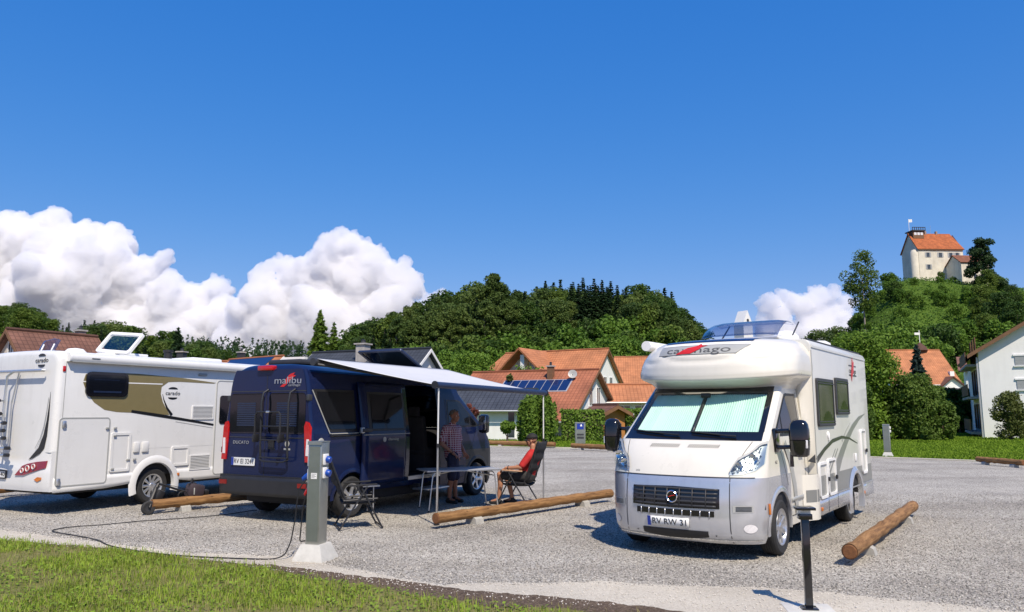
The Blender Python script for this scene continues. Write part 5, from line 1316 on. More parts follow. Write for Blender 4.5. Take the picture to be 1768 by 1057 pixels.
# ================================================================== cable
def catm(pts, n=8):
    P = [Vector(p) for p in pts]; out = []
    for i in range(len(P) - 1):
        p0, p1, p2, p3 = P[max(0, i - 1)], P[i], P[i + 1], P[min(len(P) - 1, i + 2)]
        for k in range(n):
            u = k / n; out.append(.5 * ((2 * p1) + (-p0 + p2) * u + (2 * p0 - 5 * p1 + 4 * p2 - p3) * u * u + (-p0 + 3 * p1 - 3 * p2 + p3) * u ** 3))
    return out + [P[-1]]
gz = .012
b = MB(); b.tube(catm([(-2.50, 9.50, .93), (-2.58, 9.49, .80), (-2.62, 9.50, .45), (-2.68, 9.52, .16), (-2.80, 9.50, .02), (-3.2, 9.49, gz), (-4.24, 9.75, gz), (-5.17, 10.30, gz), (-5.7, 10.85, gz), (-6.24, 11.25, gz), (-6.79, 11.66, gz), (-6.72, 12.05, gz), (-6.35, 12.30, gz), (-5.9, 12.75, gz), (-5.39, 13.05, gz), (-4.9, 13.5, gz), (-4.65, 14.0, gz), (-4.55, 14.3, .02), (-4.5, 14.5, .30)]), .008, 6)
tag(b.build('power_cable', 'cable_black'), 'thin black power cable looping over the gravel from the near power pillar', 'cable')
b = MB(); b.tube(catm([(-2.50, 9.54, .76), (-2.54, 9.55, .60), (-2.56, 9.56, .30), (-2.57, 9.60, .20), (-2.52, 9.66, .19), (-2.46, 9.70, .15)]), .008, 6)
tag(b.build('power_cable', 'cable_black'), 'short black cable hanging in a loop beside the near power pillar', 'cable')

# ================================================================== folding furniture
def chair(loc, rz, label, recline=18, arms='chair_black', fold=False):
    """camp chair: x is forward; padded tall back, seat, crossed legs"""
    e = empty('camping_chair', loc, rz, label, 'camping chair', 'folding camping chairs')
    a = R(recline); sz = .45
    Mb_ = Matrix.Translation((-.22, 0, sz)) @ Matrix.Rotation(-a, 4, 'Y')
    b = MB()
    b.patch(linsp(-.235, .235, 12), 0, .78, 18, lambda y, s: Mb_ @ Vector((-.02 - .05 * (1 - (y / .235) ** 2) * math.sin(math.pi * min(1, s / .78)) + .012 * math.cos(s * 2 * math.pi / .19), y, s)))
    bk = b.build('backrest', 'chair_black', e, angle=80, thick=.03)
    b = MB(); b.patch(linsp(-.225, .225, 10), -.24, .24, 10, lambda y, x: Vector((x, y, sz - .02 - .035 * (1 - (y / .23) ** 2) - .02 * math.cos(x * 5)))); b.build('seat', 'chair_black', e, angle=80, thick=.03)
    for sd in (-1, 1):
        y = sd * .26
        b = MB(); b.tube([Mb_ @ Vector((0, y, -.02)), Mb_ @ Vector((0, y, .78)), Mb_ @ Vector((.0, y * .85, .80))], .013, 8); b.build('back_tube', 'chair_frame', bk)
        b = MB(); b.tube([(-.25, y, sz - .02), (.26, y, sz)], .013, 8); b.build('seat_tube', 'chair_frame', e)
        b = MB(); b.tube([(.10, sd * .285, .63), (-.10, sd * .285, .32), (-.30, sd * .285, .015)], .014, 8); b.build('leg', 'chair_frame', e)
        b = MB(); b.tube([(.02, sd * .275, .60), (.12, sd * .275, .42), (.34, sd * .275, .015)], .014, 8); b.build('leg', 'chair_frame', e)
        b = MB(); b.rbox((.03, sd * .29, .655), (.44, .05, .024), .01, 2, Matrix.Rotation(-.03, 3, 'Y')); b.build('armrest', arms, e)
    b = MB(); b.tube([(-.30, -.285, .03), (-.30, .285, .03)], .012, 8); b.tube([(.34, -.275, .03), (.34, .275, .03)], .012, 8); b.build('cross_bar', 'chair_frame', e)
    for x, y in ((-.30, -.285), (-.30, .285), (.34, -.275), (.34, .275)):
        b = MB(); b.ball((x, y, .02), .02, sub=1); b.build('foot', 'black_plastic', e)
    return e
CH = chair((.13, 15.0, 0), R(157), 'reclining black camp chair with wooden armrests, the red-shirted man sits in it', 20, 'arm_wood')
chair((-2.38, 12.10, 0), R(20), 'empty black camp chair half hidden behind the near power pillar', 22)
def table(loc, rz, L_, W_, H_, label, top_mat, leg_mat, bowed=True):
    e = empty('camping_table', loc, rz, label, 'camping table', 'folding camping tables')
    b = MB(); b.rbox((0, 0, H_ - .015), (L_, W_, .03), .008); b.build('table_top', top_mat, e)
    b = MB(); b.box(-L_ / 2 + .002, L_ / 2 - .002, -W_ / 2 - .004, W_ / 2 + .004, H_ - .028, H_ - .006); b.build('edge_trim', leg_mat, e)
    for sx in (-1, 1):
        for sy in (-1, 1):
            x0, y0 = sx * (L_ / 2 - .10), sy * (W_ / 2 - .05)
            b = MB(); b.tube([(x0 - sx * .16, y0, H_ - .04), (x0 - sx * .06, y0, H_ - .05), (x0 - sx * .02, y0, H_ - .10), (x0 + sx * .045, y0, .015)] if bowed else [(x0, y0, H_ - .03), (x0, y0, .01)], .0125, 8); lg = b.build('leg', leg_mat, e)
            b = MB(); b.ball((x0 + (sx * .045 if bowed else 0), y0, .015), .018, sub=1); b.build('foot', 'black_plastic', lg)
        b = MB(); b.tube([(sx * (L_ / 2 - .13), -W_ / 2 + .05, H_ - .12), (sx * (L_ / 2 - .13), W_ / 2 - .05, H_ - .12)], .009, 6); b.tube([(sx * (L_ / 2 - .10), 0, H_ - .14), (sx * .12, 0, H_ - .04)], .008, 6); b.build('brace', leg_mat, e)
    return e
table((-.98, 14.42, 0), math.atan2(.55, 1.35), 1.42, .72, .72, 'large folding camping table under the awning beside the standing man', 'table_top', 'aluminium')
e = table((-2.66, 13.62, 0), R(28), .62, .42, .50, 'small folding side table behind the near power pillar', 'table_top', 'aluminium', False)
mat('jar', (.5, .5, .5), .3, metal=.5)

# ================================================================== folded kick scooter on the timber
e = empty('kick_scooter', (-6.30, 13.62, 0), R(47), 'folded black electric kick scooter lying against the timber wheel stop', 'scooter')
Mw = Matrix.Translation((-.04, -.09, .115)) @ Matrix.Rotation(R(90), 4, 'X')
b = MB(); b.lathe([(.06, -.03), (.10, -.035), (.115, -.02), (.115, .02), (.10, .035), (.06, .03)], 24, Mw, close=True); wh = b.build('wheel', 'rubber', e)
b = MB(); b.lathe([(0, .02), (.06, .025), (.06, -.025), (0, -.02)], 16, Mw); b.build('rim', 'dark_plastic', wh)
b = MB(); b.tube([(-.04, -.05, .13), (.04, .0, .24), (.13, .06, .42), (.18, .08, .50)], [.035, .04, .035, .03], 10); b.tube([(-.04, -.14, .12), (.02, -.08, .22)], .02, 8); b.build('fork', 'black_plastic', e)
b = MB(); b.tube([(.18, .08, .50), (.75, .22, .30), (.95, .24, .26)], .020, 8); b.build('steering_tube', 'chair_frame', e)
b = MB(); b.rbox((.20, .10, .28), (.14, .12, .22), .03, 2, Matrix.Rotation(.5, 3, 'Y')); b.build('stem_joint', 'black_plastic', e)
b = MB(); b.rbox((.85, .10, .33), (.30, .22, .24), .05, 2, Matrix.Rotation(.2, 3, 'Y')); o = b.build('bag', 'bag_purple', e)
b = MB(); b.rbox((.79, -.016, .33), (.02, .01, .12), .003); b.build('bag_label', 'lightgrey_decal', o)
b = MB(); b.tube([Vector((.60 + .085 * math.cos(a), .02, .26 + .085 * math.sin(a))) for a in linsp(0, 2 * math.pi, 16)], .008, 6); b.build('cable_loop', 'cable_black', e)
b = MB(); b.tube([(.70, .02, .46), (.80, .12, .48), (.95, .28, .44)], .014, 8); b.tube([(.78, .1, .48), (.80, .1, .55)], .02, 8); b.rbox((1.06, .14, .28), (.14, .10, .10), .03); b.build('handlebar', 'black_plastic', e)
b = MB(); b.tube([(.18, .06, .49), (.45, .06, .44), (.70, .03, .36)], .006, 6); b.tube([(.13, .03, .45), (.10, .02, .34), (.05, .0, .26)], .006, 6); b.build('brake_cable', 'cable_black', e)

# ================================================================== people
def capsule(mb, a, c, ra, rc, n=12):
    a, c = Vector(a), Vector(c); d = c - a
    L_ = max(d.length, 1e-4); k = 5
    pts, rad = [], []
    for i in range(k):
        th = math.pi / 2 * (1 - i / k); pts.append(a - d / L_ * ra * math.sin(th)); rad.append(max(.0015, ra * math.cos(th)))
    pts.append(a); rad.append(ra); pts.append(c); rad.append(rc)
    for i in range(1, k + 1):
        th = math.pi / 2 * i / k; pts.append(c + d / L_ * rc * math.sin(th)); rad.append(max(.0015, rc * math.cos(th)))
    mb.tube(pts, rad, n)
def remesh(mb, name, matn, parent, vox=.012, smooth=4, flat=None):
    o = mb.build(name, matn, parent, smooth=True)
    md = o.modifiers.new('skin', 'REMESH'); md.mode = 'VOXEL'; md.voxel_size = vox; md.use_smooth_shade = True
    if smooth: s_ = o.modifiers.new('soft', 'SMOOTH'); s_.iterations = smooth; s_.factor = .5
    return o
def hand(mb, wrist, d, pn, spread=1.0, curl=.5, thumb=1, s=1.0):
    """palm and five bent fingers; d = hand direction, pn = palm normal (fingers curl towards it)"""
    wrist, d, pn = Vector(wrist), Vector(d).normalized(), Vector(pn).normalized()
    pn = (pn - d * pn.dot(d)).normalized(); sx = d.cross(pn)
    for k in range(4):
        o = (k - 1.5) * .021 * s
        capsule(mb, wrist + sx * o * .6 + d * .015 * s, wrist + d * .082 * s + sx * o, .014 * s, .0115 * s, 8)
    for k, L_ in enumerate((.072, .082, .076, .058)):
        o = (k - 1.5) * .0225 * s * spread; p = wrist + d * .088 * s + sx * o; dd = d.copy()
        for seg in range(3):
            ang = curl * (.5 + .35 * seg); dd = (dd * math.cos(ang) + pn * math.sin(ang)).normalized()
            pn2 = pn; q = p + dd * L_ * s * (.42, .32, .26)[seg]; capsule(mb, p, q, .0095 * s, .0085 * s, 8); p = q
    p = wrist + d * .025 * s + sx * thumb * -.028 * s; dd = (d * .75 + sx * thumb * -.6 + pn * .35).normalized()
    for L_ in (.042, .034): q = p + dd * L_ * s; capsule(mb, p, q, .012 * s, .0095 * s, 8); p = q; dd = (dd + pn * .3 + d * .3).normalized()
def head(mb, c, f, up=(0, 0, 1), s=1.0):
    """skull, jaw, nose, brow, ears; f = facing"""
    c, f, up = Vector(c), Vector(f).normalized(), Vector(up).normalized(); f = (f - up * f.dot(up)).normalized(); r_ = f.cross(up)
    def P(a, b_, h): return c + (f * a + r_ * b_ + up * h) * s
    M3 = Matrix((f, r_, up)).transposed()
    def ell(p, a, b_, h):
        t_ = bmesh.new(); bmesh.ops.create_icosphere(t_, subdivisions=3, radius=1); mb.join(t_, Matrix.Translation(p) @ M3.to_4x4() @ Matrix.Diagonal((a * s, b_ * s, h * s, 1)))
    ell(P(-.012, 0, .035), .098, .077, .088); ell(P(.018, 0, -.028), .074, .062, .085)
    capsule(mb, P(.040, 0, -.085), P(.058, 0, -.082), .032 * s, .024 * s, 10)
    capsule(mb, P(.086, 0, .018), P(.108, 0, -.020), .009 * s, .015 * s, 8)
    for q in (-1, 1):
        capsule(mb, P(.078, q * .012, .030), P(.062, q * .052, .032), .012 * s, .010 * s, 8)
        capsule(mb, P(.055, q * .045, -.015), P(.060, q * .030, -.030), .022 * s, .020 * s, 8)
        ell(P(-.012, q * .080, -.008), .020, .010, .032)
        capsule(mb, P(.106, q * .008, -.024), P(.098, q * .014, -.022), .008 * s, .008 * s, 6)
    capsule(mb, P(.087, -.020, -.052), P(.087, .020, -.052), .009 * s, .009 * s, 8); capsule(mb, P(.083, -.016, -.064), P(.083, .016, -.064), .009 * s, .009 * s, 8)
    return P
def eyes(P, par, s=1.0):
    for q in (-1, 1):
        b = MB(); b.ball(P(.070, q * .031, .010), .0125, sub=2); e_ = b.build('eye', 'plate_white', par)
        b = MB(); b.ball(P(.0800, q * .031, .010), .0055, sub=1); b.build('iris', 'hair_grey', e_)
mat('lip', (.30, .12, .09), .5)
# --- standing man (faces right along +x, hand on the table side)
e = empty('person', (-1.16, 15.30, 0), 0, 'standing person in a red checked shirt and navy shorts beside the open van door', 'person')
b = MB(); hipL, hipR = Vector((-.01, .10, .90)), Vector((.01, -.10, .90))
F = Vector((.80, -.60, 0)).normalized()
capsule(b, (0, 0, .95), (-.02, 0, 1.12), .155, .155); capsule(b, (-.02, 0, 1.12), (-.03, 0, 1.34), .16, .15)
for q in (-1, 1): capsule(b, (-.03, 0, 1.38), (-.03 + q * .10, q * .13, 1.42), .11, .075)
capsule(b, (-.03, 0, 1.42), (.005, -.02, 1.57), .062, .056)
for q, hp in ((1, hipL), (-1, hipR)):
    kn = Vector((.02 + .03 * q, q * .11 - .01, .50)); an = Vector((.0 + .05 * q, q * .12, .085))
    capsule(b, hp, kn, .088, .058); capsule(b, kn, kn.lerp(an, .4) + Vector((-.02, 0, 0)), .056, .054); capsule(b, kn.lerp(an, .4) + Vector((-.02, 0, 0)), an, .052, .036)
    capsule(b, an, an + F * .16 + Vector((0, 0, -.045)), .038, .030)
shL, shR = Vector((.06, .18, 1.42)), Vector((-.14, -.15, 1.42))
elL, wrL = Vector((.12, .22, 1.13)), Vector((.22, .05, .96))
elR, wrR = Vector((-.20, -.24, 1.14)), Vector((.05, -.24, .94))
for s_, l_, w_ in ((shL, elL, wrL), (shR, elR, wrR)):
    capsule(b, s_, l_, .055, .045); capsule(b, l_, w_, .044, .030)
hand(b, wrR, (.75, .1, -.55), (0, .2, -1), curl=.45, thumb=1); hand(b, wrL, (.55, -.2, -.75), (-.3, -.9, 0), curl=.5, thumb=-1)
P = head(b, (.03, -.03, 1.665), F + Vector((.1, 0, -.06)))
body = remesh(b, 'body', 'skin_tan', e, .009, 3); eyes(P, body)
b = MB()
capsule(b, (0, 0, .93), (-.02, 0, 1.12), .172, .178); capsule(b, (-.02, 0, 1.12), (-.03, 0, 1.34), .180, .166)
for q in (-1, 1): capsule(b, (-.03, 0, 1.38), (-.03 + q * .10, q * .13, 1.415), .125, .092)
for s_, l_ in ((shL, elL), (shR, elR)): capsule(b, s_, s_.lerp(l_, .72), .078, .070)
capsule(b, (-.03, 0, 1.44), (-.02, -.01, 1.50), .08, .070)
remesh(b, 'shirt', 'shirt_check', e, .010, 3)
b = MB(); capsule(b, (0, 0, .90), (0, 0, .97), .165, .160)
for q, hp in ((1, hipL), (-1, hipR)): capsule(b, hp, Vector((.02 + .03 * q, q * .11 - .01, .50)), .112, .088)
remesh(b, 'shorts', 'shorts_navy', e, .012, 3)
for q in (1, -1):
    an = Vector((.0 + .05 * q, q * .12, .085)); b = MB()
    capsule(b, an + Vector((0, 0, -.035)) - F * .05, an + F * .17 + Vector((0, 0, -.05)), .046, .036); capsule(b, an + Vector((0, 0, -.01)), an + Vector((0, 0, .0)), .048, .046)
    remesh(b, 'shoe', 'shoe', e, .009, 2)
b = MB(); t_ = bmesh.new(); bmesh.ops.create_icosphere(t_, subdivisions=3, radius=1)
for v in t_.verts:
    v.co = Vector((v.co.x * .104, v.co.y * .086, v.co.z * .092))
bmesh.ops.delete(t_, geom=[v for v in t_.verts if v.co.z < .0 + max(0, v.co.x) * .9 - .035 and True], context='VERTS')
fa = math.atan2(F.y, F.x); b.join(t_, Matrix.Translation((.018, -.02, 1.705)) @ Matrix.Rotation(fa, 4, 'Z')); b.build('hair', 'hair_grey', e, thick=-.008)
b = MB(); b.tube([Vector((.0, -.235, .965)) + .04 * (Vector((0, 1, 0)) * math.cos(a) + Vector((.5, 0, .85)) * math.sin(a)) for a in linsp(0, 2 * math.pi, 14)], .008, 6); b.build('wristband', 'black_plastic', e)

# --- seated man in the camp chair, facing left
e = empty('person', (.13, 15.0, 0), R(157), 'seated person in a red shirt, dark shorts and black cap, arms resting on the chair', 'person')
b = MB(); hip = Vector((-.17, 0, .56)); ch = Vector((-.30, 0, .90)); nk = Vector((-.31, 0, 1.06))
capsule(b, hip, hip.lerp(ch, .5) + Vector((.03, 0, 0)), .15, .155); capsule(b, hip.lerp(ch, .5) + Vector((.03, 0, 0)), ch, .155, .14)
for q in (-1, 1): capsule(b, ch + Vector((0, 0, .02)), ch + Vector((.0, q * .15, .03)), .10, .072)
capsule(b, ch + Vector((0, 0, .05)), nk + Vector((.02, 0, .05)), .06, .055)
for q in (-1, 1):
    h_ = Vector((-.14, q * .09, .53)); kn = Vector((.33, q * .13 + .02, .55 + .015 * q)); an = Vector((.37 if q > 0 else .18, q * .12, .09))
    capsule(b, h_, kn, .088, .060); mid = kn.lerp(an, .38) + Vector((-.025, 0, 0)); capsule(b, kn, mid, .056, .055); capsule(b, mid, an, .053, .036); capsule(b, an, an + Vector((.15, 0, -.045)), .036, .028)
    s_ = ch + Vector((0, q * .20, .02)); l_ = Vector((-.16, q * .29, .72)); w_ = Vector((.15, q * .27, .70))
    capsule(b, s_, l_, .054, .045); capsule(b, l_, w_, .044, .030)
    hand(b, w_, (.85, -q * .10, -.35), (0, 0, -1), curl=.55, thumb=q)
P = head(b, (-.265, 0, 1.205), (1, .12, -.10))
body = remesh(b, 'body', 'skin', e, .009, 3); eyes(P, body)
b = MB(); capsule(b, hip + Vector((.0, 0, .05)), hip.lerp(ch, .5) + Vector((.035, 0, 0)), .168, .178); capsule(b, hip.lerp(ch, .5) + Vector((.035, 0, 0)), ch, .178, .155)
for q in (-1, 1):
    capsule(b, ch + Vector((0, 0, .02)), ch + Vector((.0, q * .15, .025)), .115, .088); s_ = ch + Vector((0, q * .20, .02)); l_ = Vector((-.16, q * .29, .72)); capsule(b, s_, s_.lerp(l_, .80), .076, .068)
capsule(b, ch + Vector((0, 0, .07)), ch + Vector((.01, 0, .11)), .085, .07)
remesh(b, 'shirt', 'shirt_red', e, .010, 3)
b = MB(); capsule(b, hip + Vector((0, -.05, -.01)), hip + Vector((0, .05, -.01)), .155, .155)
for q in (-1, 1): capsule(b, Vector((-.14, q * .09, .53)), Vector((.24, q * .12 + .02, .55)), .108, .088)
remesh(b, 'shorts', 'shorts_dark', e, .012, 3)
for q in (-1, 1):
    an = Vector((.37 if q > 0 else .18, q * .12, .09)); b = MB()
    capsule(b, an + Vector((-.05, 0, -.045)), an + Vector((.17, 0, -.055)), .042, .033); capsule(b, an + Vector((0, 0, -.01)), an, .045, .043); remesh(b, 'shoe', 'shoe', e, .009, 2)
b = MB(); t_ = bmesh.new(); bmesh.ops.create_icosphere(t_, subdivisions=3, radius=1)
for v in t_.verts: v.co = Vector((v.co.x * .112, v.co.y * .094, v.co.z * .098))
bmesh.ops.delete(t_, geom=[v for v in t_.verts if v.co.z < -.008], context='VERTS')
Mh = Matrix.Translation((-.275, 0, 1.247)) @ Matrix.Rotation(R(8), 4, 'Y'); b.join(t_, Mh); cp = b.build('cap', 'cap_black', e, thick=-.006)
b = MB(); b.patch(linsp(-1.1, 1.1, 12), 0, 1, 4, lambda a, u: Mh @ Vector(((.098 + .075 * u * math.cos(a)) * math.cos(a * .85) + .0, (.098 + .05 * u * math.cos(a)) * math.sin(a * .85), -.004 - .018 * u * u + .01 * (1 - abs(a))))); b.build('cap_peak', 'cap_black', cp, thick=.005)
b = MB(); b.tube([Vector((.10, .27, .705)) + .037 * (Vector((0, 1, 0)) * math.cos(a) + Vector((0, 0, 1)) * math.sin(a)) for a in linsp(0, 2 * math.pi, 14)], .009, 6); b.build('watch', 'black_plastic', e)

# ================================================================== houses
def tile_mat(name, a, b_, c, sx=.30, sy=.36):
    m, N, L = node_mat(name); p = N['Principled BSDF']; p.inputs['Roughness'].default_value = .75; p.inputs['Specular IOR Level'].default_value = .3
    tc = N.new('ShaderNodeTexCoord'); br = N.new('ShaderNodeTexBrick'); br.inputs['Scale'].default_value = 1.0
    br.inputs['Brick Width'].default_value = sx; br.inputs['Row Height'].default_value = sy; br.inputs['Mortar Size'].default_value = .025; br.inputs['Mortar Smooth'].default_value = .4; br.offset = 0.0
    br.inputs['Color1'].default_value = rgb(*a); br.inputs['Color2'].default_value = rgb(*b_); br.inputs['Mortar'].default_value = rgb(*c); L.new(tc.outputs['UV'], br.inputs['Vector'])
    nz = N.new('ShaderNodeTexNoise'); nz.inputs['Scale'].default_value = .8; nz.inputs['Detail'].default_value = 8; L.new(tc.outputs['Object'], nz.inputs['Vector'])
    r = ramp(N, [(.3, (.70, .70, .70)), (.7, (1.15, 1.12, 1.1))]); L.new(nz.outputs[0], r.inputs[0])
    mx = N.new('ShaderNodeMix'); mx.data_type = 'RGBA'; mx.blend_type = 'MULTIPLY'; mx.inputs['Factor'].default_value = 1; L.new(br.outputs[0], mx.inputs['A']); L.new(r.outputs[0], mx.inputs['B']); L.new(mx.outputs['Result'], p.inputs['Base Color'])
    bp = N.new('ShaderNodeBump'); bp.inputs['Strength'].default_value = .6; bp.inputs['Distance'].default_value = .04; L.new(br.outputs['Fac'], bp.inputs['Height']); bp.invert = True; L.new(bp.outputs[0], p.inputs['Normal'])
tile_mat('tile_orange', (.49, .205, .095), (.44, .18, .082), (.33, .13, .06))
tile_mat('tile_red', (.37, .14, .075), (.325, .12, .064), (.23, .083, .044))
tile_mat('tile_brown', (.21, .105, .075), (.18, .088, .062), (.11, .055, .04))
tile_mat('tile_slate', (.055, .065, .085), (.046, .055, .074), (.022, .027, .037))
tile_mat('tile_castle', (.42, .125, .04), (.36, .105, .035), (.24, .07, .025), .5, .5)
tile_mat('tile_old', (.24, .10, .055), (.20, .08, .045), (.13, .055, .03), .5, .5)
mat('plaster', (.76, .76, .75), .9, var=.04, scale=.6, dirt=.12)
mat('plaster_beige', (.55, .50, .44), .9, var=.05, scale=.6, dirt=.12)
mat('plaster_old', (.66, .61, .50), .9, var=.16, scale=.25, dirt=.3)
mat('wood_trim', (.17, .085, .04), .7, var=.2, scale=3)
mat('wood_shed', (.40, .17, .045), .7, var=.2, scale=3)
mat('house_glass', (.03, .04, .05), .06, spec=.8, var=.2, scale=1)
mat('shutter_grey', (.30, .32, .33), .6, var=.05)
mat('solar', (.010, .022, .085), .12, spec=.8, var=.1)
mat('brick_chimney', (.30, .22, .18), .9, var=.2, scale=6)
mat('grey_stone', (.36, .34, .32), .9, var=.2, scale=4)
mat('rail_grey', (.45, .46, .47), .5, metal=.4)

def quad_slab(me_pts, th, name, matn, parent, uvw):
    """roof slab from 4 top points (eave-left, eave-right, ridge-right, ridge-left) with tile coordinates"""
    a, b_, c, d = [Vector(p) for p in me_pts]
    n = (b_ - a).cross(d - a).normalized()
    V = [a, b_, c, d, a - n * th, b_ - n * th, c - n * th, d - n * th]
    me = bpy.data.meshes.new(name)
    me.from_pydata([tuple(v) for v in V], [], [(0, 1, 2, 3), (7, 6, 5, 4), (0, 4, 5, 1), (1, 5, 6, 2), (2, 6, 7, 3), (3, 7, 4, 0)])
    uv = me.uv_layers.new(name='UVMap')
    ex = (b_ - a).normalized(); ey = n.cross(ex)
    for l in me.loops:
        p_ = me.vertices[l.vertex_index].co - a; uv.data[l.index].uv = (p_.dot(ex), p_.dot(ey))
    me.materials.append(MATS[matn]); me.update()
    return link(name, me, parent)
def tri_slab(pts, th, name, matn, parent):
    a, b_, c = [Vector(p) for p in pts]; n = (b_ - a).cross(c - a).normalized()
    me = bpy.data.meshes.new(name); V = [a, b_, c, a - n * th, b_ - n * th, c - n * th]
    me.from_pydata([tuple(v) for v in V], [], [(0, 1, 2), (5, 4, 3), (0, 3, 4, 1), (1, 4, 5, 2), (2, 5, 3, 0)])
    uv = me.uv_layers.new(name='UVMap'); ex = (b_ - a).normalized(); ey = n.cross(ex)
    for l in me.loops:
        p_ = me.vertices[l.vertex_index].co - a; uv.data[l.index].uv = (p_.dot(ex), p_.dot(ey))
    me.materials.append(MATS[matn]); return link(name, me, parent)
def win(parent, face, u, z, w_, h_, depth, frame='white_paint', pane='house_glass', sill=True, bars=1):
    """window on a wall: face = 'front' (-y), 'right' (+x), 'left' (-x); depth = wall position"""
    fn = {'front': lambda a, b_, c: Vector((a, depth - c, b_)), 'right': lambda a, b_, c: Vector((depth + c, a, b_)), 'left': lambda a, b_, c: Vector((depth - c, a, b_))}[face]
    b = MB(); t_ = .06 if w_ > .5 else .04
    sq = lambda x0, x1, z0, z1: [(x0, z0), (x1, z0), (x1, z1), (x0, z1)]
    ring_prism(b, sq(u - w_ / 2, u + w_ / 2, z, z + h_), sq(u - w_ / 2 + t_, u + w_ / 2 - t_, z + t_, z + h_ - t_), fn, .05)
    if bars: b.prism(sq(u - .025, u + .025, z + t_, z + h_ - t_), fn, .045)
    o = b.build('window', frame, parent, smooth=False)
    b = MB(); b.prism(sq(u - w_ / 2 + t_ * .5, u + w_ / 2 - t_ * .5, z + t_ * .5, z + h_ - t_ * .5), fn, .02); b.build('pane', pane, o, smooth=False)
    if sill:
        b = MB(); b.prism(sq(u - w_ / 2 - .08, u + w_ / 2 + .08, z - .06, z - .005), fn, .12); b.build('sill', 'grey_stone', o, smooth=False)
    return o
def gable_house(name, loc, rz, L_, W_, eave, ridge, wall, roof, label, over=.45, gable_over=.4, trim='wood_trim', cat='house', base=-.6):
    """ridge along local x; loc = centre on the ground"""
    e = empty(name, loc, rz, label, cat)
    hx, hy = L_ / 2, W_ / 2
    b = MB(); V = []
    for x in (-hx, hx): V += [(x, -hy, base), (x, -hy, eave), (x, 0, ridge - .12), (x, hy, eave), (x, hy, base)]
    b.faces(V, [(0, 1, 2, 3, 4), (9, 8, 7, 6, 5), (0, 5, 6, 1), (3, 8, 9, 4), (1, 6, 7, 2), (2, 7, 8, 3)]); b.build('wall', wall, e, smooth=False)
    sl = (ridge - eave) / hy; zo = eave - sl * over
    gx = hx + gable_over; th = .16
    for sg in (-1, 1):
        A, B_ = (-gx, sg * (hy + over), zo + .10), (gx, sg * (hy + over), zo + .10); C_, D_ = (gx, 0, ridge + .10), (-gx, 0, ridge + .10)
        quad_slab((A, B_, C_, D_) if sg < 0 else (B_, A, D_, C_), th, 'roof', roof, e, None)
        for gxx in (-gx, gx):                              # barge boards
            b = MB(); x0 = gxx; d_ = .05 if gxx > 0 else -.05
            b.prism([(sg * (hy + over), zo - .16), (sg * (hy + over), zo + .07), (sg * .0, ridge + .07), (0, ridge - .16)], lambda u, v, w_: Vector((x0 + w_, u, v)), d_); b.build('barge_board', trim, e, smooth=False)
        b = MB(); b.tube([(-gx, sg * (hy + over + .06), zo + .02), (gx, sg * (hy + over + .06), zo + .02)], .07, 6); b.build('gutter', 'rail_grey', e)
    b = MB(); b.tube([(-gx, 0, ridge + .12), (gx, 0, ridge + .12)], .10, 8); b.build('ridge_tiles', roof, e)
    return e
def chimney(e, x, y, z0, z1, s=.5, m='brick_chimney'):
    b = MB(); b.box(x - s / 2, x + s / 2, y - s / 2, y + s / 2, z0, z1); o = b.build('chimney', m, e, smooth=False)
    b = MB(); b.box(x - s * .65, x + s * .65, y - s * .65, y + s * .65, z1, z1 + .1); b.build('chimney_cap', 'grey_stone', o, smooth=False)
    b = MB(); b.lathe([(s * .22, 0), (s * .22, .25), (s * .28, .26), (0, .30)], 10, Matrix.Translation((x, y, z1 + .1))); b.build('chimney_pot', 'dark_plastic', o)
def dishm(e, p, r_=.4, m='lightgrey_decal', yaw=0):
    b = MB(); M_ = Matrix.Translation(p) @ Matrix.Rotation(yaw, 4, 'Z') @ Matrix.Rotation(R(68), 4, 'X')
    b.lathe([(0, -.05), (r_ * .5, -.02), (r_, .08), (r_ * 1.02, .08), (r_ * .5, -.05), (0, -.08)], 20, M_); o = b.build('satellite_dish', m, e)
    b = MB(); b.tube([p, Vector(p) + Vector((0, .2, -.6))], .03, 6); b.build('dish_mast', 'dark_plastic', o)
def slope_pt(W_, eave, ridge, x, f, off=.13):
    """point on the front roof slope; f = 0 at the eave, 1 at the ridge"""
    return Vector((x, -W_ / 2 * (1 - f), eave + (ridge - eave) * f + off))

# front red-tiled house with solar panels
HD = 58.0
c = at(938, 712, HD)
a5 = R(-26)
e = gable_house('house', (c.x - .6, c.y + 4.2, 0), a5, 10.4, 8.4, 2.1, 4.95, 'plaster', 'tile_red', 'low white house with red tiled roof and a row of solar panels', over=1.6)
for k in range(8):
    P0 = [slope_pt(8.4, 2.1, 4.95, -1.9 + k * .72, .40, .16), slope_pt(8.4, 2.1, 4.95, -1.9 + k * .72 + .66, .40, .16), slope_pt(8.4, 2.1, 4.95, -1.9 + k * .72 + .66, .70, .16), slope_pt(8.4, 2.1, 4.95, -1.9 + k * .72, .70, .16)]
    o = quad_slab(P0, .05, 'solar_panel', 'solar', e, None)
P0 = [slope_pt(8.4, 2.1, 4.95, -2.0, .38, .135), slope_pt(8.4, 2.1, 4.95, 3.9, .38, .135), slope_pt(8.4, 2.1, 4.95, 3.9, .72, .135), slope_pt(8.4, 2.1, 4.95, -2.0, .72, .135)]
quad_slab(P0, .03, 'panel_frame', 'rail_grey', e, None)
chimney(e, 1.9, -.9, 4.0, 5.3, .45, 'wood_trim'); dishm(e, (3.9, -1.3, 4.65), .34, yaw=R(20))
win(e, 'right', -.9, 2.2, .8, 1.5, 5.2); win(e, 'right', .8, 2.2, .8, 1.5, 5.2); win(e, 'front', 1.0, 1.0, 1.2, 1.1, -4.2)
b = MB()
for k in range(9): b.box(6.05, 6.10, -1.9 + k * .45, -1.65 + k * .45, 1.45, 2.35)
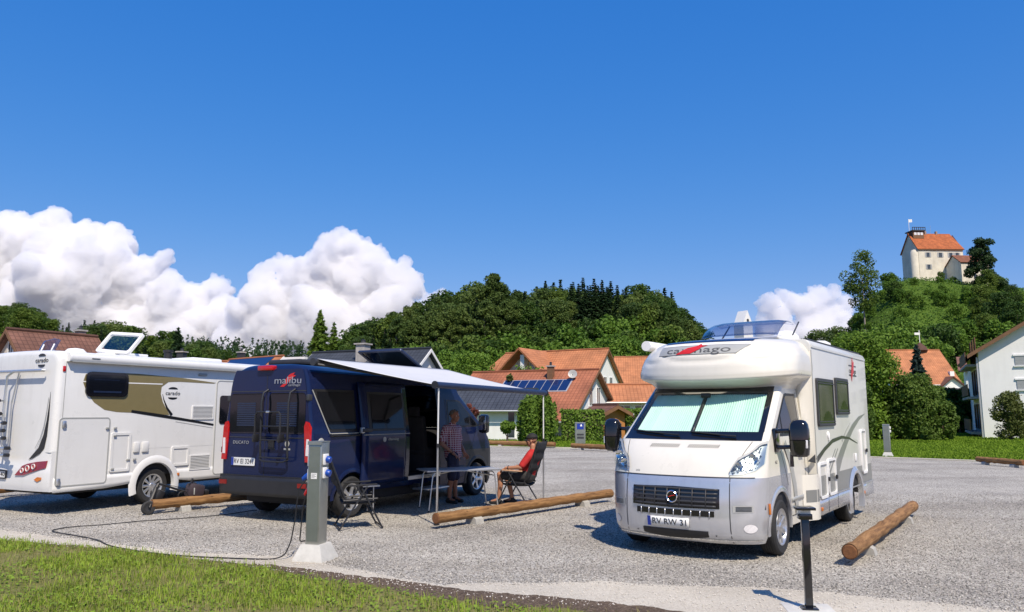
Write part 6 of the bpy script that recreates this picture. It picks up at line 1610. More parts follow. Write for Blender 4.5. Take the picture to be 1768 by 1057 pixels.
b.box(5.2, 6.12, -2.0, 2.2, 1.3, 1.45); b.box(6.04, 6.12, -2.0, 2.2, 2.32, 2.4); b.build('balcony', 'rail_grey', e, smooth=False)
b = MB(); b.faces([(-9.4, -5.8, 1.5), (-4.6, -5.8, 1.5), (-4.6, -2.2, 3.2), (-8.4, -2.2, 3.2)], [(0, 1, 2, 3)])
quad_slab([(-10.2, -5.8, 1.7), (-4.55, -5.8, 1.7), (-4.55, -2.4, 3.3), (-8.6, -2.4, 3.3)], .15, 'lean_to_roof', 'tile_red', e, None)
b.b.free()
b = MB(); b.box(-9.6, -4.7, -5.2, -.5, -.5, 1.75); b.build('lean_to', 'plaster', e, smooth=False)
# annex with orange roof on the right
c = at(1092, 712, 62)
e = gable_house('annex', (c.x + .6, c.y + 3.0, 0), R(-4), 6.6, 4.6, 2.75, 3.95, 'plaster', 'tile_orange', 'low white annex with orange roof right of the solar panel house', over=.5, cat='annex')
for k, u in enumerate((-2.4, -1.0, .4, 1.8)): win(e, 'front', u, .7, 1.1, 1.6, -2.3)
# big house behind with orange roof and open dormer gable
HD2 = 80.0
c = at(965, 712, HD2)
W4, EV, RG, L4 = 10.0, 3.6, 8.3, 12.0
e = gable_house('house', (c.x - .1, c.y + 4.0, 0), R(-31), L4, W4, EV, RG, 'plaster', 'tile_orange', 'large white house with orange roof and an open dormer with plants', over=.8)
for y, z in ((-1.8, 4.2), (-.3, 4.2), (1.2, 4.2), (-1.8, 2.0), (.2, 2.0), (2.4, 2.0), (-.3, 6.0)):
    if z < 5.5: win(e, 'right', y, z, .85, 1.25, L4 / 2)
# hip end on the left
tri_slab(((-L4 / 2 - .4, -W4 / 2 - .8, EV - .45), (-L4 / 2 - .4, 0, RG + .1), (-L4 / 2 - 3.6, -W4 / 2 - .8, EV - .45)), .12, 'roof', 'tile_orange', e)
# dormer: gable facing the front
dx, dw, dz0, dz1 = -1.0, 3.2, 5.3, 8.25
yf = -W4 / 2 - .9
for sg in (-1, 1):
    A = (dx + sg * (dw + .35), yf - .4, dz0 - .25); B_ = (dx + sg * (dw + .35), -1.2, dz0 - .25); C_ = (dx, -.2, dz1 + .15); D_ = (dx, yf - .4, dz1 + .15)
    quad_slab((A, B_, C_, D_) if sg > 0 else (B_, A, D_, C_), .16, 'dormer_roof', 'tile_orange', e, None)
b = MB(); b.prism([(dx - dw, dz0 - 1.1), (dx + dw, dz0 - 1.1), (dx + dw, dz0), (dx, dz1 - .15), (dx - dw, dz0)], lambda u, v, w_: Vector((u, yf + 1.5 - w_, v)), .15); dm = b.build('dormer_wall', 'plaster', e, smooth=False)
b = MB(); b.box(dx + .0, dx + .45, yf, yf + 1.4, dz0 - 1.1, dz1 - .6); b.build('dormer_pier', 'plaster', e, smooth=False)
b = MB(); b.box(dx - dw, dx + dw, yf, yf + .1, dz0 - 1.0, dz0 - .15); b.build('dormer_parapet', 'plaster', e, smooth=False)
b = MB(); b.prism([(dx + 1.1, dz0 - .3), (dx + 1.9, dz0 - .3), (dx + 1.9, dz0 + 1.0), (dx + 1.1, dz0 + 1.0)], lambda u, v, w_: Vector((u, yf + 1.33 - w_, v)), .05); b.build('dormer_window', 'house_glass', e, smooth=False)
b = MB(); b.prism([(dx - 2.2, dz0 - .3), (dx - .3, dz0 - .3), (dx - .3, dz0 + 1.6), (dx - .6, dz0 + 1.6)], lambda u, v, w_: Vector((u, yf + 1.33 - w_, v)), .05); b.build('dormer_window', 'house_glass', e, smooth=False)
# further roof right
c = at(1112, 712, 96)
e = gable_house('house', (c.x + 1.5, c.y + 5, 0), R(-8), 8, 9, 5.2, 8.9, 'plaster', 'tile_orange', 'white house with orange roof partly behind the cream motorhome', over=.6)
win(e, 'front', -1.6, 3.2, 1.2, 1.4, -4.5); win(e, 'front', .6, 3.2, 1.2, 1.4, -4.5)
b = MB(); b.box(-3.5, 2.5, -5.9, -4.5, 2.6, 2.75); b.box(-3.5, 2.5, -5.95, -5.88, 2.75, 3.6); b.build('balcony', 'plaster', e, smooth=False)
# white garage with slate roof
c = at(842, 712, 49)
e = gable_house('garage', (c.x + .1, c.y + 3.2, 0), R(-14), 5.6, 4.4, 2.05, 3.15, 'plaster', 'tile_slate', 'white garage with dark grey roof next to the tall evergreen bush', over=.5, cat='garage', trim='white_paint')
win(e, 'front', 2.0, .1, .5, 1.8, -2.2, bars=0)
b = MB(); b.tube([(2.75, -2.6, 2.0), (2.75, -2.25, 1.7), (2.75, -2.25, -.2)], .05, 6); b.build('downpipe', 'rail_grey', e)
# slate roofed house behind the van
c = at(640, 712, 52)
e = gable_house('house', (c.x - 1.0, c.y + 4.5, 0), R(-24), 9.6, 7.4, 3.3, 6.15, 'plaster', 'tile_slate', 'white house with blue grey tiled roof and chimney behind the van', over=.7, trim='white_paint')
chimney(e, .1, -1.0, 5.0, 6.6, .75, 'grey_stone'); dishm(e, (2.1, -1.6, 5.65), .45)
for k in range(3):
    P0 = [slope_pt(7.4, 3.3, 6.15, -4.0 + k * 1.1, .38, .16), slope_pt(7.4, 3.3, 6.15, -4.0 + k * 1.1 + 1.02, .38, .16), slope_pt(7.4, 3.3, 6.15, -4.0 + k * 1.1 + 1.02, .66, .16), slope_pt(7.4, 3.3, 6.15, -4.0 + k * 1.1, .66, .16)]
    quad_slab(P0, .05, 'solar_panel', 'solar', e, None)
win(e, 'right', 0, 3.0, 1.0, 1.2, 4.8); win(e, 'front', -2, .8, 1.2, 1.2, -3.7); win(e, 'front', 2, .8, 1.2, 1.2, -3.7)
# beige house with brown roof far left
c = at(85, 712, 46)
e = gable_house('house', (c.x - 1.9, c.y + 3, 0), 0, 5.0, 6.2, 3.6, 6.7, 'plaster_beige', 'tile_brown', 'beige house with brown tiled roof rising behind the white motorhome', over=.4)
e.rotation_euler.z = R(60)
win(e, 'left', 0, 5.3, .62, .75, -2.5, sill=False); win(e, 'left', 0, 2.2, 1.1, 1.2, -2.5); chimney(e, 2.0, .5, 5.9, 7.1, .5)
# roofs between white motorhome and van
c = at(400, 712, 56)
e = gable_house('house', (c.x + .2, c.y + 4, 0), R(-38), 6.5, 6.0, 3.4, 5.85, 'plaster', 'tile_orange', 'small white house with orange roof and dark solar panels behind the white motorhome', over=.4, trim='white_paint')
P0 = [slope_pt(6, 3.4, 5.85, -3.3, .1, .17), slope_pt(6, 3.4, 5.85, 2.6, .1, .17), slope_pt(6, 3.4, 5.85, 2.6, .97, .17), slope_pt(6, 3.4, 5.85, -3.3, .97, .17)]
quad_slab(P0, .05, 'solar_panel', 'solar', e, None)
win(e, 'right', 0, 3.4, .9, 1.0, 3.25); chimney(e, -2.6, .4, 5.4, 6.5, .45, 'dark_plastic')
c = at(480, 712, 66)
e = empty('flat_building', (c.x, c.y + 3, 0), R(-20), 'white flat roofed building behind the dark blue van', 'building')
b = MB(); b.box(-3.6, 3.6, -3, 3, -.5, 6.2); b.build('wall', 'plaster', e, smooth=False)
b = MB(); b.box(-3.8, 3.8, -3.2, 3.2, 6.2, 6.4); b.build('roof', 'white_paint', e, smooth=False)
win(e, 'front', -1.2, 4.2, 1.0, 1.2, -3.0); win(e, 'front', 1.6, 4.2, 1.0, 1.2, -3.0)
b = MB(); b.tube([(.6, -2.8, 6.4), (.6, -2.8, 7.0)], .08, 8); b.build('vent_pipe', 'rail_grey', e)
c = at(300, 712, 62)
e = gable_house('house', (c.x + .3, c.y + 4, 0), R(-12), 8.5, 6.5, 3.2, 5.95, 'plaster', 'tile_orange', 'low house with orange roof just above the white motorhome roof edge', over=.5)
chimney(e, -2.0, .2, 5.3, 6.9, .6, 'dark_plastic'); win(e, 'front', 0, 1, 1.2, 1.2, -3.25)
# garden shed
c = at(1048, 712, 50)
e = gable_house('garden_shed', (c.x + .05, c.y + 1.2, 0), R(-38), 1.9, 1.7, 1.75, 2.12, 'wood_shed', 'tile_brown', 'small orange brown wooden shed at the end of the clipped hedge', over=.35, cat='shed')
e.rotation_euler.z = R(-60)
b = MB()
for k in range(8): b.box(-.95 + k * .24, -.95 + k * .24 + .225, -.88, -.852, -.02, 1.7)
b.build('boards', 'wood_shed', e, smooth=False)
b = MB(); b.box(.3, .85, -.90, -.882, .02, 1.55); b.build('door', 'wood_shed', e, smooth=False)
# right: white apartment house with gable towards the lot
c = at(1697, 712, 54)
e = empty('apartment_house', (c.x, c.y, 0), R(-27.5), 'white apartment house with grey shutters at the right edge', 'house')
zt = (at(1697, 605, 54)).z
b = MB(); hwid = 10.2; rdg = zt + 3.15
V = [(0, 0, -.6), (0, 0, zt), (hwid / 2, -.0, rdg), (hwid, 0, zt), (hwid, 0, -.6), (0, 13, -.6), (0, 13, zt), (hwid / 2, 13, rdg), (hwid, 13, zt), (hwid, 13, -.6)]
b.faces(V, [(0, 1, 2, 3, 4), (9, 8, 7, 6, 5), (0, 5, 6, 1), (3, 8, 9, 4)]); b.build('wall', 'plaster', e, smooth=False)
s5 = (rdg - zt) / (hwid / 2)
quad_slab([(-.7, 13.6, zt - .7 * s5 + .12), (-.7, -.5, zt - .7 * s5 + .12), (hwid / 2, -.5, rdg + .12), (hwid / 2, 13.6, rdg + .12)], .2, 'roof', 'tile_brown', e, None)
quad_slab([(hwid + .7, -.5, zt - .7 * s5 + .12), (hwid + .7, 13.6, zt - .7 * s5 + .12), (hwid / 2, 13.6, rdg + .12), (hwid / 2, -.5, rdg + .12)], .2, 'roof', 'tile_brown', e, None)
for sg, x0 in ((1, -.7), (-1, hwid + .7)):
    b = MB(); b.prism([(x0, zt - .7 * s5 - .16), (x0, zt - .7 * s5 + .1), (hwid / 2, rdg + .1), (hwid / 2, rdg - .16)], lambda u, v, w_: Vector((u, -.52 - w_, v)), .05); b.build('barge_board', 'wood_trim', e, smooth=False)
for z in (3.30, 4.95):
    for u in (3.2, 7.0):
        b = MB()
        for k in range(6): b.box(u - 1.05, u + 1.05, -.05 - .004 * (k % 2), -.0, z + k * .11, z + k * .11 + .10)
        o = b.build('roller_shutter', 'shutter_grey', e, smooth=False)
        b = MB(); b.box(u - 1.15, u + 1.15, -.09, 0, z + .66, z + .77); b.box(u - 1.15, u + 1.15, -.12, 0, z - .08, z - .01); b.build('shutter_box', 'white_paint', o, smooth=False)
for z in (.2, 2.7, 5.0):                                  # balconies on the shaded side
    b = MB(); b.box(-.75, -.02, 1.0, 8.5, z, z + .16); o = b.build('balcony', 'grey_stone', e, smooth=False)
    b = MB(); b.box(-.76, -.72, 1.0, 8.5, z + .25, z + 1.05); b.build('balcony_rail', 'wood_trim', o, smooth=False)
    for k in (2.2, 4.6, 7.0): win(e, 'left', k, z + .35, 1.3, 1.8, -.0, frame='wood_trim', sill=False)
b = MB(); b.box(-.15, -.05, .02, .16, -.3, zt - .5); b.build('downpipe', 'rail_grey', e, smooth=False)
c = at(1680, 712, 74)
e = empty('rear_wing', (c.x - .2, c.y, 0), R(-29), 'white rear house wing behind the apartment house', 'house')
b = MB(); b.box(-.2, 3, 0, 6, -.5, at(1680, 640, 74).z); b.build('wall', 'plaster', e, smooth=False)
z_ = at(1680, 640, 74).z; quad_slab([(-.8, -.5, z_), (3.4, -.5, z_), (3.4, 4, z_ + 1.6), (-.8, 4, z_ + 1.6)], .15, 'roof', 'tile_brown', e, None)
# orange house below the castle hill
c = at(1612, 712, 110)
z1, z2 = at(1612, 672, 110).z, at(1612, 600, 110).z
e = gable_house('house', (c.x - .3, c.y + 6, 0), R(-3), 9.2, 11, z1 + 1.0, z2, 'plaster', 'tile_orange', 'white house with large orange roof below the castle hill', over=.5)
b = MB(); gy = -6.6
b.prism([(1.3, z1 - 1.4), (5.2, z1 - 1.4), (5.2, z1 + .2), (3.25, z1 + 1.6), (1.3, z1 + .2)], lambda u, v, w_: Vector((u, gy + w_, v)), 3.0); b.build('front_gable', 'plaster', e, smooth=False)
for sg in (-1, 1):
    A = (3.25 + sg * 2.4, gy - .4, z1 - .15); B_ = (3.25 + sg * 2.4, gy + 3.5, z1 - .15); C_ = (3.25, gy + 3.5, z1 + 1.8); D_ = (3.25, gy - .4, z1 + 1.8)
    quad_slab((A, B_, C_, D_) if sg > 0 else (B_, A, D_, C_), .16, 'gable_roof', 'tile_brown', e, None)
win(e, 'front', 2.6, z1 - .8, 1.0, 1.0, gy); win(e, 'front', 3.9, z1 - .8, 1.0, 1.0, gy)
b = MB(); b.box(1.2, 5.3, gy - 1.2, gy, z1 - 1.7, z1 - 1.5); b.box(1.2, 5.3, gy - 1.25, gy - 1.15, z1 - 1.5, z1 - 1.0); b.build('balcony', 'white_paint', e, smooth=False)
b = MB(); b.box(4.0, 4.6, -4.6, -4.0, z1 + 1.2, z1 + 2.6); b.build('chimney', 'plaster', e, smooth=False)
b = MB(); b.lathe([(1.1, 0), (.9, .5), (0, 1.3)], 8, Matrix.Translation((2.2, 0, z2))); o = b.build('turret', 'tile_brown', e); b = MB(); b.tube([(2.2, 0, z2 + 1.2), (2.2, 0, z2 + 3.1)], .06, 6); b.box(1.5, 2.3, -.03, .03, z2 + 2.4, z2 + 2.75); b.build('weather_vane', 'white_paint', o)
# church spire far behind
c = at(1283, 560, 240)
e = empty('church_tower', (c.x, c.y, 0), R(30), 'white church tower gable peeping over the cream motorhome', 'church tower')
zt_ = at(1283, 537, 240).z; b = MB(); b.box(-2, 2, -2, 2, 0, zt_ - 4.2); b.build('wall', 'plaster', e, smooth=False)
b = MB(); b.prism([(-2, zt_ - 4.2), (2, zt_ - 4.2), (0, zt_)], lambda u, v, w_: Vector((u, -2 + w_, v)), 4.0); b.build('gable', 'plaster', e, smooth=False)
b = MB(); b.lathe([(0, .06), (.5, .05), (.5, 0)], 14, Matrix.Translation((0, -2, zt_ - 3.2)) @ Matrix.Rotation(R(90), 4, 'X')); b.build('clock', 'dark_plastic', e)

# ================================================================== castle
CD = 300.0
k_ = CD / FOC
def cz(py): return at(1610, py, CD).z
c = at(1612, 480, CD)
base = cz(500)
e = empty('castle', (c.x, c.y, base), R(3), 'old castle with steep orange roof on top of the right hill', 'castle')
H1, RG1 = cz(434) - base, cz(405) - base
LL, WW_ = 18.0, 11.5
b = MB(); V = []
for x in (-LL / 2, LL / 2): V += [(x, -WW_ / 2, -8), (x, -WW_ / 2, H1), (x, 0, RG1), (x, WW_ / 2, H1), (x, WW_ / 2, -8)]
b.faces(V, [(0, 1, 2, 3, 4), (9, 8, 7, 6, 5), (0, 5, 6, 1), (3, 8, 9, 4)]); b.build('keep_wall', 'plaster_old', e, smooth=False)
gx = LL / 2 + .5
for sg in (-1, 1):
    hip = 1.6 if True else 0
    A, B_ = (-gx, sg * (WW_ / 2 + .5), H1 - .4), (gx, sg * (WW_ / 2 + .5), H1 - .4); C_, D_ = (gx - hip, 0, RG1 + .3), (-gx + .1, 0, RG1 + .3)
    quad_slab((A, B_, C_, D_) if sg < 0 else (B_, A, D_, C_), .3, 'roof', 'tile_castle', e, None)
tri_slab(((gx, -WW_ / 2 - .5, H1 - .4), (gx, WW_ / 2 + .5, H1 - .4), (gx - 1.6, 0, RG1 + .3)), .3, 'roof', 'tile_castle', e)
b = MB(); b.box(-LL / 2, LL / 2, -WW_ / 2 - .35, -WW_ / 2, H1 - .9, H1 - .5); b.build('cornice', 'wood_trim', e, smooth=False)
for u, z in ((-5.2, H1 - 3.6), (-.2, H1 - 3.6), (4.0, H1 - 3.6), (6.6, H1 - 3.6), (-5.2, H1 - 8.4)):
    o = win(e, 'front', u, z, 1.25, 1.9, -WW_ / 2, frame='grey_stone', sill=True)
    for q in (-1, 1):
        b = MB(); b.box(u + q * .68 - (.55 if q < 0 else 0), u + q * .68 + (.55 if q > 0 else 0), -WW_ / 2 - .08, -WW_ / 2, z, z + 1.9); b.build('shutter', 'lightgrey_decal', o, smooth=False)
b = MB(); b.lathe([(1.75, -8), (1.75, H1 - 1.8), (1.2, H1 - .6), (0, H1 - .2)], 16, Matrix.Translation((-LL / 2 - .6, -WW_ / 2 + 1.8, 0))); b.build('corner_tower', 'plaster_old', e)
zc = RG1 - 1.0
b = MB(); b.box(-8.4, -4.0, -2.2, 2.2, zc - 1.2, zc + 1.8); o = b.build('lookout', 'wood_trim', e, smooth=False)
b = MB(); b.box(-8.9, -3.5, -2.7, 2.7, zc + 1.8, zc + 2.2); b.build('lookout_roof', 'dark_plastic', o, smooth=False)
b = MB()
for x in linsp(-8.8, -3.6, 6): b.box(x - .1, x + .1, -2.7, -2.5, zc + 2.2, zc + 3.2)
b.box(-8.9, -3.5, -2.7, -2.5, zc + 3.1, zc + 3.35); b.build('lookout_rail', 'dark_plastic', o, smooth=False)
for x in (-7.5, -6.2, -4.9):
    b = MB(); b.box(x - .5, x + .5, -2.26, -2.2, zc + .2, zc + 1.3); b.build('lookout_window', 'tail_clear', o, smooth=False)
b = MB(); b.tube([(-8.6, 0, zc + 2.2), (-8.6, 0, zc + 7.2)], .09, 6); fl = b.build('flag_pole', 'white_paint', o)
b = MB(); b.patch(linsp(-8.6, -7.2, 6), zc + 5.9, zc + 7.1, 2, lambda x, z: Vector((x, .15 * math.sin((x + 8.6) * 4), z))); b.build('flag', 'plaster', fl)
for x in (-2.2, 2.3):
    b = MB(); b.box(x - .35, x + .35, -.5, .3, RG1 - .2, RG1 + 1.2); b.build('chimney', 'brick_chimney', e, smooth=False)
b = MB(); b.tube([(.2, 0, RG1), (.2, 0, RG1 + 3.6)], .05, 5); b.build('antenna', 'rail_grey', e)
# forward annex
ax0, ax1, ay0, ay1 = 1.5, 12.5, -WW_ / 2 - 9.5, -WW_ / 2 - .2
z0, z1 = cz(465) - base, cz(451) - base
b = MB(); b.box(ax0, ax1, ay0, ay1, -9, z0); b.faces([(ax0, ay0, z0), (ax0, ay1, z0), (ax0, ay0 + 4.6, z1)], [(0, 1, 2)]); b.build('annex_wall', 'plaster_old', e, smooth=False)
quad_slab([(ax0 - .4, ay0 - .5, z0 - .2), (ax1 + .4, ay0 - .5, z0 - .2), (ax1 + .4, ay0 + 4.6, z1 + .2), (ax0 - .4, ay0 + 4.6, z1 + .2)], .25, 'annex_roof', 'tile_old', e, None)
quad_slab([(ax1 + .4, ay1 + .2, z0 - .2), (ax0 - .4, ay1 + .2, z0 - .2), (ax0 - .4, ay0 + 4.6, z1 + .2), (ax1 + .4, ay0 + 4.6, z1 + .2)], .25, 'annex_roof', 'tile_old', e, None)
for u in (4.0, 7.0, 10.0): win(e, 'front', u, z0 - 2.4, 1.2, .8, ay0, frame='grey_stone', sill=False)
win(e, 'front', 6.6, z0 - 6.3, 1.1, 2.0, ay0, frame='grey_stone', sill=False)

# ================================================================== hills
grass_ground('hill_floor', (.05, .09, .012), (.07, .12, .016), (.095, .15, .022), .35)
def bump2(x, y, cx, cy, rx, ry, h, p_=2.0):
    return h * math.exp(-((abs(x - cx) / rx) ** p_ + (abs(y - cy) / ry) ** p_))
def hill(name, x0, x1, y0, y1, nx, ny, fn):
    b = MB(); rows = []
    for i in range(nx + 1):
        x = x0 + (x1 - x0) * i / nx
        rows.append([b.b.verts.new((x, y0 + (y1 - y0) * j / ny, fn(x, y0 + (y1 - y0) * j / ny) - .06)) for j in range(ny + 1)])
    for a, c in zip(rows, rows[1:]):
        for j in range(ny): b.b.faces.new((a[j], c[j], c[j + 1], a[j + 1]))
    return tag(b.build(name, 'hill_floor'), kind='structure')
def n2(x, y, s): return mnoise.noise(Vector((x * s, y * s, 5.5)))
MIDX, MIDY = at(915, 580, 205).x, 215.0
def f_mid(x, y):
    """wooded hill in the middle; steep right end, long left shoulder"""
    px = (x / max(y, 1)) * FOC * .99 + IW / 2
    crest = np.interp(px, [430, 560, 640, 740, 840, 1000, 1120, 1190, 1235, 1300], [0, 1.5, 6, 12.5, 18, 20.5, 19.5, 14, 3.5, 0])
    f = np.interp(y, [95, 130, 175, 210, 260, 330], [0, 3.2, 11, 18.5, 20.5, 8]) / 20.5
    return float(crest * f) * (1 + .06 * n2(x, y, .03))
def f_castle(x, y):
    px = (x / max(y, 1)) * FOC * .99 + IW / 2
    crest = np.interp(px, [1330, 1400, 1450, 1500, 1545, 1610, 1690, 1760, 1900, 2200], [0, 16, 27, 40, 50.5, 51.2, 50, 48, 43, 20])
    f = np.interp(y, [120, 160, 220, 255, 275, 288, 340, 420], [0, .10, .45, .76, .93, 1.0, .98, .5])
    return float(crest * f) * (1 + .04 * n2(x, y, .03))
def f_left(x, y):
    px = (x / max(y, 1)) * FOC * .99 + IW / 2
    crest = np.interp(px, [-500, -60, 60, 120, 300, 420, 640], [30, 25, 23, 12, 9, 7, 7])
    return float(crest * np.interp(y, [90, 130, 190, 260, 420], [0, .35, .9, 1, .6]))
def f_far(x, y):
    return float(np.interp(y, [430, 520, 640, 900], [0, 26, 46, 30]) * (1 + .12 * n2(x, y, .006)))
hill('hill', -75, 85, 90, 340, 50, 50, f_mid)
hill('castle_hill', 50, 330, 118, 430, 60, 60, f_castle)
hill('left_hill', -230, -30, 88, 430, 40, 40, f_left)
hill('far_ridge', -330, 40, 425, 900, 40, 30, f_far)

# ================================================================== trees
def leaf_mat(name, a, b_, c, trans=.36, sc=.35):
    m, N, L = node_mat(name); p = N['Principled BSDF']; p.inputs['Roughness'].default_value = .6; p.inputs['Specular IOR Level'].default_value = .22
    g = N.new('ShaderNodeNewGeometry'); oi = N.new('ShaderNodeObjectInfo')
    nz = N.new('ShaderNodeTexNoise'); nz.inputs['Scale'].default_value = sc; nz.inputs['Detail'].default_value = 6; nz.inputs['Roughness'].default_value = .7; L.new(g.outputs['Position'], nz.inputs['Vector'])
    md = N.new('ShaderNodeMath'); md.operation = 'MULTIPLY_ADD'; md.inputs[1].default_value = .46; L.new(oi.outputs['Random'], md.inputs[0]); L.new(nz.outputs[0], md.inputs[2])
    r = ramp(N, [(.46, a), (.70, b_), (.98, c)]); L.new(md.outputs[0], r.inputs[0]); L.new(r.outputs[0], p.inputs['Base Color'])
    tr = N.new('ShaderNodeBsdfTranslucent'); L.new(r.outputs[0], tr.inputs[0]); mx = N.new('ShaderNodeMixShader'); mx.inputs[0].default_value = trans
    L.new(p.outputs[0], mx.inputs[1]); L.new(tr.outputs[0], mx.inputs[2]); L.new(mx.outputs[0], N['Material Output'].inputs[0])
leaf_mat('leaf_wood', (.036, .078, .014), (.066, .122, .019), (.130, .190, .030))
leaf_mat('leaf_tall', (.045, .085, .020), (.080, .128, .028), (.135, .185, .040))
leaf_mat('leaf_bush', (.065, .137, .016), (.104, .195, .023), (.150, .254, .034))
leaf_mat('leaf_light', (.111, .195, .023), (.163, .267, .031), (.215, .325, .044), sc=.8)
leaf_mat('leaf_mid', (.070, .125, .022), (.110, .175, .030), (.16, .235, .042), sc=.8)
leaf_mat('leaf_olive', (.058, .078, .021), (.091, .114, .029), (.124, .150, .039), sc=.6)
leaf_mat('leaf_hedge', (.105, .185, .026), (.15, .245, .034), (.20, .30, .045), sc=1.5)
leaf_mat('needle_dark', (.016, .039, .016), (.026, .057, .021), (.042, .081, .026))
leaf_mat('needle_blue', (.023, .047, .044), (.036, .068, .060), (.052, .091, .078))
leaf_mat('needle_light', (.072, .137, .018), (.111, .189, .026), (.156, .240, .036), sc=.8)
leaf_mat('leaf_red', (.156, .052, .039), (.221, .078, .058), (.286, .117, .078))
mat('bark', (.10, .075, .055), .9, var=.3, scale=4, bump=.4, bscale=12)
mat('bark_pale', (.26, .22, .18), .9, var=.25, scale=3)
TR = np.random.default_rng(21)
def leaf_quads(C, Nrm, size, rg, aspect=.62, rnd=.9):
    """one rhombic leaf clump per centre, roughly facing its normal"""
    n = len(C)
    Nn = Nrm + rg.normal(0, rnd, (n, 3)); Nn /= np.linalg.norm(Nn, axis=1)[:, None] + 1e-9
    U = np.cross(Nn, rg.normal(0, 1, (n, 3))); U /= np.linalg.norm(U, axis=1)[:, None] + 1e-9; Vv = np.cross(Nn, U)
    s = size * rg.uniform(.6, 1.35, n)[:, None]
    fold = Nn * s * rg.uniform(-.25, .25, n)[:, None]
    V = np.stack([C - U * s, C - Vv * s * aspect + fold, C + U * s, C + Vv * s * aspect + fold], 1).reshape(-1, 3)
    return V, (np.arange(n)[:, None] * 4 + np.arange(4)[None])
def crown_blobs(h0, h1, rad, nb, rg, shape='oval'):
    B = []
    for k in range(nb):
        f = rg.uniform(0, 1)
        z = h0 + (h1 - h0) * f
        if shape == 'oval': rr = rad * math.sqrt(max(.02, 1 - (2 * f - 1) ** 2)) * .95
        elif shape == 'cone': rr = rad * (1.02 - f) ** .8
        elif shape == 'top': rr = rad * math.sqrt(max(.02, 1 - (max(0, f - .35) / .65) ** 2)) * (.6 + .4 * min(1, f / .35))
        else: rr = rad * (1 if f < .75 else (1 - (f - .75) * 2))
        a = rg.uniform(0, 6.28); q = rr * math.sqrt(rg.uniform(.15, 1)) * .78
        B.append((q * math.cos(a), q * math.sin(a), z, rad * rg.uniform(.14, .36)))
    return B
def broad_crown(name, matn, h0, h1, rad, nb, nleaf, size, seed, shape='oval', flat=.8):
    rg = np.random.default_rng(seed); B = crown_blobs(h0, h1, rad, nb, rg, shape)
    Cs, Ns = [], []
    tot = sum(b_[3] ** 2 for b_ in B)
    for x, y, z, r_ in B:
        n = max(8, int(nleaf * r_ * r_ / tot)); d = rg.normal(0, 1, (n, 3)); d /= np.linalg.norm(d, axis=1)[:, None]
        rr = r_ * rg.uniform(.55, 1.08, n) ** .6
        Cs.append(np.array([x, y, z]) + d * rr[:, None] * np.array([1, 1, flat])); Ns.append(d + np.array([0, 0, .35]))
    V, F = leaf_quads(np.concatenate(Cs), np.concatenate(Ns), size, rg)
    return raw_mesh(name, V, F, matn, 4)
def conifer_crown(name, matn, h0, h1, rad, levels, per, size, seed, droop=.35, gap=.0, top_pow=.85):
    rg = np.random.default_rng(seed); Cs, Ns = [], []
    for i in range(levels):
        f = i / (levels - 1); z = h0 + (h1 - h0) * f; R_ = rad * (1 - f) ** top_pow * rg.uniform(.75, 1.12) + .08 * rad * (1 - f) + .02
        nbr = max(4, int(9 * (1 - f) + 4))
        for k in range(nbr):
            a = 2 * math.pi * (k + rg.uniform(-.4, .4)) / nbr; L_ = R_ * rg.uniform(.65, 1.15)
            if rg.uniform() < gap: continue
            m_ = max(3, int(per * (L_ / rad) + 2)); u = rg.uniform(.12, 1, m_) ** .8
            wid = .26 * L_ * (1.1 - u) + .02
            x = u * L_; yy = rg.uniform(-1, 1, m_) * wid; zz = z - droop * L_ * u ** 1.5 + rg.normal(0, .05 * rad * .5, m_)
            Cs.append(np.stack([x * math.cos(a) - yy * math.sin(a), x * math.sin(a) + yy * math.cos(a), zz], 1)); Ns.append(np.tile([math.cos(a) * .4, math.sin(a) * .4, 1.0], (m_, 1)))
    V, F = leaf_quads(np.concatenate(Cs), np.concatenate(Ns), size, rg, .5, .55)
    return raw_mesh(name, V, F, matn, 4)
def trunk_mesh(name, h, r0, r1, matn='bark', limbs=5, seed=0, h0=.5, reach=1.5):
    rr = random.Random(seed); b = MB()
    pts = [(0, 0, -.5)]; rad = [r0 * 1.25]
    for k in range(1, 7): f = k / 6; pts.append((rr.uniform(-1, 1) * .03 * h * f * .5, rr.uniform(-1, 1) * .03 * h * f * .5, h * f)); rad.append(r0 + (r1 - r0) * f)
    b.tube(pts, rad, 7)
    for k in range(limbs):
        f = h0 + (1 - h0) * (k + .3) / max(1, limbs); a = rr.uniform(0, 6.28); z = h * f; l = reach * rr.uniform(.6, 1.1) * (1.15 - f * .6)
        b.tube([(0, 0, z), (math.cos(a) * l * .5, math.sin(a) * l * .5, z + l * .45), (math.cos(a) * l, math.sin(a) * l, z + l * .8)], [r0 * .4, r0 * .28, r0 * .1], 5)
    return b.mesh(name, matn)
def plant(name, loc, trunk, crown, label, cat, group=None, s=1.0, sz=None, rz=None, crown_name='crown'):
    e = empty(name, loc, TR.uniform(0, 6.28) if rz is None else rz, label, cat, group)
    e.scale = (s, s, sz if sz else s)
    if trunk: link('trunk', trunk, e)
    link(crown_name, crown, e)
    return e
